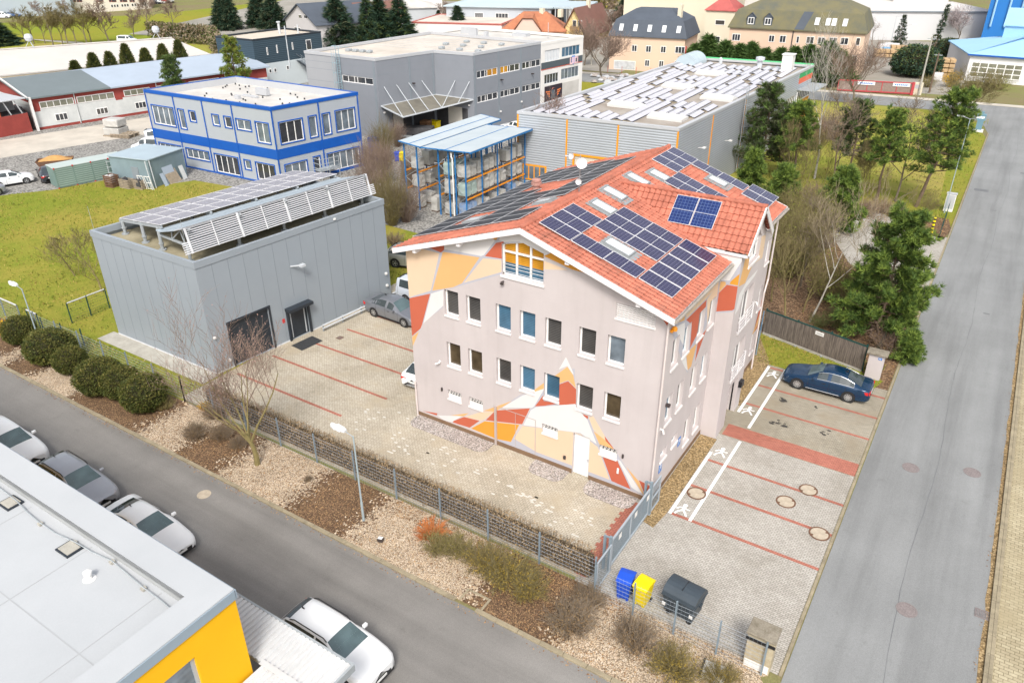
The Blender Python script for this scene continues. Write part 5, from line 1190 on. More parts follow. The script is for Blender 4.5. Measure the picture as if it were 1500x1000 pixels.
# ---- dark blue grey building
db = Bld('dark_blue_building', 'flat roofed building, dark blue grey above and pale grey below, with slit windows', [(-117, 89.3), (-107.9, 89.4), (-106.4, 103.4), (-116.5, 104)], 8.0)
M_dblue = ribbed('dark_blue_cladding', (.04, .07, .095), .3, .5); M_paleg = mk('pale_grey_render', (.50, .55, .57), .8, .08, .4)
db.walls([M_dblue, M_paleg], paint={k: [([(0, 0), (db.s[k].len, 0), (db.s[k].len, 4.1), (0, 4.1)], 1)] for k in range(4)}); db.parapet(.25, 7.85, 8.1, M_navy); db.flat(7.8, 0, mk('beige_membrane', (.55, .48, .40), .9, .12, .3))
bwin(db, 1, [(2.4, 5.4, 2.65, 6.6, 1), (4.4, 5.5, 4.62, 6.8, 1), (7.6, 5.7, 7.85, 6.9, 1), (10.6, 5.3, 11.7, 7.0, 1), (2.3, 2.5, 2.8, 3.2, 1), (3.3, 2.5, 3.8, 3.2, 1), (5.9, 2.6, 6.4, 3.3, 1)])
m = db.mb(); m.tube((-112, 99, 7.8), (-112, 99, 9.6), .2, n=8); m.tube((-112, 99, 9.6), (-112, 99, 9.8), .35, n=8); m.build('flue', M_alu, db.o)
for a, b, r_ in (((-109.5, 101, 7.8), (-109.5, 101, 9.2), .12), ((-107.2, 96, 3), (-107.2, 96, 9.6), .1)): m = db.mb(); m.tube(a, b, r_, n=8); m.build('flue', M_alu, db.o)
m = MB(); m.M = db.s[1].M
for k in range(10): m.box(8.2+k*.45, -1.2, 3.9-k*.33, 8.75+k*.45, -.05, 3.98-k*.33)
for d in (-1.2, -.1): m.beam((8.2, d, 3.95), (12.8, d, .6), .12, .25); m.beam((8.2, d, 4.95), (12.8, d, 1.6), .05)
for k in range(8): m.beam((8.4+k*.6, -1.2, 3.9-k*.43), (8.4+k*.6, -1.2, 4.85-k*.43), .04)
m.build('outside_stair', M_paneld, db.o)
# ---- mansion with slate mansard, and the longer mossy one
p1 = Bld('slate_mansard_house', 'peach house with dark slate mansard roof and five roof windows across the street', [(-67.6, 140.0), (-53.6, 142.3), (-55.2, 153), (-69.2, 150.7)], 6.1, 'house')
p1.walls([M_pea]); ringroof(p1, [(-.35, 6.0), (-.35, 6.15), (.75, 8.9), (3.6, 10.6)], M_gtile)
bwin(p1, 0, [(4.3, 3.4, 5.3, 4.6), (7.0, 3.4, 8.0, 4.6), (9.8, 3.45, 10.8, 4.65), (12.5, 3.5, 14.3, 4.75, 3), (7.0, .9, 7.9, 2.1), (9.7, .9, 10.6, 2.1), (12.6, .6, 14, 2.2, 3)])
bwin(p1, 0, [(1.0, .1, 5.2, 1.7, 1)], gm=mk('graffiti_garage', (.55, .56, .58), .8, .35, 1.6), name='garage_door')
bwin(p1, 0, [(14.35, 3.4, 14.6, 4.8, 1)], plainm('red_shutter', (.5, .06, .05), .5), plainm('red_shutter', (.5, .06, .05), .5), 'shutter')
for u in (1.6, 4.3, 7.0, 9.7, 12.4):
    m = MB(); m.M = p1.s[0].M; m.face([(u, -.12, 7.0), (u+.75, -.12, 7.0), (u+.8, .34, 8.15), (u+.05, .34, 8.15)]); m.build('roof_window', M_blindw, p1.o)
m = p1.mb(); m.box(-56.2, 144.0, 9.0, -55.5, 144.8, 11.6); m.build('chimney', M_crm, p1.o)
p2_ = Bld('mossy_mansard_house', 'long three storey peach building with mossy mansard roof, dormers and roof windows', [(-47.7, 148.9), (-24.6, 151.1), (-26, 165), (-49, 163)], 7.8, 'house')
p2_.walls([M_pea]); ringroof(p2_, [(-.35, 7.7), (-.35, 7.9), (.9, 10.8), (4.4, 12.4)], M_moss)
bwin(p2_, 0, [(.6, 5.5, 2.1, 6.7, 3), (7.2, 5.6, 8.2, 6.8), (9.1, 5.6, 10.2, 6.85), (12.0, 5.65, 12.5, 6.85, 1), (13.7, 5.7, 15.0, 6.9), (15.6, 5.7, 16.9, 6.9), (17.5, 5.75, 18.8, 6.95), (19.4, 5.8, 20.7, 7.0), (21.9, 5.8, 22.6, 7.1, 1), (19.5, 3.0, 20.8, 4.2), (21.8, 3.0, 22.6, 4.2, 1), (6.9, 3.1, 7.7, 4.2), (8.8, 3.1, 9.6, 4.2), (21.5, .6, 22.3, 2.0, 1)])
for u in (14.6, 16.4, 17.4, 19.2):
    m = MB(); m.M = p2_.s[0].M; m.face([(u, -.08, 8.8), (u+.75, -.08, 8.8), (u+.8, .42, 9.95), (u+.05, .42, 9.95)]); m.build('roof_window', M_blindw, p2_.o)
for u in (2.9, 5.9):
    m = MB(); m.M = p2_.s[0].M; m.box(u, -.15, 8.3, u+1.5, 1.6, 9.6, 0); m.face([(u-.1, -.25, 9.6), (u+.75, -.25, 10.4), (u+.75, 1.8, 10.4), (u-.1, 1.8, 9.6)], 0); m.face([(u+1.6, -.25, 9.6), (u+.75, -.25, 10.4), (u+.75, 1.8, 10.4), (u+1.6, 1.8, 9.6)], 0); m.face([(u, -.15, 9.6), (u+1.5, -.15, 9.6), (u+.75, -.15, 10.35)], 0)
    m.box(u+.2, -.2, 8.45, u+1.3, -.152, 9.6, 1); m.face([(u+.3, -.205, 8.6), (u+.7, -.205, 8.6), (u+.7, -.205, 9.5), (u+.3, -.205, 9.5)], 2); m.face([(u+.8, -.205, 8.6), (u+1.2, -.205, 8.6), (u+1.2, -.205, 9.5), (u+.8, -.205, 9.5)], 2); m.build('dormer', [M_gtile, M_pvc, M_gmid], p2_.o)
m = MB(); m.M = p2_.s[0].M; m.face([(11.4, -.36, 7.95), (13.0, -.36, 7.95), (14.1, .86, 10.8), (12.5, .86, 10.8)]); m.build('grey_roof_strip', M_gtile, p2_.o)
m = MB(); m.M = p2_.s[0].M; m.tube((11.3, -.1, 1), (11.3, -.1, 7.8), .09, n=6); m.build('downpipe', M_dark, p2_.o)
m = p2_.mb(); m.tube((-38.6, 155.6, 12.4), (-38.6, 155.6, 13.6), .18, n=8); m.build('chimney', plainm('red_flue', (.6, .12, .08), .5), p2_.o)
# ---- cream factory between them
cf = Bld('cream_factory', 'tall windowless cream factory hall behind the slate mansard house', [(-82, 176), (-58, 178), (-60, 205), (-84, 203)], 13)
cf.walls([M_crm]); cf.flat(13.02, 0, M_roofw)
ct = Bld('cream_tower', 'narrow cream stair tower with a red roof beside the factory', [(-59.5, 168.5), (-53.5, 169), (-54, 177), (-60, 176.5)], 8.6, 'tower')
ct.walls([M_crm]); ringroof(ct, [(-.3, 8.6), (-.3, 8.75), (2.9, 11.4)], mk('tower_red_roof', (.42, .10, .09), .7, .2, 1))
bwin(ct, 0, [(2.2, 5.9, 4.2, 6.9, 1), (2.6, 2.4, 3.6, 3.7, 1)])
cw = Bld('cream_workshop', 'low cream workshop with a pale lean roof in front of the stair tower', pxq((1015, 66), (1048, 69), 11), 4.0)
cw.walls([M_crm]); ringroof(cw, [(-.3, 4.0), (-.3, 4.2), (3.5, 5.0)], mk('cream_roof', (.62, .56, .46), .8, .1, .5)); bwin(cw, 0, [(3.6, .8, 4.6, 2.8, 1)])
cg = Bld('cream_barn', 'tall pale barn with slatted wall right of the cream tower', [(-52.6, 172), (-48.0, 172.5), (-49, 190), (-53.5, 189.5)], 11, 'barn'); cg.walls([mk('slatted_wall', (.60, .58, .54), .8, .12, .8)], tops=gtops(cg, 0, 12.4)); gable(cg, 0, 12.4, M_crm)
# ---- houses in the middle distance
oh = Bld('orange_roofed_house', 'wide low house with orange tiled half hipped roof behind the white office', pxq((735, 63), (826, 64), 11), 2.6, 'house')
oh.walls([mk('pink_wall', (.62, .45, .38), .9, .08, .5)]); ringroof(oh, [(-.5, 2.5), (-.5, 2.75), (4.6, 6.4)], M_rtile)
m = MB(); m.M = oh.s[0].M; a = oh.s[0].len*.42; m.face([(a-3.2, -.6, 2.6), (a+3.2, -.6, 2.6), (a+1.2, -.6, 5.3), (a-1.2, -.6, 5.3)], 1); m.face([(a-3.6, -1.0, 2.5), (a-1.2, -1.0, 5.5), (a-1.2, 4, 5.9), (a-3.6, 1, 2.6)], 0); m.face([(a+3.6, -1.0, 2.5), (a+1.2, -1.0, 5.5), (a+1.2, 4, 5.9), (a+3.6, 1, 2.6)], 0); m.face([(a-1.2, -1, 5.5), (a+1.2, -1, 5.5), (a+1.2, 4, 6.2), (a-1.2, 4, 6.2)], 0); m.build('cross_gable', [M_rtile, mk('pink_wall', None)], oh.o)
m = oh.mb(); c = sum(oh.pts, V((0, 0)))/4
for dx in (1.5, 6.5): m = oh.mb(); m.box(c.x+dx, c.y-.5, 5.5, c.x+dx+1, c.y+.5, 7.2); m.build('chimney', M_crm, oh.o)
yh = Bld('yellow_house', 'yellow gabled house with red brown roof and a wooden balcony', pxq((826, 62), (856, 64), 15), 3.0, 'house')
M_yh = mk('pale_yellow_wall', (.72, .56, .27), .9, .06, .5)
zr = 7.6; yh.walls([M_yh], tops=gtops(yh, 0, zr)); gable(yh, 0, zr, M_btile, .8)
l_ = yh.s[0].len; bwin(yh, 0, [(l_*.40, 2.9, l_*.40+1, 5.0, 1), (l_*.66, 2.9, l_*.66+1, 5.0, 1)])
m = MB(); m.M = yh.s[0].M; m.box(l_*.34, -.9, 2.7, l_*.84, -.01, 2.82); m.box(l_*.34, -.9, 2.85, l_*.84, -.84, 3.7); m.build('balcony', mk('balcony_wood', (.35, .22, .09), .7, .2, 2), yh.o)
m = yh.mb(); c = sum(yh.pts, V((0, 0)))/4; m.box(c.x-.4, c.y-.4, 6, c.x+.4, c.y+.4, 9.2); m.build('chimney', M_crm, yh.o)
gy = Bld('grey_depot', 'long pale grey depot with light metal roof and open loading bay', pxq((655, 46), (806, 50), 22), 6.0)
gy.walls([mk('depot_grey', (.42, .45, .49), .8, .08, .3)]); ringroof(gy, [(-.6, 6.0), (-.6, 6.3), (10.4, 8.2)], mk('depot_roof', (.42, .50, .54), .5, .08, .2))
L_ = gy.s[0].len; bwin(gy, 0, [(L_*.28, 3.2, L_*.36, 4.7, 4), (L_*.48, 3.2, L_*.60, 4.7, 4), (L_*.70, 3.2, L_*.82, 4.7, 4)])
m = MB(); m.M = gy.s[1].M; m.box(1, -.05, .1, 18, -.01, 5.4); m.build('bay_opening', M_dark, gy.o)
m = MB(); m.M = gy.s[0].M; m.box(L_, 1, 5.9, L_+9, 20, 6.3); m.build('bay_roof', mk('depot_roof', None), gy.o)
m = MB(); m.M = gy.s[0].M
for k in range(3):
    for d in (1.3, 10, 19): m.beam((L_+1+k*3.8, d, 0), (L_+1+k*3.8, d, 5.9), .25)
m.build('bay_post', M_trim, gy.o)
wg = Bld('gable_house', 'grey white gabled house with dark slate roof behind the dark blue building', pxq((423, 66), (468, 76), 17), 6.2, 'house')
zl = wg.s[0].uz(423, 29)[1]; wg.h = zl; zr = wg.s[0].uz(441.6, 6.5)[1]
wg.walls([mk('grey_white_render', (.50, .48, .48), .9, .06, .5)], tops=gtops(wg, 0, zr)); gable(wg, 0, zr, M_gtile, .5)
l_ = wg.s[0].len
def pxwin(b, k, rects, **kw): bwin(b, k, [(*b.s[k].uz(x0, y1), *b.s[k].uz(x1, y0), *r) for x0, y0, x1, y1, *r in rects], **kw)
pxwin(wg, 0, [(438, 22, 442, 27), (446, 22.5, 450, 27.5), (432, 41, 440, 45)])
bh_ = Bld('brown_roofed_house', 'white house with brown roof between the tall spruces', pxq((512, 62), (536, 66), 12), 5.0, 'house'); bh_.h = bh_.s[0].uz(512, 24)[1]
bh_.walls([M_wfar], tops=gtops(bh_, 0, bh_.h+3)); gable(bh_, 0, bh_.h+3, M_btile, .6); pxwin(bh_, 0, [(518, 31, 527, 40)])
wl2 = Bld('white_low_hall', 'low white roofed store with grey gable end beside the spruces', pxq((572, 40), (642, 38), 16), 4.6); wl2.walls([mk('store_grey', (.42, .44, .46), .8, .08, .4)]); ringroof(wl2, [(-.4, 4.6), (-.4, 4.8), (5.5, 6.4)], M_roofw)
wl3 = Bld('flat_store', 'sprawling flat white roofed store behind the grey warehouse', pxq((604, 56), (735, 60), 20), 3.6); wl3.walls([M_wfar]); wl3.flat(3.62, -.2, M_wroof); wl3.parapet(.3, 3.4, 3.8, mk('red_edge', (.45, .12, .1), .7, .1))
wt_ = Bld('white_superstore', 'tall white superstore wall with dark and red panels on the horizon', pxq((545, 20), (648, 16), 30), 11); wt_.walls([M_wfar]); wt_.flat(11.02, 0, M_roofw)
L_ = wt_.s[0].len; bwin(wt_, 0, [(L_*.05, 1.5, L_*.58, 6.5, 12)], gm=M_gsky); bwin(wt_, 0, [(L_*.66, 6.5, L_*.77, 8.5, 1)], M_gtile, M_navy, 'wall_panel'); bwin(wt_, 0, [(L_*.75, 9.5, L_*.86, 11, 1), (L_*.87, 4.2, L_*.94, 6.2, 1)], M_rtile, plainm('sign_red', (.55, .05, .05), .5), 'wall_panel')
oc = Bld('orange_clad_store', 'amber clad store at the top edge beyond the depot', pxq((790, 12), (832, 10), 30), 9); oc.walls([M_amber]); oc.flat(9.02, 0, M_roofw)
# ---- far left industrial park
fl1 = Bld('grey_industrial_hall', 'huge blue grey industrial hall at the top left corner', pxq((-60, 27), (108, 22.5), 60), 16); fl1.walls([mk('far_grey_cladding', (.33, .38, .42), .6, .1, .05)]); fl1.flat(16.02, 0, M_roofw)
pxwin(fl1, 0, [(64, 10, 67, 15, 1), (69, 10, 72, 15, 1), (73, 10, 76, 15, 1)])
fl2 = Bld('cream_office_block', 'cream office block with red window reveals at the far left', pxq((109, 21), (222, 13), 30), 12, 'office block'); fl2.walls([mk('far_cream', (.70, .65, .56), .9, .06, .1)]); fl2.flat(12.02, 0, M_roofw)
r_ = [(x, 9.5-(x-109)*.05, x+2.2, 14.2-(x-109)*.05, 1) for x in (118, 142, 149, 163, 167, 171, 178, 182, 186, 193, 197, 201, 208, 212)]
pxwin(fl2, 0, [(a, b, c_, d, 1) for a, b, c_, d, _ in r_])
pxwin(fl2, 0, [(x, -3, x+2.2, 3.5, 1) for x in (108, 113, 117, 142, 145, 148, 160, 164, 167, 176, 180, 183, 190, 194, 205, 209)], fm=mk('oxide_red_board', None))
# ---- right: big white warehouse and the blue works
bw_ = Bld('white_warehouse', 'very long white sheet clad warehouse across the top right', pxq((1262, 58.5), (1447, 60.5), 70), 6.3); bw_.h = bw_.s[0].uz(1330, 18)[1]
bw_.walls([mk('white_cladding', (.55, .55, .56), .6, .07, .1)]); ringroof(bw_, [(-.3, bw_.h), (-.3, bw_.h+.3), (8, bw_.h+1.6), (8.05, bw_.h+2.8), (34, bw_.h+3.4)], mk('white_far_roof', (.60, .57, .54), .8, .08, .05))
m = MB(); m.M = bw_.s[0].M; m.box(0, -.35, bw_.h-.02, bw_.s[0].len, -.31, bw_.h+.28); m.build('gutter', M_paneld, bw_.o)
cB = G(1412, 118); q_ = G(1384, 95); r__ = G(1530, 128)
bl = Bld('blue_roofed_works', 'white works hall with sky blue roof and a large gridded window by the street corner', [(cB.x, cB.y), (cB.x+34, cB.y-1), (cB.x+35, cB.y+34), (q_.x, q_.y)], 6.6); bl.h = bl.s[0].uz(1421, 80)[1]
M_wworks = mk('works_white', (.70, .69, .70), .8, .07, .5); M_sky = mk('sky_blue_roof', (.30, .52, .74), .5, .08, .2)
bl.walls([M_wworks]); ringroof(bl, [(-.4, bl.h-.05), (-.4, bl.h+.15), (12, bl.h+3.0)], M_sky)
m = MB(); m.M = bl.s[0].M; m.beam((-.4, -.42, bl.h), (34, -.42, bl.h), .1, .25); m.build('gutter', M_blue, bl.o)
window(bl.o, bl.s[0].M, .5, .7, 8.3, bl.h-1.1, M_pvc, M_gwin, -.12, 6, 3, .16)
k_ = G(1434, 66).xy; bk = Bld('blue_hall', 'tall deep blue hall behind the sky blue roof at the right edge', [k_, k_+V((60, 3)), k_+V((58, 45)), k_+V((-1, 42))], 17); bk.walls([mk('deep_blue_cladding', (.02, .17, .50), .5, .12, .1)]); bk.flat(17.02, 0, M_sky)
m = MB(); m.M = bk.s[0].M
for u in (1.2, 4.0, 6.4): m.tube((u, -.4, 4), (u, -.4, 16.5), .22, n=6)
m.build('pipe', M_sky, bk.o)
k_ = G(1466, 62, bl.h+1).xy; bt = Bld('blue_attic', 'pale blue gabled rooftop volume on the works at the right edge', [k_, k_+V((22, 0)), k_+V((22, 12)), k_+V((0, 12))], bl.h+4.0, 'rooftop'); bt.walls([M_sky], z0=bl.h-1, tops=gtops(bt, 3, bl.h+6.3)); gable(bt, 3, bl.h+6.3, M_sky, .3)
# ================================================================= trees, shrubs, hedges
random.seed(41)
def leafm(name, c, c2, rough=.65):
    if name in CACHE: return CACHE[name]
    n = NT(name); n.col(n.ramp(n.noise(1.6, 4, .65), [(.34, rgb(c2)), (.64, rgb(c))]))
    CACHE[name] = n.fin(rough, 0, .25); return CACHE[name]
L_pine = leafm('pine_needles', (.10, .16, .035), (.045, .085, .02)); L_pine2 = leafm('pine_needles_light', (.20, .27, .05), (.10, .16, .03)); L_pine3 = leafm('pine_needles_grey', (.11, .12, .06), (.06, .075, .04))
L_yew = leafm('yew_leaves', (.085, .095, .018), (.03, .045, .010)); L_yew2 = leafm('yew_tips', (.17, .15, .04), (.085, .09, .02)); L_thuja = leafm('thuja_scales', (.085, .10, .025), (.045, .06, .016))
L_spruce = leafm('spruce_needles', (.035, .07, .04), (.016, .038, .022)); L_spruce2 = leafm('spruce_tips', (.10, .13, .04), (.05, .08, .025)); L_green = leafm('fresh_needles', (.13, .20, .05), (.05, .10, .03))
L_brown = leafm('dry_beech_leaves', (.36, .24, .12), (.20, .13, .065)); L_brown2 = leafm('grey_twigs', (.30, .235, .16), (.17, .13, .09)); L_yel = leafm('forsythia_flowers', (.75, .46, .01), (.55, .30, .0)); L_olive = leafm('olive_twigs', (.24, .20, .04), (.13, .115, .03)); L_ol2 = leafm('olive_leaves', (.30, .30, .055), (.12, .15, .025)); L_orange = leafm('orange_twigs', (.55, .20, .06), (.36, .12, .04)); L_pink = leafm('pink_buds', (.42, .27, .24), (.27, .17, .14)); L_litter = leafm('fallen_leaves', (.42, .26, .12), (.24, .13, .06), .8)
K_pine = mk('pine_bark', (.17, .12, .085), .95, .35, 4, bump=.4); K_grey = mk('grey_bark', (.19, .155, .115), .95, .35, 4, bump=.4); K_olive = mk('mossy_bark', (.24, .20, .085), .95, .35, 4, bump=.4); K_birch = mk('birch_bark', (.50, .48, .42), .8, .45, 3, c2=(.22, .2, .17)); K_twig = mk('twig_bark', (.21, .165, .12), .95, .3, 3); K_ptwig = mk('pinkish_twig', (.23, .165, .13), .95, .3, 3); K_otwig = mk('olive_twig', (.19, .155, .07), .95, .3, 3)
def rv():
    while True:
        v = V((rnd(-1, 1), rnd(-1, 1), rnd(-1, 1)))
        if .05 < v.length < 1: return v.normalized()
def leaf(mb, p, s, m=0, d=None, w=.5):
    a = d or rv(); b = a.cross(rv()).normalized()*s*w; a = a*s
    mb.face([p-b*.5, p+a*.5-b*.15, p+a, p+b*.5], m)
def tuft(mb, p, d, s, m, n=9, w=.11):
    d = V(d).normalized()
    for _ in range(n):
        a = (d+rv()*.95).normalized(); b = a.cross(rv()).normalized()*s*w; mb.face([p-b, p+b, p+a*s], m)
def meshes(*mbs):
    """build helper: (MB, name, mats) -> bare mesh data"""
    out = []
    for m, nm, mats in mbs: o = m.build(nm, mats); out.append((nm, o.data)); bpy.data.objects.remove(o)
    return out
def plant(name, label, cat, loc, parts, rz=None, sc=1, group=None):
    t = thing(name, label, cat, loc, rnd(0, 6.28) if rz is None else rz, group); t.scale = sc if hasattr(sc, '__len__') else (sc, sc, sc)
    for nm, me in parts: o = bpy.data.objects.new(nm, me); COL.objects.link(o); o.parent = t
    return t
def wobble(p, q, n, amp):
    pts = [p+(q-p)*(k/n)+(rv()*amp if 0 < k < n else V((0, 0, 0))) for k in range(n+1)]; return pts
def pine(h, bare, spread, seed, mats, lean=(0, 0), dens=1.0, pw=.75):
    """unit in metres; trunk mesh with limbs, crown mesh of needle tufts"""
    random.seed(seed); T, C_ = MB(), MB(); top = V((lean[0], lean[1], h)); tr = wobble(V((0, 0, -.1)), top, 7, .12); r0 = h*.017
    for k in range(7): T.tube(tr[k], tr[k+1], r0*(1-k/7.6), r0*(1-(k+1)/7.6), 7, 0, False)
    def at(f): k = min(6, int(f*7)); return tr[k]+(tr[k+1]-tr[k])*(f*7-k)
    f = bare
    while f < .985:
        c = at(f); a0 = rnd(0, 6.28); nb = random.randint(4, 6); w = 1-(f-bare)/(1-bare)
        for b in range(nb):
            a = a0+b*6.283/nb+rnd(-.4, .4); L_ = spread*(.25+.85*w**pw)*rnd(.6, 1.15); up = rnd(-.05, .35)+(1-w)*.5
            e = c+V((math.cos(a)*L_, math.sin(a)*L_, up*L_)); mid = (c+e)/2+V((0, 0, -.06*L_)); rb = r0*.28*w+.012
            T.tube(c, mid, rb, rb*.7, 4, 0, False); T.tube(mid, e, rb*.7, .01, 4, 0, False)
            nt = max(4, int(L_*14*dens))
            for k in range(nt):
                t = .3+.7*(k+rnd(0, 1))/nt; p = c+(e-c)*t+V((rnd(-.3, .3), rnd(-.3, .3), rnd(-.2, .45)))*(.45+.35*L_*.5); d = (e-c).normalized()+V((0, 0, .7))
                tuft(C_, p, d, rnd(.28, .46), 1 if rnd(0, 1) < .3+.2*(t > .8) else 0, 13, .075)
            tuft(C_, e, (e-c).normalized()+V((0, 0, .4)), .4, 1, 12)
        f += rnd(.035, .06)*(.7+.4*w)
    for k in range(6): p = at(.97)+rv()*.12; tuft(C_, p+V((0, 0, .1)), (0, 0, 1), .4, 1, 12)
    if bare > .25:
        for k in range(16):
            f = rnd(.12, bare); c = at(f); a = rnd(0, 6.28); L_ = spread*rnd(.3, .8); e = c+V((math.cos(a)*L_, math.sin(a)*L_, rnd(-.1, .3)*L_)); T.tube(c, e, .02, .006, 3, 0, False)
            for _ in range(3): q = c+(e-c)*rnd(.4, .9); T.tube(q, q+rv()*.4, .007, .003, 3, 0, False)
    random.seed(seed+99); return meshes((T, 'trunk', K_pine), (C_, 'crown', mats))
def bare_tree(h, seed, th=.2, r0=None, spread=.5, lv=4, bark=None, twig=None, kids=(6, 5, 4, 4), up=.55, bud=None, lean=(0, 0), droop=0, rmin=.012, fork=0):
    random.seed(seed); T, C_ = MB(), MB(); r0 = r0 or h*.016
    def grow(p, d, L_, r, l):
        n = 4 if l < 2 else 3; pts = [p]; q = p; dd = d.normalized()
        for k in range(n):
            dd = (dd+rv()*.16+V((0, 0, .10*(1 if not droop else -droop*(l > 1))))).normalized(); q = q+dd*L_/n; pts.append(q)
        M_ = T if l < 2 else C_; sd = (7, 5, 4, 3, 3)[l]
        for k in range(n): tp = .92 if l == 0 and not fork else (.45 if l == 0 else .7); M_.tube(pts[k], pts[k+1], r*(1-tp*k/n), r*(1-tp*(k+1)/n), sd, 0, False)
        if l >= lv:
            if bud is not None:
                for _ in range(2): leaf(C_, pts[random.randint(1, n)], rnd(.04, .1), 1)
            return
        nk = kids[l]+random.randint(-1, 1)
        for c in range(nk):
            t0 = .3 if l else (.62 if fork else th); t = t0+(1-t0)*(c+.9)/nk; k = min(n-1, int(t*n)); b = pts[k]+(pts[k+1]-pts[k])*(t*n-k)
            a = rnd(0, 6.28); side = V((math.cos(a), math.sin(a), 0)); side = (side-dd*side.dot(dd)).normalized()
            nd = dd*up+side*spread*1.6+V((0, 0, .25)); grow(b, nd, L_*(rnd(1.5, 2.15) if fork and not l else rnd(.42, .68)*(1.0 if l else 1-.45*t)), max(rmin, r*(1-.7*t)*rnd(.45, .6)*(1.6 if fork and not l else 1)), l+1)
    grow(V((0, 0, -.05)), V((lean[0], lean[1], 1)), h*(fork or .88), r0, 0); random.seed(seed+7)
    return meshes((T, 'trunk', bark or K_grey), (C_, 'crown', [twig or K_twig, bud or L_brown]))
def twig_bush(r, h, seed, stems=90, bark=None, leafmat=None, nl=500, ls=.07, flat=1.0):
    random.seed(seed); T, C_ = MB(), MB()
    for _ in range(stems):
        a = rnd(0, 6.28); rr = r*math.sqrt(rnd(0, 1)); e = V((math.cos(a)*rr, math.sin(a)*rr*flat, h*rnd(.55, 1.0)*(1-.35*(rr/r)**2))); p = V((math.cos(a)*rr*.18+rnd(-.1, .1), math.sin(a)*rr*.18, 0)); m_ = (p+e)/2+rv()*.12*h; pts = [p, m_, e]
        T.tube(p, m_, .014, .011, 3, 0, False); T.tube(m_, e, .011, .006, 3, 0, False)
        for _ in range(4): q = m_+(e-m_)*rnd(0, 1); T.tube(q, q+(e-m_).normalized()*rnd(.1, .3)*h+rv()*.22*h, .008, .004, 3, 0, False)
        for _ in range(int(nl/stems)): q = m_+(e-m_)*rnd(-.3, 1.1); leaf(C_, q+rv()*.14*h, rnd(.6, 1.3)*ls, 0)
    random.seed(seed+3); return meshes((T, 'stems', bark or K_twig), (C_, 'leaves', leafmat or L_brown))
def shell(rx, ry, rz, seed, mats, n=5200, s=.1, z0=.5, core=True, prof=None):
    """dense evergreen body: small leaves over a lumpy outline"""
    random.seed(seed); C_, I = MB(), MB()
    for k in range(n):
        v = rv()
        if v.z < -.75: continue
        f = rnd(.84, 1.03)*(1+.09*noise.noise(v*2.6+V((seed, 0, 0)))); p = V((v.x*rx*f, v.y*ry*f, rz*(z0+v.z*f*(1-z0)*.98 if v.z > 0 else z0+v.z*f*z0)))
        leaf(C_, p, rnd(.6, 1.4)*s, 1 if rnd(0, 1) < .16+.34*max(0, v.z) else 0, (v*.9+rv()).normalized(), .6)
    nu, nv = 14, 9; rows = []
    for j in range(nv+1):
        t = math.pi*j/nv; z = math.cos(t); rows.append([I.add((rx*.85*math.sin(t)*math.cos(6.2832*i/nu), ry*.85*math.sin(t)*math.sin(6.2832*i/nu), rz*max(0, (z0+z*(1-z0)*.85 if z > 0 else z0+z*z0)))) for i in range(nu)])
    for j in range(nv):
        for i in range(nu): I.idx((rows[j][i], rows[j][(i+1) % nu], rows[j+1][(i+1) % nu], rows[j+1][i]))
    random.seed(seed+5); return meshes((I, 'branches', mk('inner_twigs', (.03, .028, .012), .95, .3, 3)), (C_, 'leaves', mats))
def conifer(h, r, seed, mats, bare=.06, droop=.35, n=46, dens=9, s=.5, leanx=0):
    """spruce or cypress: cone of drooping leaf sprays around a straight trunk"""
    random.seed(seed); T, C_ = MB(), MB(); T.tube((0, 0, -.1), (leanx, 0, h*.98), h*.014, .02, 6, 0, False)
    for k in range(n):
        f = bare+(1-bare)*(k+rnd(0, .6))/n; w = (1-f)**.8; c = V((leanx*f, 0, h*f)); nb = 7
        for b in range(nb):
            a = rnd(0, 6.28); L_ = r*w*rnd(.65, 1.12)+.12; e = c+V((math.cos(a)*L_, math.sin(a)*L_, -droop*L_+.1)); T.tube(c, e, .03*w+.008, .006, 3, 0, False)
            for q in range(max(2, int(L_*dens/3))): t = .25+.8*rnd(0, 1); p = c+(e-c)*t+rv()*.12*L_; tuft(C_, p, (e-c).normalized()+V((0, 0, .15)), s*rnd(.6, 1.1), 1 if rnd(0, 1) < .22 else 0, 5)
    tuft(C_, V((leanx, 0, h*.97)), (0, 0, 1), s, 1, 7)
    random.seed(seed+2); return meshes((T, 'trunk', K_pine), (C_, 'crown', mats))
def column(h, r, seed, mats, n=4200, s=.42):
    random.seed(seed); T, C_ = MB(), MB(); T.tube((0, 0, -.1), (0, 0, h*.9), .1, .02, 5, 0, False)
    for k in range(n):
        f = rnd(.02, 1)**1.0; a = rnd(0, 6.28); rr = r*min(1, (1-f)*2.2)**.6*rnd(.8, 1.05)*(1+.12*noise.noise(V((a, f*4, seed))))
        leaf(C_, V((math.cos(a)*rr, math.sin(a)*rr, h*f)), rnd(.7, 1.3)*s, 1 if rnd(0, 1) < .25 else 0, (V((math.cos(a), math.sin(a), 1.2))+rv()*.7).normalized(), .5)
    random.seed(seed+2); return meshes((T, 'trunk', K_pine), (C_, 'crown', mats))
def gp(px, py, z=0): p = G(px, py); return (p.x, p.y, z)
def hpx(px, py, pt): p = G(px, py); return zat(p.x, p.y, pt)
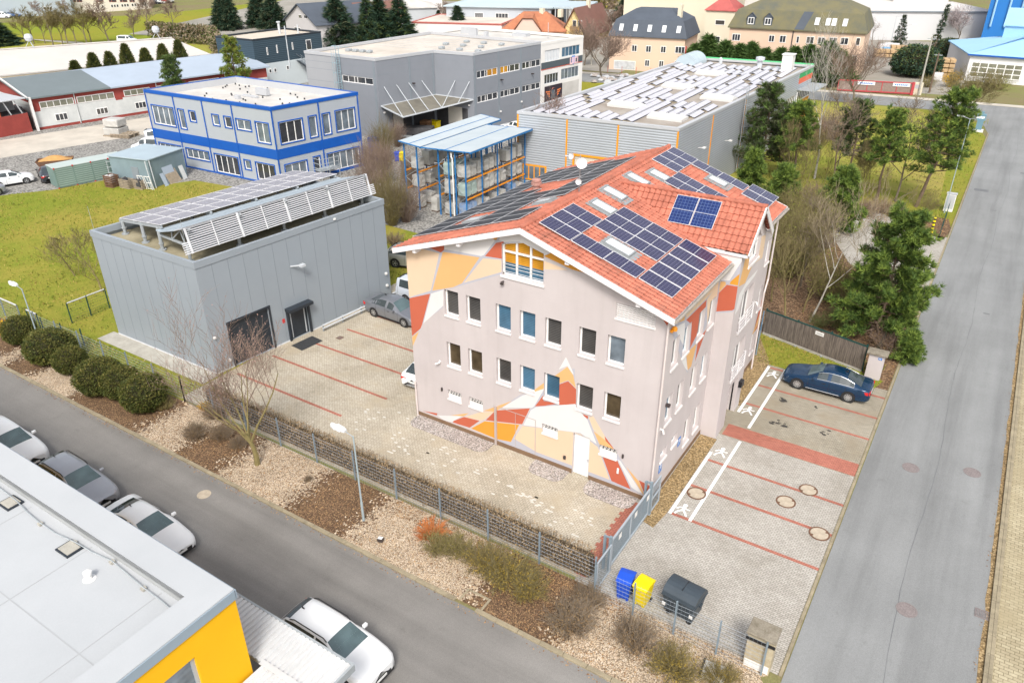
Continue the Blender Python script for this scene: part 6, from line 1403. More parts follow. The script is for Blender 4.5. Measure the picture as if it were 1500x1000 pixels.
# ---- pines of the grove by the street
PM = [L_pine, L_pine2]; PG = [L_pine3, L_pine]
GR = 'pines in the grove beside the street'
plant('pine_tree', 'big broad bright green pine behind the reed fence, nearest the street', 'tree', gp(1283, 497), pine(8.5, .12, 2.95, 3, [L_pine, L_pine2], (.1, .3), 1.7, .66), 0.4, (.93, .93, .98), GR)
plant('pine_tree', 'tallest pine leaning over the street with sparse lower branches', 'tree', gp(1341, 303), pine(10.6, .34, 3.1, 5, [L_pine, L_pine2], (1.7, .6)), 0, 1, GR)
pA, pB, pC = pine(8.6, .45, 1.9, 7, PM), pine(8.8, .42, 2.2, 8, PG, (.5, 0), .8), pine(7.8, .22, 2.3, 9, PG)
plant('pine_tree', 'slim bushy topped pine in the middle of the dry meadow grove', 'tree', gp(1283, 295), pA, 1, (1, 1, 1.02), GR)
plant('pine_tree', 'ragged grey green pine with dead twigs left of the slim one', 'tree', gp(1240, 278), pB, 2.2, 1, GR)
plant('pine_tree', 'rounded light green pine just right of the white birch trunk side by the silver hall', 'tree', gp(1158, 272), pA, 3.6, (1.1, 1.1, .98), GR)
plant('pine_tree', 'wide dark grey green pine against the silver hall wall', 'tree', gp(1112, 258), pC, 0, (1.25, 1.2, 1.2), GR)
plant('pine_tree', 'twiggy greyish pine between the wide dark pine and the light green one', 'tree', gp(1136, 262), pB, .6, (.8, .8, .88), GR)
sm = pine(4.2, .05, 1.5, 12, PM)
plant('pine_tree', 'small young pine showing behind the solar roof, leftmost of three young pines', 'tree', gp(1098, 284), sm, 1, 1.0, GR)
plant('pine_tree', 'small young pine rising over the right end of the red roof', 'tree', gp(1140, 318), sm, 2, 1.1, GR)
plant('pine_tree', 'young bright pine left of the neighbour driveway', 'tree', gp(1224, 336), sm, 3, 1.25, GR)
plant('pine_tree', 'low pine shoot by the end of the reed fence and pillar', 'tree', gp(1326, 528), pine(2.6, .03, 1.2, 14, PM), 0, .72, GR)
# ---- leafless trees of the grove
bt1, bt2, bt3 = bare_tree(9, 21, .3, .13, .5, 4, K_pine, K_twig, (8, 6, 5, 4), rmin=.018), bare_tree(8, 22, .22, .12, .55, 4, K_grey, K_twig, (8, 6, 5, 4), rmin=.018), bare_tree(7, 23, .15, .09, .35, 3, K_olive, K_otwig, (9, 8, 6, 4), .8, rmin=.016)
GB = 'leafless trees in the grove'
plant('bare_tree', 'leafless tree with long low side limbs left of the ragged pine', 'tree', gp(1220, 284), bt1, 0, 1, GB)
plant('bare_tree', 'open leafless tree between the slim pine and the tallest pine', 'tree', gp(1311, 295), bt2, 1, 1, GB)
plant('birch_tree', 'tall white barked leafless birch rising past the silver hall corner', 'tree', gp(1193, 262), bare_tree(12, 25, .45, .13, .33, 4, K_birch, mk('pale_twig', (.40, .37, .32), .9, .2), (8, 5, 4, 3), .7, lean=(.06, .02)), 0, 1, GB)
plant('birch_tree', 'slender pale birch behind the reed fence', 'tree', gp(1186, 471), bare_tree(8, 26, .3, .08, .4, 4, K_birch, mk('beige_twig', (.27, .22, .14), .9, .2), (8, 5, 4, 3), .75, lean=(.16, .1)), 0, 1, GB)
for k, (px, py, s, lb) in enumerate(((1150, 466, .95, 'olive barked leafless tree at the left end of the reed fence'), (1130, 442, .8, 'thin dark leafless tree nearest the painted building corner'), (1176, 457, .75, 'leaning leafless sapling beside the slender birch'), (1163, 430, .9, 'bushy olive leafless tree behind the olive barked one'))):
    plant('bare_tree', lb, 'tree', gp(px, py), bt3, k*1.3, (s*.9, s*.9, s*.82), GB)
GS = 'thin saplings in the dry meadow'
for k, (px, py, s) in enumerate(((1154, 278, .9), (1163, 270, .8), (1171, 282, .7), (1180, 276, .8), (1248, 290, .7), (1262, 287, .7), (1270, 284, .75), (1295, 300, .5), (1148, 268, .9), (1208, 268, .6))):
    plant('sapling', 'thin bare sapling among the pines of the dry meadow', 'tree', gp(px, py), bt3, k*.9, (s*.7, s*.7, s), GS)
ub = [twig_bush(1.9, 3.4, 51, 190, K_otwig, L_ol2, 2600, .12), twig_bush(1.7, 2.2, 52, 170, K_ptwig, L_brown, 1700, .10), twig_bush(1.4, 1.5, 53, 130, K_otwig, L_green, 1500, .10)]
GU = 'undergrowth shrubs in the grove'
for k, (px, py, v, s, lb) in enumerate(((1150, 405, 0, 1.2, 'olive leaved shrub right of the painted building'), (1175, 385, 0, 1.15, 'olive leaved shrub behind the slender birch'), (1150, 360, 0, 1.1, 'olive leaved shrub below the end of the red roof'), (1190, 350, 0, 1.2, 'yellow olive shrub left of the young bright pine'), (1215, 440, 0, 1.0, 'sparse olive shrub left of the big pine'), (1232, 480, 2, 1.0, 'low green shrub under the big pine by the fence'), (1258, 470, 0, 1.1, 'yellow green shrub under the big pine'), (1290, 455, 0, 1.0, 'yellow green shrub under the right side of the big pine'), (1300, 515, 1, .8, 'brown twigs behind the mauve pillar'), (1200, 478, 2, .6, 'small green shrub at the foot of the reed fence trees'), (1170, 330, 0, 1.1, 'yellowish shrub behind the roof end'), (1265, 318, 1, .8, 'low grey twigs beyond the neighbour driveway'), (1290, 312, 1, .7, 'low dry twigs on the leafy bank'), (1190, 300, 1, 1.0, 'dry shrub at the meadow edge'), (1130, 300, 2, 1.3, 'green shrub between the young pines'), (1185, 212, 1, 1.6, 'grey shrub by the end of the silver hall'), (1205, 195, 2, 1.4, 'pale green shrub by the orange end wall'), (1222, 205, 1, 1.6, 'brown shrub right of the tall birch'))):
    plant('shrub', lb, 'shrub', gp(px, py), ub[v], k*1.1, s, GU)
GX = 'leafless thicket trees of the grove'
bt4 = bare_tree(7.5, 27, .12, .1, .5, 4, K_olive, K_otwig, (9, 8, 6, 4), .6, bud=L_ol2, rmin=.014, fork=.25)
for k, (px, py, s, lb) in enumerate(((1172, 420, .9, 'olive thicket tree rising left of the slender birch'), (1150, 385, .85, 'olive thicket tree just right of the gabled bay'), (1165, 345, .8, 'brown thicket tree right of the red roof corner'), (1095, 235, .95, 'dark thicket tree at the silver hall ladder'), (1140, 240, .9, 'brown thicket tree among the pines at the silver hall'), (1180, 245, .8, 'brown thicket tree left of the tall white birch'), (1225, 250, .8, 'brown thicket tree right of the tall white birch'), (1265, 262, .7, 'thin thicket tree at the middle of the meadow'), (1345, 322, .5, 'low dry thicket tree on the leafy bank'))):
    plant('bare_tree', lb, 'tree', gp(px, py), bt4 if k % 3 else bt2, k*1.1, (s*.8, s*.8, s*.78), GX)
# ---- street corner
plant('bare_tree', 'round crowned leafless tree with dense brown twigs at the street corner', 'tree', gp(1418, 172), bare_tree(6.6, 61, .12, .18, .6, 4, K_grey, K_otwig, (8, 8, 7, 5), .6, bud=L_ol2, rmin=.022, fork=.27), 0, 1)
plant('bare_tree', 'large leafless tree in front of the red framed street gate', 'tree', gp(1250, 152), bare_tree(8.5, 62, .15, .18, .5, 4, K_grey, K_ptwig, (8, 8, 7, 4), .65, bud=L_pink, rmin=.022, fork=.3), 0, 1)
plant('forsythia', 'orange yellow flowering shrub beside the works window', 'shrub', gp(1392, 128), twig_bush(1.7, 2.8, 63, 80, K_twig, L_yel, 1800, .16), 0, 1)
plant('shrub', 'brown shrub left of the flowering one by the log stacks', 'shrub', gp(1358, 128), twig_bush(1.6, 2.2, 64, 80, K_otwig, L_olive, 900, .14), 0, 1)
plant('shrub', 'orange brown shrub under the works wall', 'shrub', gp(1462, 132), twig_bush(2.2, 2.2, 65, 90, K_otwig, L_ol2, 1100, .16), 0, 1)
plant('juniper', 'massive dark green juniper mound beside the log yard', 'bush', gp(1338, 112), shell(4.3, 4.0, 5.4, 66, [L_spruce, L_spruce2], 5200, .42, .4), 0, 1)
plant('juniper', 'dark green clipped bush against the white works wall', 'bush', gp(1383, 92), shell(2.6, 2.6, 4.6, 67, [L_spruce, L_thuja], 3000, .34, .5), 0, 1)
plant('spruce_tree', 'narrow leaning spruce rising from the juniper mound', 'tree', gp(1357, 104), conifer(11.5, 1.1, 68, [L_spruce, L_thuja], .1, .3, 40, 9, .5, 1.0), .2, 1)
plant('spruce_tree', 'small pointed spruce before the white warehouse wall', 'tree', gp(1315, 69), conifer(6.6, 1.6, 69, [L_spruce, L_thuja], .02, .3, 36), 0, 1)
plant('bare_tree', 'pale leafless tree before the white warehouse', 'tree', gp(1402, 62), bare_tree(8, 70, .2, .16, .5, 4, K_grey, mk('violet_twig', (.33, .28, .28), .9, .2), (8, 7, 6, 4), .6, rmin=.03, fork=.25), 0, 1)
plant('bare_tree', 'small crooked leafless tree left of the log yard', 'tree', gp(1277, 62), bare_tree(4.6, 71, .3, .12, .7, 3, K_grey, K_ptwig, (7, 6, 5, 4)), 0, 1)
# ---- conifer screen before the mossy house
GC = 'conifer screen before the mossy mansard house'
L_cyp = leafm('cypress_scales', (.07, .125, .03), (.03, .065, .015)); cyA, cyB = conifer(7, 2.5, 72, [L_cyp, L_green], .02, .0, 46, 11, 1.0), conifer(6, 2.4, 73, [L_cyp, L_green], .02, -.3, 44, 11, 1.0)
for k, (px, pt, w) in enumerate(((1014, 66, .95), (1032, 53, 1.25), (1056, 62, 1.1), (1078, 66, 1.05), (1096, 64, .95), (1116, 72, .85), (1138, 72, .95), (1158, 70, 1.0), (1178, 68, 1.05), (1204, 63, 1.45), (1222, 74, 1.2))):
    t = k/10; x, y = -44.5+19.8*t, 142.6+3.2*t; x = G(px, 118).x*(y/G(px, 118).y); h = zat(x, y, pt)
    plant('cypress', ['tall', 'short', 'broad', 'pointed'][k % 4]+' green cypress number %s from the left in the screen' % ['one', 'two', 'three', 'four', 'five', 'six', 'seven', 'eight', 'nine', 'ten', 'eleven'][k], 'tree', (x, y, 0), cyA if k % 2 else cyB, k, (w*1.2, w*1.2, h/(7 if k % 2 else 6)*.97), GC)
# ---- columnar evergreens behind the red shed
GT = 'columnar evergreens between the red shed and the white roofed hall'
cl_ = column(7, .95, 74, [L_thuja, L_yew2]); NM = ['leftmost', 'second', 'third', 'fourth and tallest', 'fifth', 'sixth', 'rightmost']
for k, (px, pt) in enumerate(((111, 90), (139, 79), (163, 77), (188, 66), (215, 72), (241, 66), (265, 60))):
    b = G(px, 103-(px-111)*.1, 4.9); x, y = b.x-5.5, b.y-1.0; f_ = (b.x-5.5)/b.x; y = b.y*f_; h = zat(x, y, pt)
    plant('columnar_evergreen', NM[k]+' columnar evergreen in the row behind the red shed', 'tree', (x, y, 0), cl_, k, (1.15, 1.15, h/7), GT)
plant('pine_tree', 'bright green pine behind the blue office roof', 'tree', (*G(264, 172).xy, 0), pine(7.6, .15, 2.2, 75, [L_green, L_spruce2]), 0, (1, 1, zat(*G(264, 172).xy, 84)/7.7))
plant('pine_tree', 'olive pine beside the dark blue building', 'tree', (*G(352, 152).xy, 0), pine(9.3, .25, 2.4, 76, [L_ol2, L_pine2], (0, 0), .9), 0, (1, 1, zat(*G(352, 152).xy, 57)/9.4))
# ---- tall spruces of the middle distance
sA, sB = conifer(15, 4.2, 77, [L_spruce, L_pine3], .10, .35, 60, 10, 1.1), conifer(12, 3.0, 78, [L_spruce, L_spruce2], .03, .4, 52, 10, 1.0)
GSp = 'tall spruces in the background'
for px, py, pt, v, w, lb in ((328, 44, -8, 0, .9, 'dark spruce standing alone on the far field, left of a pair'), (338, 44, -12, 0, .9, 'dark spruce standing alone on the far field, right of a pair'), (381, 40, -12, 0, 1.0, 'dark spruce at the left of the clump behind the dark blue building'), (402, 42, -8, 0, 1.1, 'dark spruce at the right of the clump behind the dark blue building'), (497, 72, -6, 0, 1.35, 'big grey green spruce in front of the gabled house'), (541, 70, -3, 1, 1.1, 'slim dark spruce left of the twin spruces'), (558, 66, -2, 1, 1.6, 'left of the twin yellow green spruces behind the warehouse'), (588, 66, -4, 1, 1.5, 'right of the twin yellow green spruces behind the warehouse'), (671, 52, 9, 1, 1.1, 'bright pointed spruce on the flat white roofs'), (695, 40, 15, 1, 1.2, 'small round spruce before the grey depot'), (643, 40, 15, 1, .5, 'small dark spruce left of the grey depot'), (914, 32, -4, 0, .95, 'dark bushy spruce behind the slate mansard house'), (1087, 28, -2, 0, .8, 'dark spruce tip over the mossy mansard roof'), (4, 66, 34, 1, 1.5, 'dark green tree at the left edge')):
    p = G(px, py); h = zat(p.x, p.y, pt); plant('spruce_tree', lb, 'tree', (p.x, p.y, 0), sA if v == 0 else sB, px, (w, w, h/(15 if v == 0 else 12)), GSp)
# ---- leafless trees along the far path and around
fb1, fb2 = bare_tree(7, 81, .25, .16, .5, 3, K_grey, K_otwig, (8, 9, 8, 4), .6, bud=L_olive, rmin=.035), bare_tree(6, 82, .12, .14, .6, 3, K_grey, K_ptwig, (9, 10, 8, 4), .5, bud=L_brown, rmin=.035)
FP = [(38, 63, 0, .9), (50, 65, 0, 1.0), (78, 67, 0, 1.1), (92, 66, 0, .9), (100, 67, 0, 1.1), (113, 66, 0, 1.0), (128, 65, 0, 1.1), (134, 63, 0, 1.0), (160, 62, 1, 1.5), (66, 64, 0, .8), (196, 54, 1, 1.0), (216, 42, 1, 1.4), (254, 38, 1, 1.1), (60, 28, 1, .8), (100, 26, 1, .8)]
for k, (px, py, v, s) in enumerate(FP): plant('bare_tree', 'leafless tree in the row along the far path on the left', 'tree', gp(px, py), fb2 if v else fb1, k, (s, s, s*.95), 'leafless trees along the far path')
bp_t = bare_tree(10, 83, .2, .22, .5, 4, K_grey, K_ptwig, (9, 8, 7, 4), .6, bud=L_pink, rmin=.03, fork=.25)
plant('bare_tree', 'big leafless street tree with pinkish buds before the slate mansard house', 'tree', gp(880, 113), bp_t, 0, (1, 1, 1))
plant('bare_tree', 'pink budded tree behind the big street tree', 'tree', gp(856, 96), bp_t, 2, .72)
for k, (px, py, s, lb) in enumerate(((522, 68, .5, 'rusty leafless tree between the spruces'), (655, 40, .7, 'grey leafless tree left of the depot'), (742, 42, .5, 'small leafless tree before the depot wall'), (890, 60, .9, 'leafless tree left of the slate mansard roof'))):
    plant('bare_tree', lb, 'tree', gp(px, py), fb2, k, s*1.4)
ho = MB(); hp_ = [G(x, y) for x, y in ((222, 58), (265, 63), (312, 66), (322, 84))]
for a, b in zip(hp_, hp_[1:]):
    for k in range(2300): t = rnd(0, 1); p = a+(b-a)*t; n_ = V((-(b-a).y, (b-a).x, 0)).normalized(); leaf(ho, p+n_*rnd(-1.2, 1.2)+V((0, 0, 4.2*rnd(0, 1)**.7)), rnd(.4, .8), 0 if rnd(0, 1) < .6 else 1)
tag(ho.build('tall_hedge', [L_brown2, L_thuja]), 'tall clipped grey brown hedge at the right end of the white roofed hall', 'hedge')
wo2 = MB()
for _ in range(7000): p = G(rnd(770, 905), rnd(4, 14)); leaf(wo2, p+V((0, 0, rnd(0, 5))), rnd(.7, 1.4), 0 if rnd(0, 1) < .6 else 1)
for _ in range(3000): p = G(rnd(690, 790), rnd(2, 6)); leaf(wo2, p+V((0, 0, rnd(0, 5))), rnd(.7, 1.4), 1)
o = wo2.build('far_wood', [L_brown2, L_olive]); o['kind'] = 'stuff'
# ---- shrubs between the yards
rb1, rb2 = twig_bush(1.5, 4.6, 84, 190, K_otwig, L_olive, 900, .09), twig_bush(1.6, 4.0, 85, 200, K_ptwig, L_brown2, 1100, .08)
for k, (px, py, v, s, lb) in enumerate(((575, 330, 0, 1.0, 'olive leafless shrub tree right of the grey hall'), (548, 318, 1, 1.15, 'brown leafless shrub tree touching the grey hall corner'), (595, 325, 1, .9, 'brown leafless shrub tree by the pallet rack'), (560, 268, 1, 1.0, 'brown leafless shrub tree behind the solar roof'), (542, 258, 1, .9, 'brown leafless shrub tree at the blue office corner'), (583, 215, 1, .7, 'rust brown bush left of the rack roof'), (562, 235, 0, .9, 'grey leafless shrub tree before the warehouse'), (600, 275, 1, .8, 'brown leafless shrub by the left rack'))):
    plant('bare_tree', lb, 'tree', gp(px, py), rb2 if v else rb1, k*1.7, (s*1.1, s*1.1, s*1.15), 'leafless shrub trees between the yards')
plant('bare_tree', 'pinkish leafless tree in front of the silver hall', 'tree', gp(800, 268), bare_tree(7.2, 86, .15, .1, .5, 4, K_olive, K_ptwig, (10, 8, 6, 4), .65, bud=L_pink, rmin=.016), 0, 1)
plant('shrub', 'twiggy brown shrub at the left wall of the grey hall', 'shrub', gp(150, 428), bt3, 0, (1, 1, .62)); plant('shrub', 'thin bare shrub on the lawn', 'shrub', gp(110, 404), bt3, 1, (.8, .8, .42))
plant('bush', 'trimmed dry bush behind the grey hall fence', 'bush', gp(578, 358), twig_bush(.9, 1.1, 87, 80, K_twig, L_brown, 900, .08), 0, 1)
# ---- clipped yews of the planting strip
yA, yB = shell(1.0, 1.0, 1.9, 91, [L_yew, L_yew2], 9500, .085), shell(1.0, 1.0, 1.6, 92, [L_yew, L_yew2], 8000, .09)
GY = 'clipped yews in the planting strip'
for px, py, sx, sz, lb in ((34, 502, 1.08, 1.0, 'clipped round yew left of the street lamp'), (58, 506, .75, .62, 'smallest clipped yew behind the street lamp'), (79, 529, 1.5, 1.12, 'widest clipped yew right of the street lamp'), (108, 545, 1.0, .95, 'small clipped yew right of the widest one'), (152, 574, 1.35, 1.15, 'large clipped yew, left half of a touching pair'), (183, 581, 1.12, 1.05, 'clipped yew, right half of a touching pair'), (216, 598, 1.3, 1.12, 'large clipped yew at the right end of the row')):
    plant('clipped_yew', lb, 'bush', gp(px, py), yA if sx > 1.05 else yB, px, (sx, sx*.95, sz*(1 if sx > 1.05 else 1.15)), GY)
fo = twig_bush(.8, 1.0, 93, 60, K_twig, L_yel, 1500, .09)
plant('forsythia', 'yellow flowering forsythia at the left end of the planting strip', 'shrub', gp(10, 487), fo, 0, 1.1); plant('forsythia', 'small yellow flowering shrub at the fence behind the leafless tree', 'shrub', gp(302, 599), fo, 1, .55)
b1, b2, b3, b4 = twig_bush(.9, .8, 94, 130, K_otwig, leafm('golden_leaves', (.38, .27, .055), (.20, .15, .03)), 2200, .055), twig_bush(.8, .9, 95, 150, K_twig, L_brown, 2400, .05), twig_bush(.7, .8, 96, 90, K_olive, L_olive, 500, .06), twig_bush(.8, .5, 97, 110, L_orange, L_orange, 700, .06)
for k, (px, py, v, s, lb) in enumerate(((242, 598, 2, 1.0, 'olive twiggy shrub in front of the last clipped yew'), (287, 640, 1, .9, 'brown shrub in the dark mulch left of the leafless tree'), (325, 642, 1, .85, 'brown shrub beside the leafless tree'), (350, 655, 1, .7, 'small brown shrub at the foot of the leafless tree'), (318, 612, 1, 1.0, 'grey brown shrub at the fence left of the leafless tree'), (452, 704, 1, .3, 'tiny dry tuft in the pale gravel'), (634, 784, 3, 1.15, 'orange red twiggy shrub by the fence'), (640, 806, 2, 1.1, 'olive shrub in front of the orange one'), (668, 812, 2, 1.2, 'olive shrub right of the orange one'), (708, 830, 0, 1.2, 'yellow olive shrub at the dry drain slot'), (745, 850, 0, 1.45, 'largest yellow olive shrub in the mulch'), (775, 868, 0, 1.1, 'yellow olive shrub right of the largest'), (835, 920, 1, 1.35, 'round brown shrub left of the gravel'), (930, 945, 1, 1.2, 'round brown shrub below the blue bin'), (985, 985, 0, 1.2, 'olive brown shrub below the dark container'), (1055, 1000, 0, .9, 'olive shrub by the white slab'), (860, 885, 1, 1.0, 'brown shrub at the fence before the gate'))):
    plant('shrub', lb, 'shrub', gp(px, py), (b1, b2, b3, b4)[v], k*1.3, s, 'shrubs in the planting strip')
plant('bare_tree', 'leafless garden tree with olive bark standing in the pale gravel', 'tree', gp(377, 681), bare_tree(7.6, 88, .2, .17, .42, 4, K_olive, K_ptwig, (7, 7, 6, 4), .8, bud=L_pink, rmin=.009, fork=.30), .6, .9)
# ---- hedge behind the fence
hm = MB(); hi = MB()
for k in range(15000):
    x = rnd(-34.5, -9.9); s_ = rnd(0, 1); y = rnd(21.25, 22.0); z = 1.25+.12*noise.noise(V((x*1.1, 0, 0)))
    if s_ < .45: p = V((x, 21.27+rnd(-.07, .12), z*rnd(.05, 1)))
    elif s_ < .85: p = V((x, y, z+rnd(-.15, .05)))
    else: p = V((x, 21.98+rnd(-.1, .07), z*rnd(.05, 1)))
    leaf(hm, p, rnd(.06, .12), 0 if rnd(0, 1) < .7 else 1)
for k in range(2600):
    x = rnd(-34.5, -9.9); p = V((x, rnd(21.4, 21.9), .1)); hi.tube(p, p+V((rnd(-.25, .25), rnd(-.25, .25), rnd(.9, 1.32))), .012, .004, 3, 0, False)
hi.box(-34.4, 21.42, .02, -10, 21.84, 1.0)
hg = thing('hedge', 'long clipped leafless brown hedge inside the wire fence', 'hedge', (-22, 21.6, 0))
for m, nm, mt in ((hi, 'branches', mk('hedge_twigs', (.10, .075, .05), .95, .3, 4)), (hm, 'leaves', [leafm('hedge_leaves', (.40, .285, .16), (.22, .155, .085)), L_brown2])):
    o = m.build(nm, mt); o.parent = hg; o.location = (22, -21.6, 0)
# ---- fallen leaves on beds, under the trees and along kerbs; grass tufts
lm = MB()
def litter(n, x0, x1, y0, y1, z, s=(.05, .1)):
    for _ in range(n):
        p = V((rnd(x0, x1), rnd(y0, y1), z+rnd(0, .02))); a = rnd(0, 6.28); s_ = rnd(*s); d = V((math.cos(a), math.sin(a), rnd(-.2, .4)))*s_; b = V((-math.sin(a), math.cos(a), rnd(-.3, .3)))*s_*.6; lm.face([p-d*.5, p+b*.5, p+d*.5, p-b*.5], random.randint(0, 1))
litter(3200, -36, -3, 17.6, 20.9, .075); litter(1300, -20, -8, 20, 20.95, .075); litter(500, -60, -36, 17.6, 20.9, .075); litter(500, -50, -3, 17.1, 17.35, .012); litter(2600, -9.3, -2.1, 46, 62, .02, (.08, .16)); litter(1300, -12, -2.4, 74, 79, .03, (.1, .2)); litter(500, 4.0, 4.4, 20, 110, .024); litter(350, -2.5, -1.9, 44, 62, .03)
o = lm.build('fallen_leaves', [L_litter, leafm('fallen_leaves_dark', (.22, .12, .06), (.12, .06, .03), .8)]); o['kind'] = 'stuff'
sm_ = MB()
for bx in (-50.5, -49.2, -46.5, -42.2, -35.6, -32.3, -29.0, -24.1, -20.4, -13.6, -9.6):
    for _ in range(420):
        p = V((bx+random.gauss(0, .32), rnd(17.6, 20.9), rnd(.075, .095))); s_ = rnd(.03, .075); a = rnd(0, 6.28); d, b = V((math.cos(a), math.sin(a), .3))*s_, V((-math.sin(a), math.cos(a), .1))*s_*.7; sm_.face([p-d, p-b, p+d, p+b], random.randint(0, 3))
o = sm_.build('loose_stones', [mk('loose_pale', (.58, .48, .36), .9), mk('loose_tan', (.44, .33, .22), .9), mk('loose_bark', (.16, .095, .055), .9), mk('loose_dark', (.10, .06, .04), .9)]); o['kind'] = 'stuff'
gm = MB(); random.seed(5)
def grass(n, x0, x1, y0, y1, h, test=None, z=.004):
    for _ in range(n):
        x, y = rnd(x0, x1), rnd(y0, y1)
        if test and not test(x, y): continue
        if noise.noise(V((x*.35, y*.35, 3)))+.35*noise.noise(V((x*1.5, y*1.5, 9))) < rnd(-.5, .4): continue
        a = rnd(0, 6.28); w = rnd(.03, .07); hh = h*rnd(.5, 1.3); d = V((math.cos(a)*w, math.sin(a)*w, 0)); t = V((rnd(-.5, .5)*hh, rnd(-.5, .5)*hh, hh)); p = V((x, y, z)); gm.face([p-d, p+d, p+t], random.randint(0, 2))
grass(40000, -96, -36.5, 22, 50, .14, lambda x, y: inside((x, y), LAWN) and not (-48.3 < x < -35.4 and y > 22.6)); grass(16000, -34, -2.3, 78, 128, .22, lambda x, y: x > -24+(y-66)*.02); grass(4500, -10.3, -2.6, 43.2, 47, .1); grass(3000, -62, -36.7, 21.1, 22.7, .12); grass(2500, -50, -36.7, 41, 49, .25)
o = gm.build('grass_tufts', [leafm('grass_blades', (.24, .26, .04), (.16, .19, .025), .8), leafm('grass_blades_dry', (.34, .28, .08), (.26, .19, .05), .8), leafm('grass_blades_green', (.16, .21, .03), (.11, .15, .02), .8)]); o['kind'] = 'stuff'
# ================================================================= vehicles
random.seed(61)
def carpaint(name, c, metal=0, rough=.28):
    if name in CACHE: return CACHE[name]
    n = NT(name); a = rgb(c); n.col(n.ramp(n.noise(1.2, 3), [(.3, tuple(x*.93 for x in a[:3])), (.7, a)])); n.b.inputs['Coat Weight'].default_value = .7; n.b.inputs['Coat Roughness'].default_value = .05
    CACHE[name] = n.fin(rough, metal, .5); return CACHE[name]
M_tyre = mk('tyre_rubber', (.022, .022, .024), .85, .2, 6); M_rim = mk('alloy_rim', (.52, .53, .55), .3, .1, 5, metal=.7); M_blk = plainm('black_trim', (.015, .015, .017), .45); M_cglass = glassm('car_glass', (.045, .06, .065), .03, .3); M_wind = glassm('windscreen_glass', (.10, .15, .16), .03, .4)
M_head = plainm('headlight_lens', (.55, .58, .62), .12); M_tail = plainm('tail_light', (.55, .02, .02), .2); M_plate = plainm('number_plate', (.75, .75, .73), .5)
# station: x, half width, sill z, belt z, top z, half width at top
KIND = {
 'sedan': (4.86, 1.86, [(0, .58, .34, .50, .58, .46), (.06, .74, .27, .56, .66, .58), (.22, .84, .22, .63, .72, .66), (.55, .90, .19, .72, .79, .72), (1.0, .915, .18, .80, .87, .75), (1.38, .92, .18, .88, .94, .76), (1.78, .925, .18, .915, 1.17, .66), (2.15, .93, .18, .92, 1.37, .58), (2.5, .93, .18, .93, 1.435, .56), (2.62, .93, .18, .935, 1.445, .56), (2.70, .93, .18, .935, 1.45, .56), (3.15, .93, .18, .945, 1.43, .56), (3.5, .925, .19, .955, 1.355, .57), (3.95, .92, .20, .97, 1.17, .62), (4.3, .905, .22, .985, 1.05, .68), (4.6, .88, .24, .975, 1.02, .68), (4.78, .82, .28, .90, .97, .62), (4.86, .72, .34, .72, .84, .52)], .33, .94, 3.78, (1.38, 2.15), (3.5, 4.3), (1.9, 3.95), .325),
 'suv': (4.62, 1.88, [(0, .60, .40, .62, .76, .5), (.06, .76, .32, .70, .86, .62), (.2, .86, .27, .80, .93, .70), (.5, .915, .24, .88, .99, .76), (.9, .93, .23, .96, 1.05, .78), (1.25, .935, .23, 1.02, 1.10, .78), (1.6, .94, .23, 1.04, 1.37, .68), (1.95, .94, .23, 1.05, 1.60, .61), (2.3, .94, .23, 1.06, 1.66, .60), (2.45, .94, .23, 1.06, 1.675, .60), (2.54, .94, .23, 1.06, 1.68, .60), (3.1, .94, .23, 1.07, 1.68, .60), (3.7, .935, .24, 1.09, 1.65, .60), (4.1, .925, .26, 1.11, 1.55, .60), (4.4, .90, .28, 1.10, 1.25, .64), (4.54, .86, .32, 1.02, 1.12, .62), (4.62, .76, .40, .80, .95, .56)], .37, .92, 3.55, (1.25, 1.95), (3.9, 4.4), (1.75, 4.05), .35),
 'hatch': (4.3, 1.8, [(0, .58, .34, .52, .62, .46), (.06, .74, .27, .60, .70, .58), (.22, .83, .22, .70, .80, .66), (.6, .885, .19, .80, .89, .72), (1.1, .90, .18, .90, .97, .74), (1.5, .90, .18, .94, 1.22, .65), (1.95, .905, .18, .95, 1.43, .58), (2.3, .905, .18, .96, 1.475, .57), (2.4, .905, .18, .96, 1.48, .57), (2.48, .905, .18, .96, 1.485, .57), (3.0, .905, .18, .98, 1.47, .56), (3.5, .90, .20, 1.0, 1.42, .55), (3.9, .88, .22, 1.02, 1.26, .58), (4.12, .86, .25, 1.0, 1.10, .62), (4.25, .82, .3, .88, .96, .62), (4.3, .76, .36, .7, .8, .56)], .32, .86, 3.42, (1.1, 1.95), (3.5, 4.12), (1.6, 3.8), .32),
 'van': (4.6, 1.84, [(0, .6, .38, .60, .74, .5), (.06, .76, .30, .70, .86, .62), (.2, .86, .25, .82, .95, .70), (.6, .91, .22, .95, 1.07, .76), (.95, .92, .2, 1.02, 1.16, .78), (1.3, .92, .2, 1.06, 1.5, .72), (1.6, .92, .2, 1.07, 1.75, .70), (2.0, .92, .2, 1.08, 1.80, .70), (2.1, .92, .2, 1.08, 1.81, .70), (2.2, .92, .2, 1.08, 1.82, .70), (3.2, .92, .2, 1.08, 1.83, .70), (4.2, .915, .22, 1.08, 1.81, .70), (4.48, .90, .25, 1.06, 1.72, .70), (4.56, .88, .3, 1.0, 1.3, .70), (4.6, .84, .36, .8, 1.0, .68)], .33, .88, 3.6, (.95, 1.6), (4.3, 4.56), (1.25, 4.3), .33)}
RIMS = {}
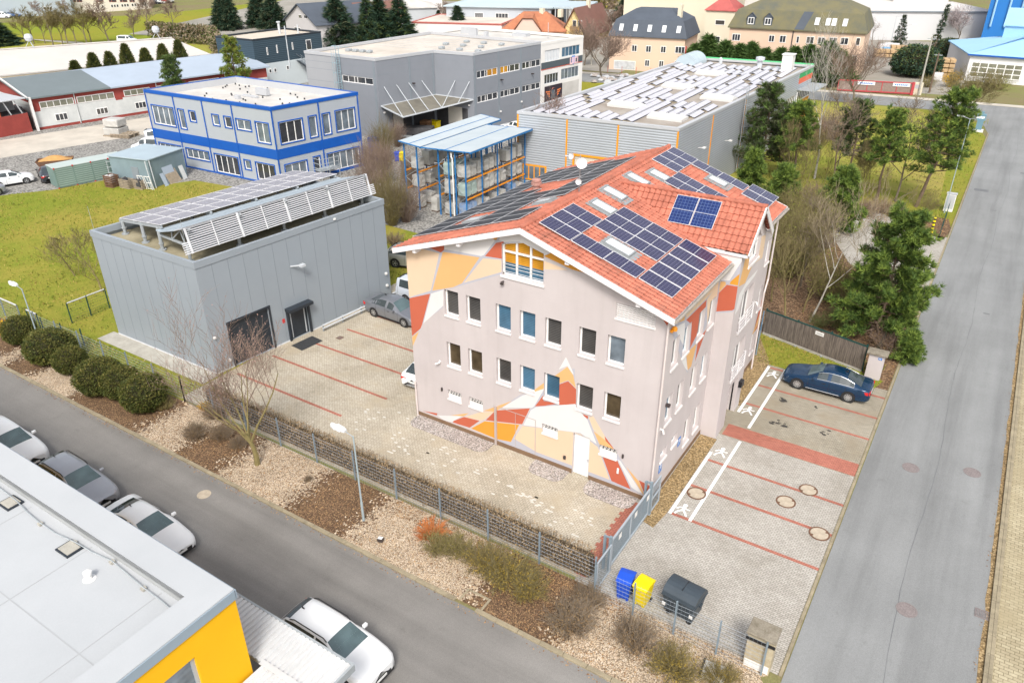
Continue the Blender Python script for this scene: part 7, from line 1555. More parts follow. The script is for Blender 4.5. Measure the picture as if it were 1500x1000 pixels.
def wheel_meshes(r, spokes):
    if (r, spokes) in RIMS: return RIMS[(r, spokes)]
    Ry = Matrix.Rotation(math.pi/2, 4, 'X'); t = MB(); t.M = Ry; t.lathe([(r*.66, -.1), (r*.94, -.1), (r, -.06), (r, .06), (r*.94, .1), (r*.66, .1)], n=22, close=True)
    m = MB(); m.M = Ry; m.lathe([(.02, .06), (r*.5, .03), (r*.66, .03), (r*.66, .02), (.02, .02)], n=20, m=1); m.lathe([(r*.60, .095), (r*.67, .1), (r*.67, .03), (r*.60, .03)], n=20, close=True); m.lathe([(.015, .1), (.07, .095), (.075, .06), (.02, .06)], n=10)
    for k in range(spokes): a = k*6.283/spokes; m.beam((.05*math.cos(a), .05*math.sin(a), .085), (r*.63*math.cos(a), r*.63*math.sin(a), .08), .055, .03)
    a = t.build('tyre', M_tyre, smooth=True, angle=40); b = m.build('rim', [M_rim, M_blk], smooth=True, angle=35); RIMS[(r, spokes)] = (a.data, b.data); bpy.data.objects.remove(a); bpy.data.objects.remove(b); return RIMS[(r, spokes)]
def car(name, label, cat, kind, loc, heading, paint, group=None, rails=False, spokes=5, chrome=False, dark_roof=None, plate_front=True):
    """loc: point on the ground under the middle of the car; heading: direction of the nose (radians from +X)"""
    L_, W_, ST, r, x1, x2, ws, rw, sw_, _ = KIND[kind]; hl = L_/2
    t = thing(name, label, cat, (loc[0], loc[1], .0 if len(loc) < 3 else loc[2]), heading, group)
    def sec(s):
        x, w, zs, zb, zt, wt = s; zm = zs+(zb-zs)*.52
        h = [(w*.86, zs-.02), (w*.965, zs+.02), (w*1.0, zm), (w*.985, zb-.02), (w*.975+(wt-w*.975)*.10, zb+(zt-zb)*.12), (wt+(w-wt)*.10, zb+(zt-zb)*.86), (wt*.93, zt-.012), (wt*.55, zt+.012), (0, zt+.02)]
        return [(hl-x, y, z) for y, z in h]
    def dens(ST):
        out = []
        for a, b in zip(ST, ST[1:]): out += [a, tuple((p+q)/2 for p, q in zip(a, b))] if b[0]-a[0] > .3 else [a]
        return out+[ST[-1]]
    S = dens(ST); B_, G_, WS, RW = MB(), {(a, b): MB() for a in (1, -1) for b in (True, False)}, MB(), MB()
    rows = []
    for sgn in (1, -1): rows.append([[B_.add((x, y*sgn, z)) for x, y, z in sec(s)] for s in S])
    def geo(m, pts, off):
        n = (V(pts[1])-V(pts[0])).cross(V(pts[2])-V(pts[0])); n = n.normalized() if n.length > 0 else V((0, 0, 1)); c = sum((V(p) for p in pts), V())/4
        if n.dot(c-V((0, 0, .7))) < 0: n = -n
        m.face([V(p)+n*off for p in pts])
    for si, sgn in enumerate((1, -1)):
        R_ = rows[si]
        for i in range(len(S)-1):
            xm = (S[i][0]+S[i+1][0])/2
            for j in range(8):
                q = (R_[i][j], R_[i+1][j], R_[i+1][j+1], R_[i][j+1]); B_.idx(q if sgn > 0 else q[::-1])
                P_ = [B_.v[k] for k in q]
                if j == 4 and sw_[0] < xm < sw_[1] and not (abs(S[i+1][0]-S[i][0]) < .13 and 2.0 < xm < 2.75): geo(G_[(sgn, xm < 2.65)], P_, .006)
                if j in (6, 7) and ws[0]+.03 < xm < ws[1]: geo(WS, P_, .007)
                if j in (6, 7) and rw[0] < xm < rw[1]: geo(RW, P_, .007)
    for si in (0, 1): B_.idx(rows[si][0] if si else rows[si][0][::-1]); B_.idx(rows[si][-1][::-1] if si else rows[si][-1])
    n0 = len(S)
    for i in range(n0-1): B_.idx((rows[0][i][0], rows[1][i][0], rows[1][i+1][0], rows[0][i+1][0]))
    body = B_.build('body', paint, t, smooth=True, angle=42)
    WS.build('windscreen', M_wind, t, smooth=True); RW.build('rear_window', M_cglass, t, smooth=True)
    for g_ in G_.values(): g_.build('side_window', M_cglass, t, smooth=True)
    # arches, lower trim, grille
    m = MB()
    for x in (x1, x2):
        for sgn in (1, -1): w = .5*W_-.012; m.tube((hl-x, sgn*(w-.2), r*.98), (hl-x, sgn*(w+.022), r*.98), r*1.17, r*1.17, 20)
    m.box(-hl+x1+.5, -W_/2+.01, .16, hl-x2+L_-x1-.5 if False else hl-x1-.45, W_/2-.01, .25)
    m.build('arch_trim', M_blk, t)
    f = S[3]; m = MB(); m.box(hl-.04, -.5, .30, hl+.012, .5, .5); m.box(hl-.12, -.66, .26, hl-.01, .66, .36)
    m.build('grille', M_blk, t)
    zl = ST[2][3]
    for sgn in (1, -1):
        m = MB(); m.face([(hl-.05, sgn*.50, zl-.13), (hl-.30, sgn*.862, zl-.06), (hl-.42, sgn*.885, zl+.03), (hl-.10, sgn*.55, zl+.01)]); m.face([(hl-.045, sgn*.50, zl-.13), (hl-.295, sgn*.868, zl-.06), (hl-.30, sgn*.85, zl-.16), (hl-.06, sgn*.52, zl-.2)]); m.build('headlight', M_head, t)
        rr = ST[-2]; zt = rr[3]; m = MB(); xb = -hl+.02
        m.box(-hl+.005, sgn*.42 if sgn > 0 else -.80, zt-.20, -hl+.16, .80 if sgn > 0 else -.42, zt-.03); m.box(-hl+.10, sgn*.80-.0 if sgn > 0 else -.875, zt-.19, -hl+.36, .875 if sgn > 0 else -.80, zt-.02); m.build('tail_light', M_tail, t)
        m = MB(); xm = hl-ws[0]-.42; zb = [s for s in ST if s[0] >= ws[0]][1][3]; m.box(xm-.08, sgn*(W_/2-.03) if sgn > 0 else -W_/2-.17, zb+.02, xm+.06, W_/2+.17 if sgn > 0 else -(W_/2-.03), zb+.15); m.build('mirror', paint, t, bevel=.03)
    m = MB()
    if plate_front: m.box(hl+.013, -.26, .42, hl+.022, .26, .53); m.build('number_plate', M_plate, t); m = MB()
    m.box(-hl-.012, -.26, ST[-1][3]-.12, -hl-.002, .26, ST[-1][3]); m.build('number_plate', M_plate, t)
    ty, ri = wheel_meshes(r, spokes)
    for x in (x1, x2):
        for sgn in (1, -1):
            w = bpy.data.objects.new('wheel', ty); COL.objects.link(w); w.parent = t; w.location = (hl-x, sgn*(W_/2-.085), r); w.rotation_euler = (0, 0, 0 if sgn < 0 else math.pi)
            o = bpy.data.objects.new('rim', ri); COL.objects.link(o); o.parent = w
    if rails:
        for sgn in (1, -1): z = ST[9][4]; m = MB(); m.path([(hl-1.95, sgn*.60, z-.06), (hl-2.1, sgn*.60, z+.06), (hl-3.6, sgn*.60, z+.05), (hl-3.85, sgn*.60, z-.07)], .022, 6); m.build('roof_rail', M_blk, t)
    m = MB(); z = [s for s in ST if s[0] >= rw[0]-.4][0][4]; m.face([(hl-rw[0]+.25, -.015, z+.0), (hl-rw[0]+.05, -.015, z), (hl-rw[0]+.06, 0, z+.12)]); m.face([(hl-rw[0]+.25, .015, z+.0), (hl-rw[0]+.05, .015, z), (hl-rw[0]+.06, 0, z+.12)]); m.build('roof_fin', M_blk, t)
    m = MB()
    for sgn in (1, -1):
        for xs in (ws[0]+.12, 2.66, rw[0]+.05):
            i = max(k for k in range(len(S)-1) if S[k][0] <= xs); f_ = (xs-S[i][0])/(S[i+1][0]-S[i][0]); q = sec(tuple(a+(b-a)*f_ for a, b in zip(S[i], S[i+1]))); m.path([V((p_[0], p_[1]*sgn*1.003, p_[2])) for p_ in q[1:5]], .008, 4)
        m.beam((hl-2.25, sgn*(W_/2-.005), .78 if kind != 'suv' else .9), (hl-2.45, sgn*(W_/2-.005), .79 if kind != 'suv' else .91), .03, .03)
    m.build('door_seams', M_blk, t)
    if chrome:
        m = MB()
        for sgn in (1, -1):
            top = []; bot = []
            for s in S:
                if sw_[0]-.1 < s[0] < sw_[1]+.12: q = sec(s); top.append(V((q[5][0], q[5][1]*sgn*1.006, q[5][2]))); bot.append(V((q[4][0], q[4][1]*sgn*1.006, q[4][2])))
            m.path(top, .012, 4); m.path(bot, .012, 4); m.tube(top[-1], bot[-1], .012, n=4); m.tube((hl-x1-.5, sgn*(W_/2+.005), .27), (hl-x2+.5, sgn*(W_/2+.005), .27), .014, n=4)
        m.build('chrome_strip', M_rim, t)
    return t
P_blue = carpaint('blue_metallic', (.003, .032, .085), .35, .22); P_white = carpaint('white_car_paint', (.74, .75, .76)); P_silver = carpaint('silver_metallic', (.42, .43, .46), .5); P_grey = carpaint('grey_metallic', (.34, .35, .38), .35); P_beige = carpaint('beige_silver', (.42, .42, .38), .4); P_dark = carpaint('dark_metallic', (.03, .035, .045), .3); P_red = carpaint('red_car_paint', (.5, .02, .02)); P_bl2 = carpaint('mid_blue_paint', (.05, .12, .3))
f_, r_ = G(1167.7, 569.4), G(1242.4, 589.6); hd = math.atan2(f_.y-r_.y, f_.x-r_.x); fw = V((math.cos(hd), math.sin(hd), 0)); lf = V((-fw.y, fw.x, 0))
c = (f_+r_)/2+fw*.0-lf*.90
car('parked_car', 'shiny dark blue saloon with silver wheels parked beside the walkway lines', 'car', 'sedan', (c.x, c.y, .02), hd, P_blue, chrome=True, spokes=10)
GRY = 'cars parked in the yard'
car('parked_car', 'light grey saloon between the grey hall and the painted building', 'car', 'sedan', (-32.75, 36.0, .02), -.05, carpaint('mid_grey_metallic', (.20, .21, .235), .4), spokes=7)
car('parked_car', 'pale grey blue van parked behind the light grey saloon', 'van', 'van', (-32.3, 38.9, .02), -.03, carpaint('pale_blue_van', (.50, .54, .60)), spokes=5)
car('parked_car', 'beige silver estate car farthest back behind the grey hall', 'car', 'suv', (-37.6, 43.9, .02), .2, P_beige)
car('parked_car', 'white hatchback with red tail lights half hidden behind the painted building', 'car', 'hatch', (-25.6, 31.0, .02), math.pi/2+.03, P_white)
GY_ = 'cars parked along the yellow building'
car('parked_car', 'white car farthest along the yellow building, nearest the left edge', 'car', 'suv', (-39.2, 13.0), -.02, P_white, GY_)
car('parked_car', 'silver grey estate with black roof rails beside the yellow building', 'car', 'suv', (-33.25, 13.05), -.02, P_grey, GY_, True)
car('parked_car', 'white car between the silver grey estate and the roof corner', 'car', 'sedan', (-27.7, 13.0), -.02, P_white, GY_)
car('parked_car', 'white off-road car with black roof rails beside the metal canopy', 'car', 'suv', (-16.15, 12.85), -.02, P_white, GY_, True, 7)
GL = 'cars parked by the green container'
car('parked_car', 'white car at the left edge beside the dark saloon', 'car', 'hatch', (-88.6, 38.5, .01), 1.25, P_white, GL); car('parked_car', 'grey estate cut by the left edge in front of the white car', 'car', 'suv', (-86.6, 34.3, .01), 1.5, P_grey, GL); car('parked_car', 'dark saloon beside the green container', 'car', 'sedan', (-87.2, 41.8, .01), 2.75, P_dark, GL)
car('parked_car', 'dark grey van at the far corner of the blue office', 'van', 'van', (-90.3, 58.6, .01), .9, P_silver); car('parked_car', 'white van parked at the left wall of the blue office', 'van', 'van', (-87.6, 54.8, .01), 3.6, P_white)
car('parked_car', 'white car partly hidden behind the rack roof by the warehouse', 'car', 'sedan', (-55.3, 87.2, .01), 2.9, P_white)
car('parked_car', 'black car behind the white one at the silver hall corner', 'car', 'sedan', (-54.0, 92.0, .01), 2.9, P_dark)
GF = 'far cars at the grey industrial hall'
for px, py, p_, lb, k in ((5, 27, P_white, 'white car at the very left by the grey industrial hall', 'van'), (19, 25, P_bl2, 'blue car second from the left by the grey industrial hall', 'sedan'), (24, 21, P_white, 'white car behind the blue one', 'suv'), (34, 22, P_bl2, 'blue car in the middle of the far row', 'suv'), (43, 20.5, P_white, 'small white car right of the far row', 'hatch'), (60, 23, P_silver, 'silver car under the three small windows', 'hatch'), (84, 25, P_dark, 'dark car behind the bare shrubs at the far hall', 'hatch'), (226, 6.5, P_dark, 'dark car left of the red lorry far off', 'sedan'), (234, 6, P_white, 'white car left of the red lorry far off', 'hatch')):
    g_ = G(px, py); car('parked_car', lb, 'car', k, (g_.x, g_.y, .01), .7, p_, GF)
g_ = G(188, 64); car('parked_car', 'white van with red front behind the ridge of the white roofed hall', 'van', 'van', (g_.x, g_.y, .01), .4, P_white)
g_ = G(243, 5); t = thing('lorry', 'red lorry at the end of the far car row', 'lorry', (g_.x, g_.y, .01), .4)
m = MB(); m.box(-3, -1.2, .8, 1.2, 1.2, 3.4); m.build('cargo_box', P_red, t, bevel=.05); m = MB(); m.box(1.3, -1.15, .6, 3.0, 1.15, 2.7); m.build('cab', P_white, t, bevel=.1)
for x in (-2, 2.1):
    for y in (-1.05, 1.05): m = MB(); m.tube((x, y-.15, .5), (x, y+.15, .5), .5, n=12); m.build('wheel', M_tyre, t)

# ================================================================= fences, gate, bins, lamps, racks and yard things
random.seed(71)
M_fence = mk('grey_blue_steel', (.20, .25, .29), .5, .15, 3); M_wire = mk('zinc_wire', (.33, .37, .41), .45, .1, 4); M_gdk = mk('dark_green_steel', (.012, .06, .055), .5, .2, 3)
def fence(name, label, pts, h, step, m_post, m_wire, hz=.2, vt=.15, cat='fence', rail=None, skip_end=False):
    c = V((*pts[0], 0)); t = thing(name, label, cat, c); Tm = Matrix.Translation(-c)
    w = MB(); w.M = Tm
    for a, b in zip(pts, pts[1:]):
        a, b = V((*a, 0)), V((*b, 0)); L_ = (b-a).length; n = max(1, round(L_/step)); d = (b-a)/n; u = (b-a).normalized()
        for k in range(n+1):
            p = a+d*k; m = MB(); m.M = Tm; m.box(p.x-.03, p.y-.03, 0, p.x+.03, p.y+.03, h+.06); m.build('post', m_post, t)
        z = .06
        while z < h: w.beam(a+V((0, 0, z)), b+V((0, 0, z)), .009, .009); z += hz
        k = vt
        while k < L_: p = a+u*k; w.beam(p+V((0, 0, .05)), p+V((0, 0, h-.02)), .0035, .0035); k += vt
        if rail: m = MB(); m.M = Tm; m.box(min(a.x, b.x)-.03, min(a.y, b.y)-.03, h, max(a.x, b.x)+.03, max(a.y, b.y)+.03, h+.06); m.build('top_rail', rail, t)
    w.build('wire_mesh', m_wire, t); return t
fence('wire_fence', 'grey steel wire mesh fence running along the brown hedge and planting strip', [(-51.2, 20.95), (-35.9, 20.95), (-9.5, 20.95)], 1.78, 2.52, M_fence, M_wire)
fence('wire_fence', 'grey wire mesh fence in front of the three bins', [(-9.3, 20.55), (-2.5, 20.55)], 1.75, 1.75, M_fence, M_wire)
fence('wire_fence', 'white topped mesh fence at the left edge above the forsythia', [(-62, 20.98), (-53.2, 20.98)], 1.75, 2.5, M_fence, M_wire, rail=M_slat)
fence('wire_fence', 'short white topped mesh panel between the fence and the clipped yews', [(-52.6, 21.2), (-51.3, 21.2)], 1.5, 1.3, M_gdk, M_gdk, rail=M_slat)
fence('wire_fence', 'dark green mesh fence with white top bar meeting the grey hall', [(-51.2, 23.2), (-51.2, 26.0)], 1.5, 1.4, M_gdk, M_gdk, rail=M_slat)
fence('wire_fence', 'dark green low mesh fence between lawn and planting strip', [(-51.2, 21.3), (-47.4, 21.8)], 1.2, 1.9, M_gdk, M_gdk)
# sliding gate and wicket
t = thing('sliding_gate', 'grey steel sliding gate with infill bars beside the painted building corner', 'gate', (-9.5, 24.4, 0)); Tg = Matrix.Translation((9.5, -24.4, 0))
m = MB(); m.M = Tg; m.box(-9.54, 22.4, 1.52, -9.46, 26.3, 1.6); m.box(-9.54, 22.4, .12, -9.46, 26.3, .24); m.box(-9.53, 22.4, .241, -9.47, 22.48, 1.519); m.box(-9.53, 26.22, .241, -9.47, 26.3, 1.519); m.box(-9.53, 24.3, .241, -9.47, 24.36, 1.519); m.build('frame', M_wire, t)
m = MB(); m.M = Tg
for k in range(44): y = 22.52+k*.085; m.box(-9.51, y, .245, -9.49, y+.022, 1.515)
o = m.build('bars', M_fence, t); o['kind'] = 'stuff'
m = MB(); m.M = Tg
for y in (23.0, 24.6, 25.9): m.box(-9.45, y, 1.15, -9.442, y+.26, 1.42)
m.build('notice_plate', M_lampw, t)
for y, lb in ((22.25, 'tall grey gate post at the hedge end of the sliding gate'), (26.42, 'tall grey gate post at the building end of the sliding gate')):
    g_ = thing('gate_post', lb, 'gate post', (-9.5, y, 0)); m = MB(); m.box(-.3, -.05, 0, -.2, .05, 1.85); m.box(-.05, -.06, 0, .07, .06, 1.9); m.box(-.3, -.03, 1.8, .05, .03, 1.86); m.build('post', M_fence, g_); m = MB(); m.box(-.07, -.1, 0, .1, .1, .06); m.build('base_plate', M_galv, g_)
t = thing('wicket_gate', 'narrow grey mesh wicket panel closing the gap to the painted building', 'gate', (-9.45, 27.0, 0)); m = MB()
for a in ((-.03, -.5, .1, .03, -.44, 1.6), (-.03, .44, .1, .03, .5, 1.6), (-.03, -.44, 1.54, .03, .44, 1.6), (-.03, -.44, .1, .03, .44, .16), (-.03, -.44, .8, .03, .44, .86)): m.box(*a)
m.build('frame', M_wire, t); m = MB()
for k in range(11): m.box(-.006, -.42+k*.078, .17, .006, -.41+k*.078, 1.53)
m.build('bars', M_fence, t)
t = thing('mesh_fence', 'fixed grey mesh panel joining the hedge fence to the sliding gate', 'fence', (-9.4, 21.5, 0)); m = MB()
for a in ((-.03, -.62, .1, .03, -.56, 1.6), (-.03, .6, .1, .03, .66, 1.6), (-.03, -.56, 1.54, .03, .6, 1.6), (-.03, -.56, .1, .03, .6, .16)): m.box(*a)
m.build('frame', M_wire, t); m = MB()
for k in range(14): m.box(-.006, -.52+k*.08, .17, .006, -.51+k*.08, 1.53)
m.build('bars', M_fence, t)
# bins
def wheelie(label, loc, rz, paint, name='wheelie_bin'):
    t = thing(name, label, 'bin', loc, rz); m = MB(); a = [(-.24, -.3), (.24, -.3), (.24, .26), (-.24, .26)]; b = [(-.29, -.36), (.29, -.36), (.29, .36), (-.29, .36)]
    A = [m.add((x, y, .12)) for x, y in a]; B_ = [m.add((x, y, .98)) for x, y in b]; A2 = [m.add((x, y, .02)) for x, y in a[:2]]
    for k in range(4): j = (k+1) % 4; m.idx((A[k], A[j], B_[j], B_[k]))
    m.idx(A[::-1]); m.box(-.31, -.38, .96, .31, .38, 1.02); m.box(-.2, -.33, .3, -.16, -.29, .95); m.box(.16, -.33, .3, .2, -.29, .95); m.box(-.22, -.28, .02, -.12, .0, .12); m.box(.12, -.28, .02, .22, .0, .12)
    m.build('body', paint, t, bevel=.012)
    m = MB(); P_ = [(-.4, 1.03), (-.2, 1.1), (.15, 1.12), (.38, 1.07), (.44, 1.03)]
    for (y0, z0), (y1, z1) in zip(P_, P_[1:]): m.face([(-.32, y0, z0), (.32, y0, z0), (.32, y1, z1), (-.32, y1, z1)])
    for sx in (-1, 1): m.face([(sx*.32, y, z) for y, z in P_])
    m.tube((-.28, .44, 1.0), (.28, .44, 1.0), .025); m.box(-.1, -.43, 1.0, .1, -.38, 1.05); m.build('lid', paint, t, bevel=.01)
    for sx in (-1, 1): m = MB(); m.tube((sx*.2, .27, .1), (sx*.27, .27, .1), .1, n=12); m.build('wheel', M_tyre, t)
    return t
PB_blue = mk('bin_blue', (.01, .075, .52), .45, .12, 3); PB_yel = mk('bin_yellow', (.80, .62, .0), .45, .12, 3); PB_dk = mk('bin_anthracite', (.045, .06, .075), .5, .2, 2)
wheelie('blue wheelie bin beside the gate behind the wire fence', (-8.32, 21.35, .02), .12, PB_blue); wheelie('yellow wheelie bin right of the blue one', (-7.58, 21.42, .02), -.1, PB_yel)
t = thing('waste_container', 'large anthracite waste container with a curved lid behind the wire fence', 'container', (-6.0, 21.75, .02), -.1); m = MB()
A = [m.add(p) for p in ((-.6, -.42, .22), (.6, -.42, .22), (.6, .42, .22), (-.6, .42, .22))]; B_ = [m.add(p) for p in ((-.68, -.54, 1.08), (.68, -.54, 1.08), (.68, .54, 1.08), (-.68, .54, 1.08))]
for k in range(4): j = (k+1) % 4; m.idx((A[k], A[j], B_[j], B_[k]))
m.idx(A[::-1]); m.box(-.72, -.58, 1.06, .72, .58, 1.13)
for sx in (-1, 1): m.box(sx*.70-.05, -.1, .85, sx*.70+.05, .1, .95)
for x in (-.4, 0, .4): m.box(x-.03, -.56, .4, x+.03, -.50, 1.05)
m.build('body', PB_dk, t, bevel=.015); m = MB(); n = 9
for k in range(n):
    a, b = math.pi*k/n, math.pi*(k+1)/n; m.face([(-.7, -.57*math.cos(a), 1.14+.36*math.sin(a)), (.7, -.57*math.cos(a), 1.14+.36*math.sin(a)), (.7, -.57*math.cos(b), 1.14+.36*math.sin(b)), (-.7, -.57*math.cos(b), 1.14+.36*math.sin(b))])
for sx in (-1, 1): m.face([(sx*.7, -.57*math.cos(math.pi*k/n), 1.14+.36*math.sin(math.pi*k/n)) for k in range(n+1)])
m.box(-.04, -.6, 1.13, .04, .6, 1.16); lid = m.build('lid', PB_dk, t); m = MB(); m.box(-.01, -.3, 1.47, .01, .3, 1.5); m.build('lid_seam', M_blk, lid)
for x in (-.66, .5): m = MB(); m.box(x, -.56, .55, x+.14, -.52, .68); m.build('reflector_plate', M_lampw, t)
for x in (-.45, .45):
    for y in (-.33, .33): m = MB(); m.tube((x, y-.04, .1), (x, y+.04, .1), .1, n=12); m.beam((x, y, .1), (x, y, .24), .06); m.build('wheel', M_tyre, t)
# mauve service pillar with stone cap, second pillar at the bottom
def pillar(label, loc, w, d, h, m_, cap_w, rz=0, num=True):
    t = thing('service_pillar', label, 'pillar', loc, rz); m = MB(); m.box(-w/2, -d/2, 0, w/2, d/2, h); m.build('body', m_, t, bevel=.01)
    m = MB(); m.box(-cap_w/2, -d/2-.14, h+.001, cap_w/2, d/2+.14, h+.11); m.build('cap', mk('weathered_stone', (.27, .24, .19), .95, .45, 3, c2=(.12, .10, .07), bump=.5), t, bevel=.02)
    return t
pl = pillar('mauve service pillar with weathered stone cap and blue number plate beside the reed fence', (-3.05, 45.0, 0), .85, .5, 1.7, M_mauve, 1.15, .0)
m = MB(); m.box(.1, -.262, 1.4, .3, -.252, 1.54); p_ = m.build('number_plate', M_bluesign, pl); m = MB(); m.box(.14, -.268, 1.43, .17, -.263, 1.51); m.box(.21, -.268, 1.43, .24, -.263, 1.51); m.build('digits', M_lampw, p_)
pl = pillar('stone service pillar with dark ledge at the lower edge by the street', (-2.75, 20.95, 0), .95, .55, 1.75, mk('sandy_stone', (.48, .42, .31), .95, .3, 2.5, c2=(.33, .27, .17), bump=.4), 1.05, 0)
m = MB(); m.box(-.44, -.285, .05, .44, -.276, .42); m.build('white_panel', M_lampw, pl); m = MB(); m.box(-.52, -.4, 1.5, .52, -.28, 1.54); m.build('ledge', M_blk, pl)
t = thing('concrete_slab', 'square white concrete slab lying on the gravel by the lower fence', 'slab', (*G(1046, 988).xy, .05), .1); m = MB(); m.box(-.42, -.42, 0, .42, .42, .1); m.build('slab', mk('white_concrete', (.60, .59, .56), .9, .15, 3), t, bevel=.015); m = MB(); m.box(-.5, -.45, -.02, -.43, .5, .06); m.build('edge_strip', M_dark, t)
t = thing('garden_spotlight', 'small black and white garden spotlight on the pale gravel', 'lamp', (*G(558, 795).xy, .06), .3); m = MB(); m.box(-.12, -.1, .06, .12, .1, .24); m.build('housing', M_lampd, t, bevel=.01); m = MB(); m.box(-.1, -.08, .241, .1, .08, .25); m.build('lens', M_lampw, t); m = MB(); m.tube((0, 0, 0), (0, 0, .06), .02); m.build('spike', M_lampd, t)
# reed fence
a, b = V((-10.3, 47.1, 0)), V((-3.75, 45.35, 0)); u = (b-a).normalized(); L_ = (b-a).length
t = thing('reed_fence', 'dark brown reed screen fence on green posts with a small white notice', 'fence', a, math.atan2(u.y, u.x)); nr = NT('reed_matting'); x_ = nr.noise(1, 4, .7, nr.coords((26, 26, 1.2))); nr.col(nr.ramp(x_, [(.3, rgb((.05, .042, .038))), (.65, rgb((.21, .175, .15)))])); nr.bump(x_, .6, .02); M_reed = nr.fin(.95, 0, .1)
m = MB(); m.box(0, -.02, .18, L_, .02, 1.75); m.build('reed_matting', M_reed, t); m = MB(); m.box(0, -.06, 0, L_, .06, .17); m.build('plinth', M_conc, t)
m = MB(); m.box(0, -.035, 1.752, L_, .035, 1.82); m.build('top_rail', M_gdk, t)
for k in range(4): m = MB(); x = L_*k/3; m.box(x-.04, .025, 0, x+.04, .1, 1.9); m.build('post', M_gdk, t)
for k in range(4): m = MB(); x = .6+k*1.8; m.box(x-.06, -.12, 0, x+.06, -.061, .12); m.build('clamp', M_galv, t)
x = L_*.56; m = MB(); m.box(x-.28, -.035, 1.38, x+.28, -.022, 1.62); n_ = m.build('notice', M_lampw, t); m = MB(); m.box(x-.2, -.04, 1.47, x+.2, -.036, 1.52); m.build('lettering', mk('grey_ink', (.3, .3, .3), .8), n_)
t = thing('blue_gate', 'narrow slate blue sheet gate between the painted building and the reed fence', 'gate', (-10.1, 45.4, 0), math.atan2(46.9-44.0, -10.35+9.75)); m = MB(); m.box(-1.45, -.02, .1, 1.45, .02, 1.75); m.build('sheet', mk('slate_blue_sheet', (.08, .17, .27), .5, .12, 1), t)
for x in (-1.5, 1.45): m = MB(); m.box(x, -.04, 0, x+.05, .04, 1.8); m.build('post', M_fence, t)
m = MB(); m.box(1.2, -.06, .95, 1.35, -.021, 1.05); m.build('handle', M_galv, t)
fence('wire_fence', 'low dark green mesh fence along the street under the big pine', [(-3.4, 45.6), (-2.7, 55.5)], 1.3, 3.3, M_gdk, M_gdk, .3, .3)
fence('wire_fence', 'dark green mesh fence at the leafy bank by the tall lamp', [(-2.6, 73.8), (-2.75, 82)], 1.3, 2.7, M_gdk, M_gdk, .3, .3)
# lamps
def lamp(label, base, h, arm, rz, head=.75, arms=1):
    t = thing('street_lamp', label, 'street lamp', base, rz); m = MB(); m.tube((0, 0, 0), (0, 0, 1.1), .06, .058, 10); m.tube((0, 0, 1.1), (0, 0, h), .045, .032, 10); m.build('pole', mk('lamp_grey', (.33, .40, .43), .45, .1, 3), t)
    for k in range(arms):
        s_ = 1 if k == 0 else -1; m = MB(); m.tube((0, 0, h-.03), (s_*arm, 0, h+.12), .025, n=6); a = m.build('arm', M_galv, t)
        m = MB(); pr = [(arm-.05, .1, .06), (arm+.15, .17, .1), (arm+head*.6, .17, .1), (arm+head, .08, .05)]
        for (x0, w0, h0), (x1_, w1, h1) in zip(pr, pr[1:]):
            q = [(s_*x0, -w0, h+.1), (s_*x0, w0, h+.1), (s_*x1_, w1, h+.16), (s_*x1_, -w1, h+.16)]; tq = [(x, y*.7, z+h0+.03) for x, y, z in q]; m.face(q); m.face(tq)
            for i in range(4): j = (i+1) % 4; m.face([q[i], q[j], tq[j], tq[i]])
        m.build('lamp_head', mk('lamp_head_pale', (.60, .62, .63), .4, .08, 3), a)
    return t
lamp('grey street lamp standing in the gravel in front of the painted building', gp(533, 764, .05), 4.75, .45, math.pi+.05); lamp('grey street lamp among the clipped yews', gp(59, 503, .05), 3.9, .5, math.pi+.05)
lamp('tall double armed street lamp beside the tallest pine', (*G(1383, 312).xy, 0), 8.8, .5, .1, .6, 2)
for px, py, pt, lb in ((1304, 67, 24, 'slender street lamp before the white warehouse'), (1321, 66, 37, 'curved street lamp right of the small pointed spruce'), (1436, 185, 150, 'hidden')):
    if lb != 'hidden': p = G(px, py); lamp(lb, (p.x, p.y, 0), zat(p.x, p.y, pt), 1.2, 0, .9)
for px, py, pt, lb in ((1345, 140, 54, 'tall leaning concrete utility pole behind the street gate'), (1361, 136, 78, 'brown wooden utility pole beside the log stacks'), (866, 96, 72, 'pale sign pole at the white office corner')):
    p = G(px, py); t = thing('utility_pole', lb, 'pole', (p.x, p.y, 0)); h = zat(p.x, p.y, pt); m = MB(); m.tube((0, 0, 0), (0, 0, h), .16, .1, 8); m.build('pole', M_conc if 'concrete' in lb or 'pale' in lb else K_pine, t); m = MB(); m.beam((-.6, 0, h-.3), (.6, 0, h-.3), .1); m.build('crossbar', M_galv, t)
t = thing('striped_post', 'yellow and black striped warning post at the neighbour driveway', 'post', (*G(1363, 346).xy, 0), 0); m = MB(); m.tube((0, 0, 0), (0, 0, 1.7), .11, n=10); m.build('post', PB_yel, t)
for k in range(5): m = MB(); m.tube((0, 0, .18+k*.33), (0, 0, .33+k*.33), .113, n=10); m.build('black_band', M_blk, t)
t = thing('meter_cabinet', 'white electricity cabinet beside the tall street lamp', 'cabinet', (*G(1388, 309).xy, 0)); m = MB(); m.box(-.4, -.25, 0, .4, .25, 1.7); m.build('cabinet', M_lampw, t, bevel=.02); m = MB(); m.box(-.35, -.262, .3, .35, -.252, 1.6); m.build('door', M_trim, t); m = MB(); m.box(-.45, -.3, 1.701, .45, .3, 1.76); m.build('cap', M_trim, t)
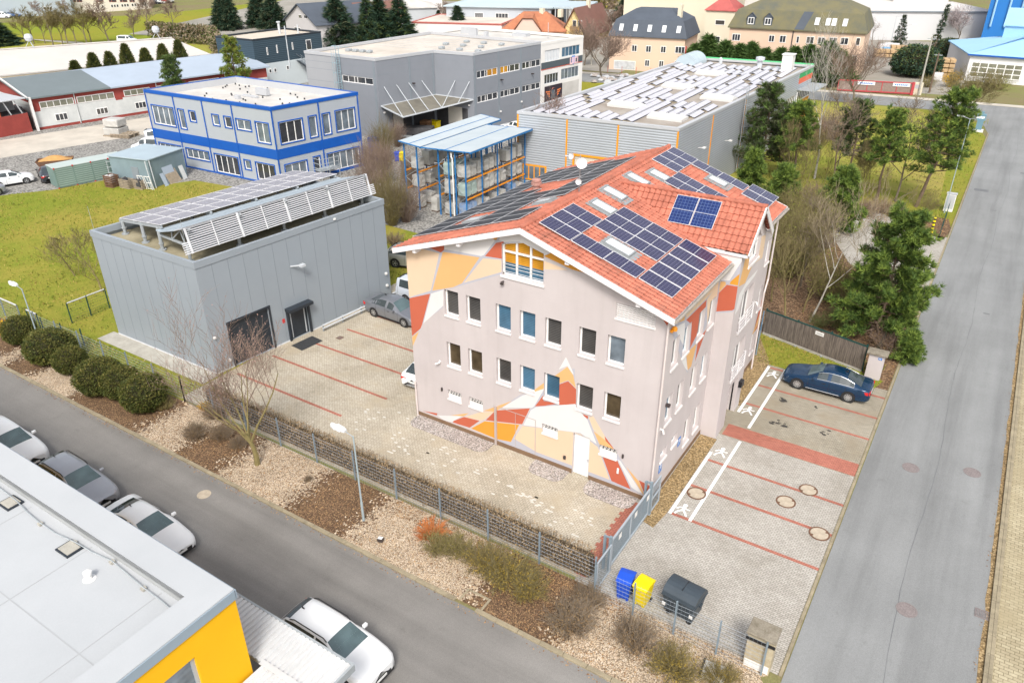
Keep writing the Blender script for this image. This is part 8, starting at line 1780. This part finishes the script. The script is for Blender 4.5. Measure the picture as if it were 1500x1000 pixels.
t = thing('street_post', 'blue grey hydrant post on a white base beside the street verge', 'post', (*G(1432, 193).xy, 0)); m = MB(); m.box(-.6, -.4, 0, .6, .4, .3); m.build('base', M_lampw, t); m = MB(); m.box(-.35, -.3, .3, .35, .3, 1.5); m.box(-.5, -.3, 1.5, .5, .3, 2.3); m.box(-.2, -.2, 2.3, .2, .2, 2.6); m.build('post', mk('steel_blue', (.15, .27, .35), .5, .15, 1), t)
# red framed gate across the street, with two white banners
p, q = G(1226, 134), G(1333, 139.5); u = (q-p).normalized(); L_ = (q-p).length; t = thing('street_gate', 'long red framed sliding gate with two white banners across the street', 'gate', p, math.atan2(u.y, u.x)); M_rg = plainm('gate_red', (.42, .05, .06), .5)
m = MB(); m.box(0, -.06, .15, L_, .06, .35); m.box(0, -.06, 1.75, L_, .06, 1.92)
for k in range(6): m.box(L_*k/5-.06, -.05, .351, L_*k/5+.06, .05, 1.749)
m.box(L_-.05, -.2, 0, L_+.35, .2, 2.0); m.build('frame', M_rg, t); m = MB(); m.face([(0, 0, .3), (L_, 0, .3), (L_, 0, 1.8), (0, 0, 1.8)]); m.build('mesh_infill', mk('gate_mesh', (.27, .2, .17), .8, .3, 3), t)
for x0, x1_ in ((L_*.26, L_*.50), (L_*.74, L_*.97)):
    m = MB(); m.box(x0, -.1, 1.25, x1_, -.07, 1.78); bn = m.build('banner', M_lampw, t); m = MB()
    for k in range(7): x = x0+(x1_-x0)*(.12+.11*k); m.box(x, -.106, 1.38, x+(x1_-x0)*.07, -.101, 1.62)
    m.build('lettering', M_bluesign, bn)
fence('wire_fence', 'low wire fence with red posts in front of the slate mansard house', [(-66, 136.3), (-50, 139.4)], 1.2, 2.6, plainm('post_red', (.5, .08, .07), .5), M_wire, .3, .4)
t = thing('gate_cabinet', 'cream meter cabinet right of the red framed gate', 'cabinet', (*G(1342, 139).xy, 0)); m = MB(); m.box(-.7, -.3, 0, .7, .3, 1.9); m.build('cabinet', M_crm, t, bevel=.03); m = MB(); m.box(-.4, -.312, 1.0, .4, -.302, 1.6); m.build('door', M_trim, t)
# log stacks and boxes in the yard across the street
GLg = 'log and timber stacks in the yard across the street'
M_log = mk('cut_timber', (.52, .36, .20), .9, .3, 2); M_bag = mk('white_big_bag', (.62, .60, .60), .8, .15, 2)
for px, py, nx, nz, lb in ((1376, 112, 4, 4, 'tall stack of cut timber by the works wall'), (1302, 84, 6, 2, 'flat stack of timber in the middle of the yard'), (1318, 78, 4, 2, 'timber stack at the back of the yard')):
    p = G(px, py); t = thing('timber_stack', lb, 'timber', (p.x, p.y, 0), .25, GLg)
    for j in range(nz): m = MB(); [m.box(-nx*.5+i*1.0, -1.2, .1+j*.8, -nx*.5+i*1.0+.9, 1.2, .1+j*.8+.62) for i in range(nx)]; m.build('layer', M_log, t, bevel=.05)
for k, (px, py) in enumerate(((1292, 74), (1300, 72), (1310, 73), (1296, 79), (1372, 118))): p = G(px, py); m = MB(); m.box(-.8, -.8, 0, .8, .8, 1.3); o = m.build('big_bag', M_bag if k != 3 else mk('blue_bag', (.2, .4, .6), .8), bevel=.15); o.location = (p.x, p.y, 0); tag(o, 'white bulk bag among the timber stacks of the yard' if k != 3 else 'pale blue bulk bag left of the timber stacks', 'bag', None if k == 3 else 'bulk bags in the timber yard')
# guard rail and door mat at the grey hall
p, q = V((*gh.s[1].at(7.6, -.75), 0)), V((*gh.s[1].at(14.6, -.75), 0)); u = (q-p).normalized(); t = thing('guard_rail', 'low galvanised double guard rail in front of the grey hall wall', 'guard rail', p, math.atan2(u.y, u.x)); L_ = (q-p).length
for z in (.3, .52): m = MB(); m.tube((0, 0, z), (L_, 0, z), .055, n=8); m.build('rail', M_alu, t)
for k in range(5): m = MB(); x = .1+k*(L_-.2)/4; m.box(x-.04, .06, 0, x+.04, .14, .6); m.build('post', M_galv, t)
c = G(450, 503); m = MB(); m.box(-.55, -.85, 0, .55, .85, .015); o = m.build('door_mat', mk('rubber_mat', (.04, .042, .045), .9, .3, 6)); o.location = (c.x, c.y, .022); o.rotation_euler = (0, 0, -.1); tag(o, 'black rubber door mat in front of the grey hall door', 'door mat')
c = G(498, 495); t = thing('gully_cover', 'small square reddish gully cover in the yard paving', 'drain grate', (c.x, c.y, .018)); m = MB(); m.box(-.2, -.2, 0, .2, .2, .012); m.build('frame', M_rust, t); m = MB(); [m.box(-.15+i*.07, -.15, .0125, -.12+i*.07, .15, .018) for i in range(5)]; m.build('grille', M_iron, t)
# ---- pallet racks under sheet roofs
M_rblue = mk('rack_blue', (.015, .16, .42), .5, .12, 2); M_rorg = mk('rack_orange', (.75, .27, .01), .5, .12, 2); M_rroof = mk('rack_roof_sheet', (.42, .465, .49), .85, .08, .4, c2=(.37, .42, .45), spec=.15)
def rack(label, x0, x1_, y0, y1, ys, roof, zr=6.2, gutter=False):
    o_ = V((x0, y0, 0)); t = thing('pallet_rack', label, 'rack', o_); Tm = Matrix.Translation(-o_)
    for x in (x0, x0+1.15, x1_-1.15, x1_) if x1_-x0 > 2.6 else (x0, x1_):
        for y in ys: m = MB(); m.M = Tm; m.box(x-.05, y-.05, 0, x+.05, y+.05, zr-.1); m.build('post', M_rblue, t)
    for x in (x0, x1_):
        for z in (2.0, 3.75): m = MB(); m.M = Tm; m.box(x-.03, y0+.051, z-.14, x+.03, y1-.051, z); m.build('beam', M_rorg, t)
    for y in (ys[0], ys[-1]):
        for xa, xb in ((x0, x0+1.15), (x1_-1.15, x1_)) if x1_-x0 > 2.6 else ((x0, x1_),):
            m = MB(); m.M = Tm
            for k in range(6): z = .4+k*.9; m.beam((xa, y, z if k % 2 else z+.9), (xb, y, z+.9 if k % 2 else z), .035)
            m.build('bracing', M_galv, t)
    rx0, rx1, ry0, ry1, z0, z1 = roof; m = MB(); m.M = Tm; n = 12
    for k in range(n):
        a, b = rx0+(rx1-rx0)*k/n, rx0+(rx1-rx0)*(k+1)/n; za, zb = z0+(z1-z0)*k/n, z0+(z1-z0)*(k+1)/n
        m.face([(a, ry0, za), (b, ry0, zb), (b, ry1, zb), (a, ry1, za)]); m.face([(a, ry0, za-.05), (b, ry0, zb-.05), (b, ry1, zb-.05), (a, ry1, za-.05)][::-1])
    rf = m.build('roof', M_rroof, t); m = MB(); m.M = Tm; m.beam((rx0, ry0, z0-.03), (rx1, ry0, z1-.03), .05, .1); m.beam((rx0, ry1, z0-.03), (rx1, ry1, z1-.03), .05, .1); m.beam((rx1, ry0, z1-.1), (rx1, ry1, z1-.1), .1, .12); m.beam((rx0+(rx1-rx0)*.5, ry0, (z0+z1)/2+.02), (rx0+(rx1-rx0)*.5, ry1, (z0+z1)/2+.02), .06, .03); m.build('roof_edge', M_rblue, rf)
    if gutter: m = MB(); m.M = Tm; m.path([(x0+1.6, y0-.15, zr-.1), (x0+1.65, y0-.2, zr-.5), (x0+1.75, y0-.2, zr-.7), (x0+1.75, y0-.2, 0)], .07, 8); m.build('downpipe', M_lampw, t)
    return t
rack('blue and orange pallet rack under the wide sheet roof, nearest the solar roof', -43.35, -40.3, 55.0, 65.2, (55.0, 57.6, 60.2, 62.7, 65.2), (-44.95, -39.5, 54.6, 65.3, 6.3, 6.55), 6.3, True)
rack('blue pallet rack under the narrow sheet roof behind the leafless shrubs', -47.4, -45.9, 55.0, 67.6, (55.0, 58.2, 61.3, 64.5, 67.6), (-47.7, -45.15, 54.6, 68.2, 6.55, 6.3), 6.3)
M_wrap = [mk('wrapped_grey', (.46, .45, .42), .35, .25, 1.5, c2=(.33, .32, .31)), mk('wrapped_pale', (.52, .51, .48), .3, .2, 1.5, c2=(.37, .36, .34)), mk('wrapped_green', (.36, .45, .42), .3, .25, 1.5), mk('wrapped_blue', (.15, .27, .50), .4, .4, 3, c2=(.30, .33, .38))]
PALM = []
for k in range(8):
    m = MB(); w, d, h = rnd(.36, .41), rnd(.5, .56), rnd(1.15, 1.5); n = 5; rows_ = []
    for j in range(n+1):
        z = .14+(h-.14)*j/n; f = .96+.06*math.sin(j*2.1+k)*.5-(.06 if j == n else 0); rows_.append([m.add((x*w*f+rnd(-.02, .02), y*d*f+rnd(-.02, .02), z+rnd(-.02, .02)*(j == n))) for x, y in ((-1, -1), (0, -1.04), (1, -1), (1.04, 0), (1, 1), (0, 1.04), (-1, 1), (-1.04, 0))])
    for a, b in zip(rows_, rows_[1:]):
        for i in range(8): m.idx((a[i], a[(i+1) % 8], b[(i+1) % 8], b[i]))
    m.idx(rows_[-1]); o = m.build('load', M_wrap[(0, 1, 1, 0, 1, 0, 2, 3)[k]]); load = o.data; bpy.data.objects.remove(o)
    m = MB()
    for x in (-w*.8, 0, w*.8): m.box(x-.04, -d, 0, x+.04, d, .09)
    for y in (-d, -d*.4, d*.2, d*.8): m.box(-w, y, .091, w, y+.1, .13)
    o = m.build('pallet', K_pine); pm = o.data; bpy.data.objects.remove(o); PALM.append((load, pm))
def pallet(label, x, y, z, k, rz=0, group='wrapped pallet loads in the racks'):
    t = thing('wrapped_pallet', label, 'pallet', (x, y, z), rz+rnd(-.05, .05), group)
    for nm, me in (('load', PALM[k][0]), ('pallet', PALM[k][1])): o = bpy.data.objects.new(nm, me); COL.objects.link(o); o.parent = t
LV = (('top', 3.77), ('middle', 2.02), ('bottom', .02))
for lv, (nm, z) in enumerate(LV):
    for k in range(10):
        if (lv, k) in ((0, 6), (1, 7), (2, 4), (2, 7)): continue
        y = 55.55+k*.98+(.1 if k % 3 == 0 else 0); blue = lv == 2 and k in (0, 1, 8)
        pallet('blue wrapped load on the ground row of the nearer rack' if blue else 'grey wrapped load on the %s row of the nearer rack, street side' % nm, -40.95, y, z, 7 if blue else (6 if k < 2 and lv == 1 else random.randint(0, 5)), math.pi/2)
    for k in range(2): pallet('wrapped load on the %s row at the back of the nearer rack' % nm, -42.5, 55.6+k*1.0, z, 6 if lv == 0 else random.randint(0, 5), math.pi/2)
    for k in range(7):
        if lv < 2 or k < 4: pallet('grey wrapped load on the %s row of the rack behind the shrubs' % nm, -46.5, 55.8+k*1.55, z, random.randint(0, 5), math.pi/2)
pallet('pale wrapped load on the ground at the left end of the nearer rack', -44.4, 55.8, 0, 1, 0, 'wrapped loads standing on the yard')
# ---- things round the yards
t = thing('steel_container', 'green grey ribbed steel container with red corner fittings on the lawn edge', 'container', (*G(86, 277).xy, 0), math.atan2(5.1, 1.0)-math.pi/2+.0); M_cgreen = mk('green_steel', (.16, .24, .22), .55, .15, .8)
m = MB(); m.box(-2.3, .05, .05, -.05, 7.4, 2.1); m.build('body', M_cgreen, t); m = MB(); m.box(-2.35, 0, 2.101, 0, 7.45, 2.16); m.build('roof', mk('pale_green_roof', (.42, .48, .46), .5, .1, .6), t)
m = MB()
for k in range(9): z = .2+k*.21; m.box(-.048, .1, z, -.01, 7.35, z+.1)
m.build('ribs', mk('green_steel_light', (.27, .35, .32), .5, .1, 1), t)
for y in (.02, 1.85, 3.7, 5.5, 7.3): m = MB(); m.box(-.06, y, 0, .0, y+.12, 2.1); u_ = m.build('upright', M_cgreen, t); m = MB(); m.box(-.08, y-.02, 2.05, .03, y+.12, 2.2); m.build('corner_fitting', P_red, u_); m = MB(); m.box(-.08, y-.02, 0, .03, y+.12, .12); m.build('corner_fitting', P_red, u_)
p = G(225, 276); r_ = G(272, 258); t = thing('grey_shed', 'flat roofed blue grey sheet shed with pallets leaning on its wall', 'shed', p, math.atan2(r_.y-p.y, r_.x-p.x)); L_ = (r_-p).length+.3; M_shd = mk('shed_sheet', (.20, .27, .30), .6, .2, .7)
m = MB(); m.box(0, 0, 0, L_, 5.2, 2.95); m.build('wall', M_shd, t); m = MB(); m.box(-.12, -.12, 2.951, L_+.12, 5.32, 3.05); m.build('roof', mk('shed_roof', (.35, .43, .48), .5, .1, .5), t); m = MB(); m.box(-.05, 1.5, .1, -.01, 2.4, 2.1); m.build('door', M_paneld, t)
def at_shed(x, y, z=0): return t_shed @ V((x, y, z))
t_shed = Matrix.Translation(p) @ Matrix.Rotation(math.atan2(r_.y-p.y, r_.x-p.x), 4, 'Z'); rzs = math.atan2(r_.y-p.y, r_.x-p.x)
M_wood = mk('grey_pallet_wood', (.34, .28, .21), .9, .3, 3)
for k, (x, w, h, tl, mt, lb) in enumerate(((1.2, .5, 1.4, .35, M_bgroof, 'pale blue sheet leaning on the left of the wood pallet'), (2.6, 1.7, 1.5, .5, M_wood, 'slatted wood pallet leaning on the grey shed'), (2.4, 1.5, 2.2, .25, M_bgroof, 'large pale blue sheet behind the leaning wood pallet'), (4.0, .6, 1.5, .3, M_wboard, 'white board leaning right of the wood pallet'))):
    q = at_shed(x, -.75 if k != 2 else -.45); o = thing('leaning_panel', lb, 'panel', q, rzs); m = MB(); m.M = Matrix.Rotation(-tl, 4, 'X')
    if mt is M_wood:
        for i in range(11): m.box(-w/2+i*w/11, 0, 0, -w/2+i*w/11+w/14, .03, h)
        for z in (.1, h/2, h-.15): m.box(-w/2, .031, z, w/2, .09, z+.1)
    else: m.box(-w/2, 0, 0, w/2, .03, h)
    m.build('sheet' if mt is not M_wood else 'slats', mt, o)
for k, (x, y, w, d, h, mt, lb) in enumerate(((-.6, 1.2, 1.2, .5, 1.0, M_wood, 'brown crate with junk beside the grey shed'), (-.7, 2.8, 1.4, .8, 1.0, M_wood, 'wooden stillage left of the grey shed'), (-.9, 4.6, 1.2, 1.0, 1.3, M_rust, 'open rusty bin full of scrap by the container'))):
    q = at_shed(x, y); o = thing('crate', lb, 'crate', q, rzs+1.5); m = MB()
    for i in range(6): z = h*i/6; m.box(-w/2, -d/2, z, w/2, -d/2+.04, z+h/9); m.box(-w/2, d/2-.04, z, w/2, d/2, z+h/9); m.box(-w/2, -d/2+.041, z, -w/2+.04, d/2-.041, z+h/9); m.box(w/2-.04, -d/2+.041, z, w/2, d/2-.041, z+h/9)
    m.build('slats', mt, o); m = MB()
    for _ in range(9): a, b = rnd(-w*.4, w*.3), rnd(-d*.4, d*.2); m.box(a, b, h*.3, a+rnd(.1, .4), b+rnd(.1, .3), h*rnd(.7, 1.15))
    m.build('contents', random.choice([M_dark, M_bag, M_trim]), o)
q = at_shed(-.35, .35); o = thing('window_frames', 'white window frames leaning at the near corner of the grey shed', 'window frame', q, rzs+1.6); m = MB(); m.M = Matrix.Rotation(-.2, 4, 'X')
for x0 in (-.8, .1):
    for a in ((x0, 0, 0, x0+.06, .05, 1.5), (x0+.7, 0, 0, x0+.76, .05, 1.5), (x0+.06, 0, 0, x0+.7, .05, .06), (x0+.06, 0, .72, x0+.7, .05, .78), (x0+.06, 0, 1.44, x0+.7, .05, 1.5), (x0+.36, .01, .06, x0+.4, .04, 1.44)): m.box(*a)
m.build('frame', M_pvc, o)
for k, x in enumerate((-.3, .25)): q = at_shed(x-.15, -.1); o = thing('steel_pole', ['left', 'right'][k]+' of two tall pale poles leaning on the near corner of the grey shed', 'pole', q, rzs); m = MB(); m.tube((0, -.2, 0), (0, .0, 3.0), .05, n=6); m.build('pole', M_alu, o)
p = G(84, 246); t = thing('sand_skip', 'open steel skip heaped with orange sand behind the green container', 'skip', p, .9); t.scale = (.72, .72, .8); m = MB()
A = [m.add(q) for q in ((-2, -1, .05), (2, -1, .05), (2, 1, .05), (-2, 1, .05))]; B_ = [m.add(q) for q in ((-2.6, -1.2, 1.3), (2.6, -1.2, 1.3), (2.6, 1.2, 1.3), (-2.6, 1.2, 1.3))]
for k in range(4): j = (k+1) % 4; m.idx((A[k], A[j], B_[j], B_[k]))
m.idx(A[::-1]); m.build('skip', M_rust, t); m = MB(); n = 10
for i in range(n):
    for j in range(n):
        f = lambda a, b: (-2.45+4.9*a/n, -1.1+2.2*b/n, 1.1+.75*math.sin(math.pi*a/n)*math.sin(math.pi*b/n)*(1+.25*noise.noise(V((a, b, 1)))))
        m.face([f(i, j), f(i+1, j), f(i+1, j+1), f(i, j+1)])
m.build('sand', mk('orange_sand', (.48, .27, .10), .95, .25, 2, bump=.3), t, smooth=True)
p = G(172, 198); t = thing('block_stack', 'stack of grey wrapped blocks on a flat pallet beside the red shed road', 'stack', p, .3); m = MB(); m.box(-1.2, -1, .15, 1.2, 1, 1.1); m.build('lower_blocks', M_wrap[0], t, bevel=.1); m = MB(); m.box(-1.1, -.9, 1.2, 1.2, .9, 2.2); m.build('upper_blocks', M_wrap[1], t, bevel=.15); m = MB(); m.box(-1.3, -1.1, 0, 1.3, 1.1, .14); m.build('pallet', M_wood, t)
p = G(184, 200); t = thing('flat_pallets', 'low pile of empty pallets right of the block stack', 'pallets', p, .3); m = MB()
for j in range(3):
    for i in range(6): m.box(-1.5+i*.5, -1.1, .03+j*.16, -1.5+i*.5+.35, 1.1, .08+j*.16)
    for y in (-1, 0, .9): m.box(-1.5, y, .081+j*.16, 1.45, y+.1, .16+j*.16)
m.build('slats', M_wood, t)
p = G(213, 218); t = thing('wire_cage', 'empty wire mesh cage trailer left of the grey shed', 'cage', (*G(165, 262).xy, 0), 1.2); m = MB()
for z in (.1, .7, 1.3, 1.9): bars(m, [(-.2, 0, z), (3.2, 0, z), (3.2, 1.8, z), (-.2, 1.8, z), (-.2, 0, z)], .05)
for x in (-.2, .65, 1.5, 2.35, 3.2):
    for y in (0, 1.8): m.beam((x, y, .1), (x, y, 1.9), .05)
m.build('frame', M_alu, t)
wheelie('small blue bin left of the yellow one by the rack shrubs', (*G(583, 236).xy, 0), .3, PB_blue); wheelie('small yellow bin by the rack shrubs', (*G(589, 236).xy, 0), .3, PB_yel)
p = V((*wh.s[1].at(7.6, -1.6), 0)); t = thing('yellow_container', 'yellow waste container under the warehouse canopy', 'container', p, .1); m = MB(); m.box(-.7, -.55, .2, .7, .55, 1.2); m.build('body', PB_yel, t, bevel=.05); m = MB(); m.box(-.75, -.6, 1.21, .75, .6, 1.4); m.build('lid', PB_yel, t, bevel=.06)
for x, y in ((-.5, -.4), (-.5, .4), (.5, -.4), (.5, .4)): m = MB(); m.tube((x, y-.05, .1), (x, y+.05, .1), .1, n=8); m.build('wheel', M_tyre, t)
p = V((*wh.s[1].at(6.2, -1.6), 0)); t = thing('crate_stack', 'stack of brown wooden crates left of the yellow container', 'crates', p, .15)
for j in range(4): m = MB(); [m.box(-.6, -.6+i*.3, .05+j*.42, .6, -.6+i*.3+.22, .05+j*.42+.36) for i in range(4)]; m.build('crate', mk('brown_crate', (.23, .12, .06), .9, .3, 2), t)
p = V((*wh.s[1].at(3.6, -3.0), 0)); t = thing('covered_trailer', 'low dark covered trailer in front of the left loading door', 'trailer', p, .45); m = MB(); m.box(-2.0, -1.0, .6, 2.0, 1.0, 1.5); m.build('cover', M_dark, t, bevel=.1); m = MB(); m.box(-2.1, -1.05, .35, 2.1, 1.05, .59); m.build('chassis', M_galv, t)
for x in (-.4, .5):
    for y in (-1.1, 1.1): m = MB(); m.tube((x, y-.1, .33), (x, y+.1, .33), .33, n=12); m.build('wheel', M_tyre, t)
p = V((*bo.s[1].at(13.6, 1.2), 0)); t = thing('blue_cabinet', 'tall blue steel cabinet at the far corner of the blue office', 'cabinet', p, .1); m = MB(); m.box(-.6, -.5, 0, .6, .5, 2.6); m.build('body', M_blue, t, bevel=.03); m = MB(); m.box(-.5, -.512, .3, .5, -.502, 2.4); m.build('door', M_blue, t)
GRk = 'boulders of the street rockery'
for k in range(26):
    px, py = 868+rnd(0, 52), rnd(108, 121)*1.0; p = G(px, py+3); m = MB(); s_ = rnd(.3, .8); m.lathe([(s_*.5*rnd(.8, 1.1), 0), (s_, s_*.3), (s_*.8, s_*.7), (s_*.3, s_*.9)], (0, 0, 0), 6); o = m.build('boulder', M_pgrav if k % 2 else M_trim); o.location = (p.x, p.y, 0); tag(o, 'grey boulder in the rockery beside the white office lawn', 'boulder', GRk)
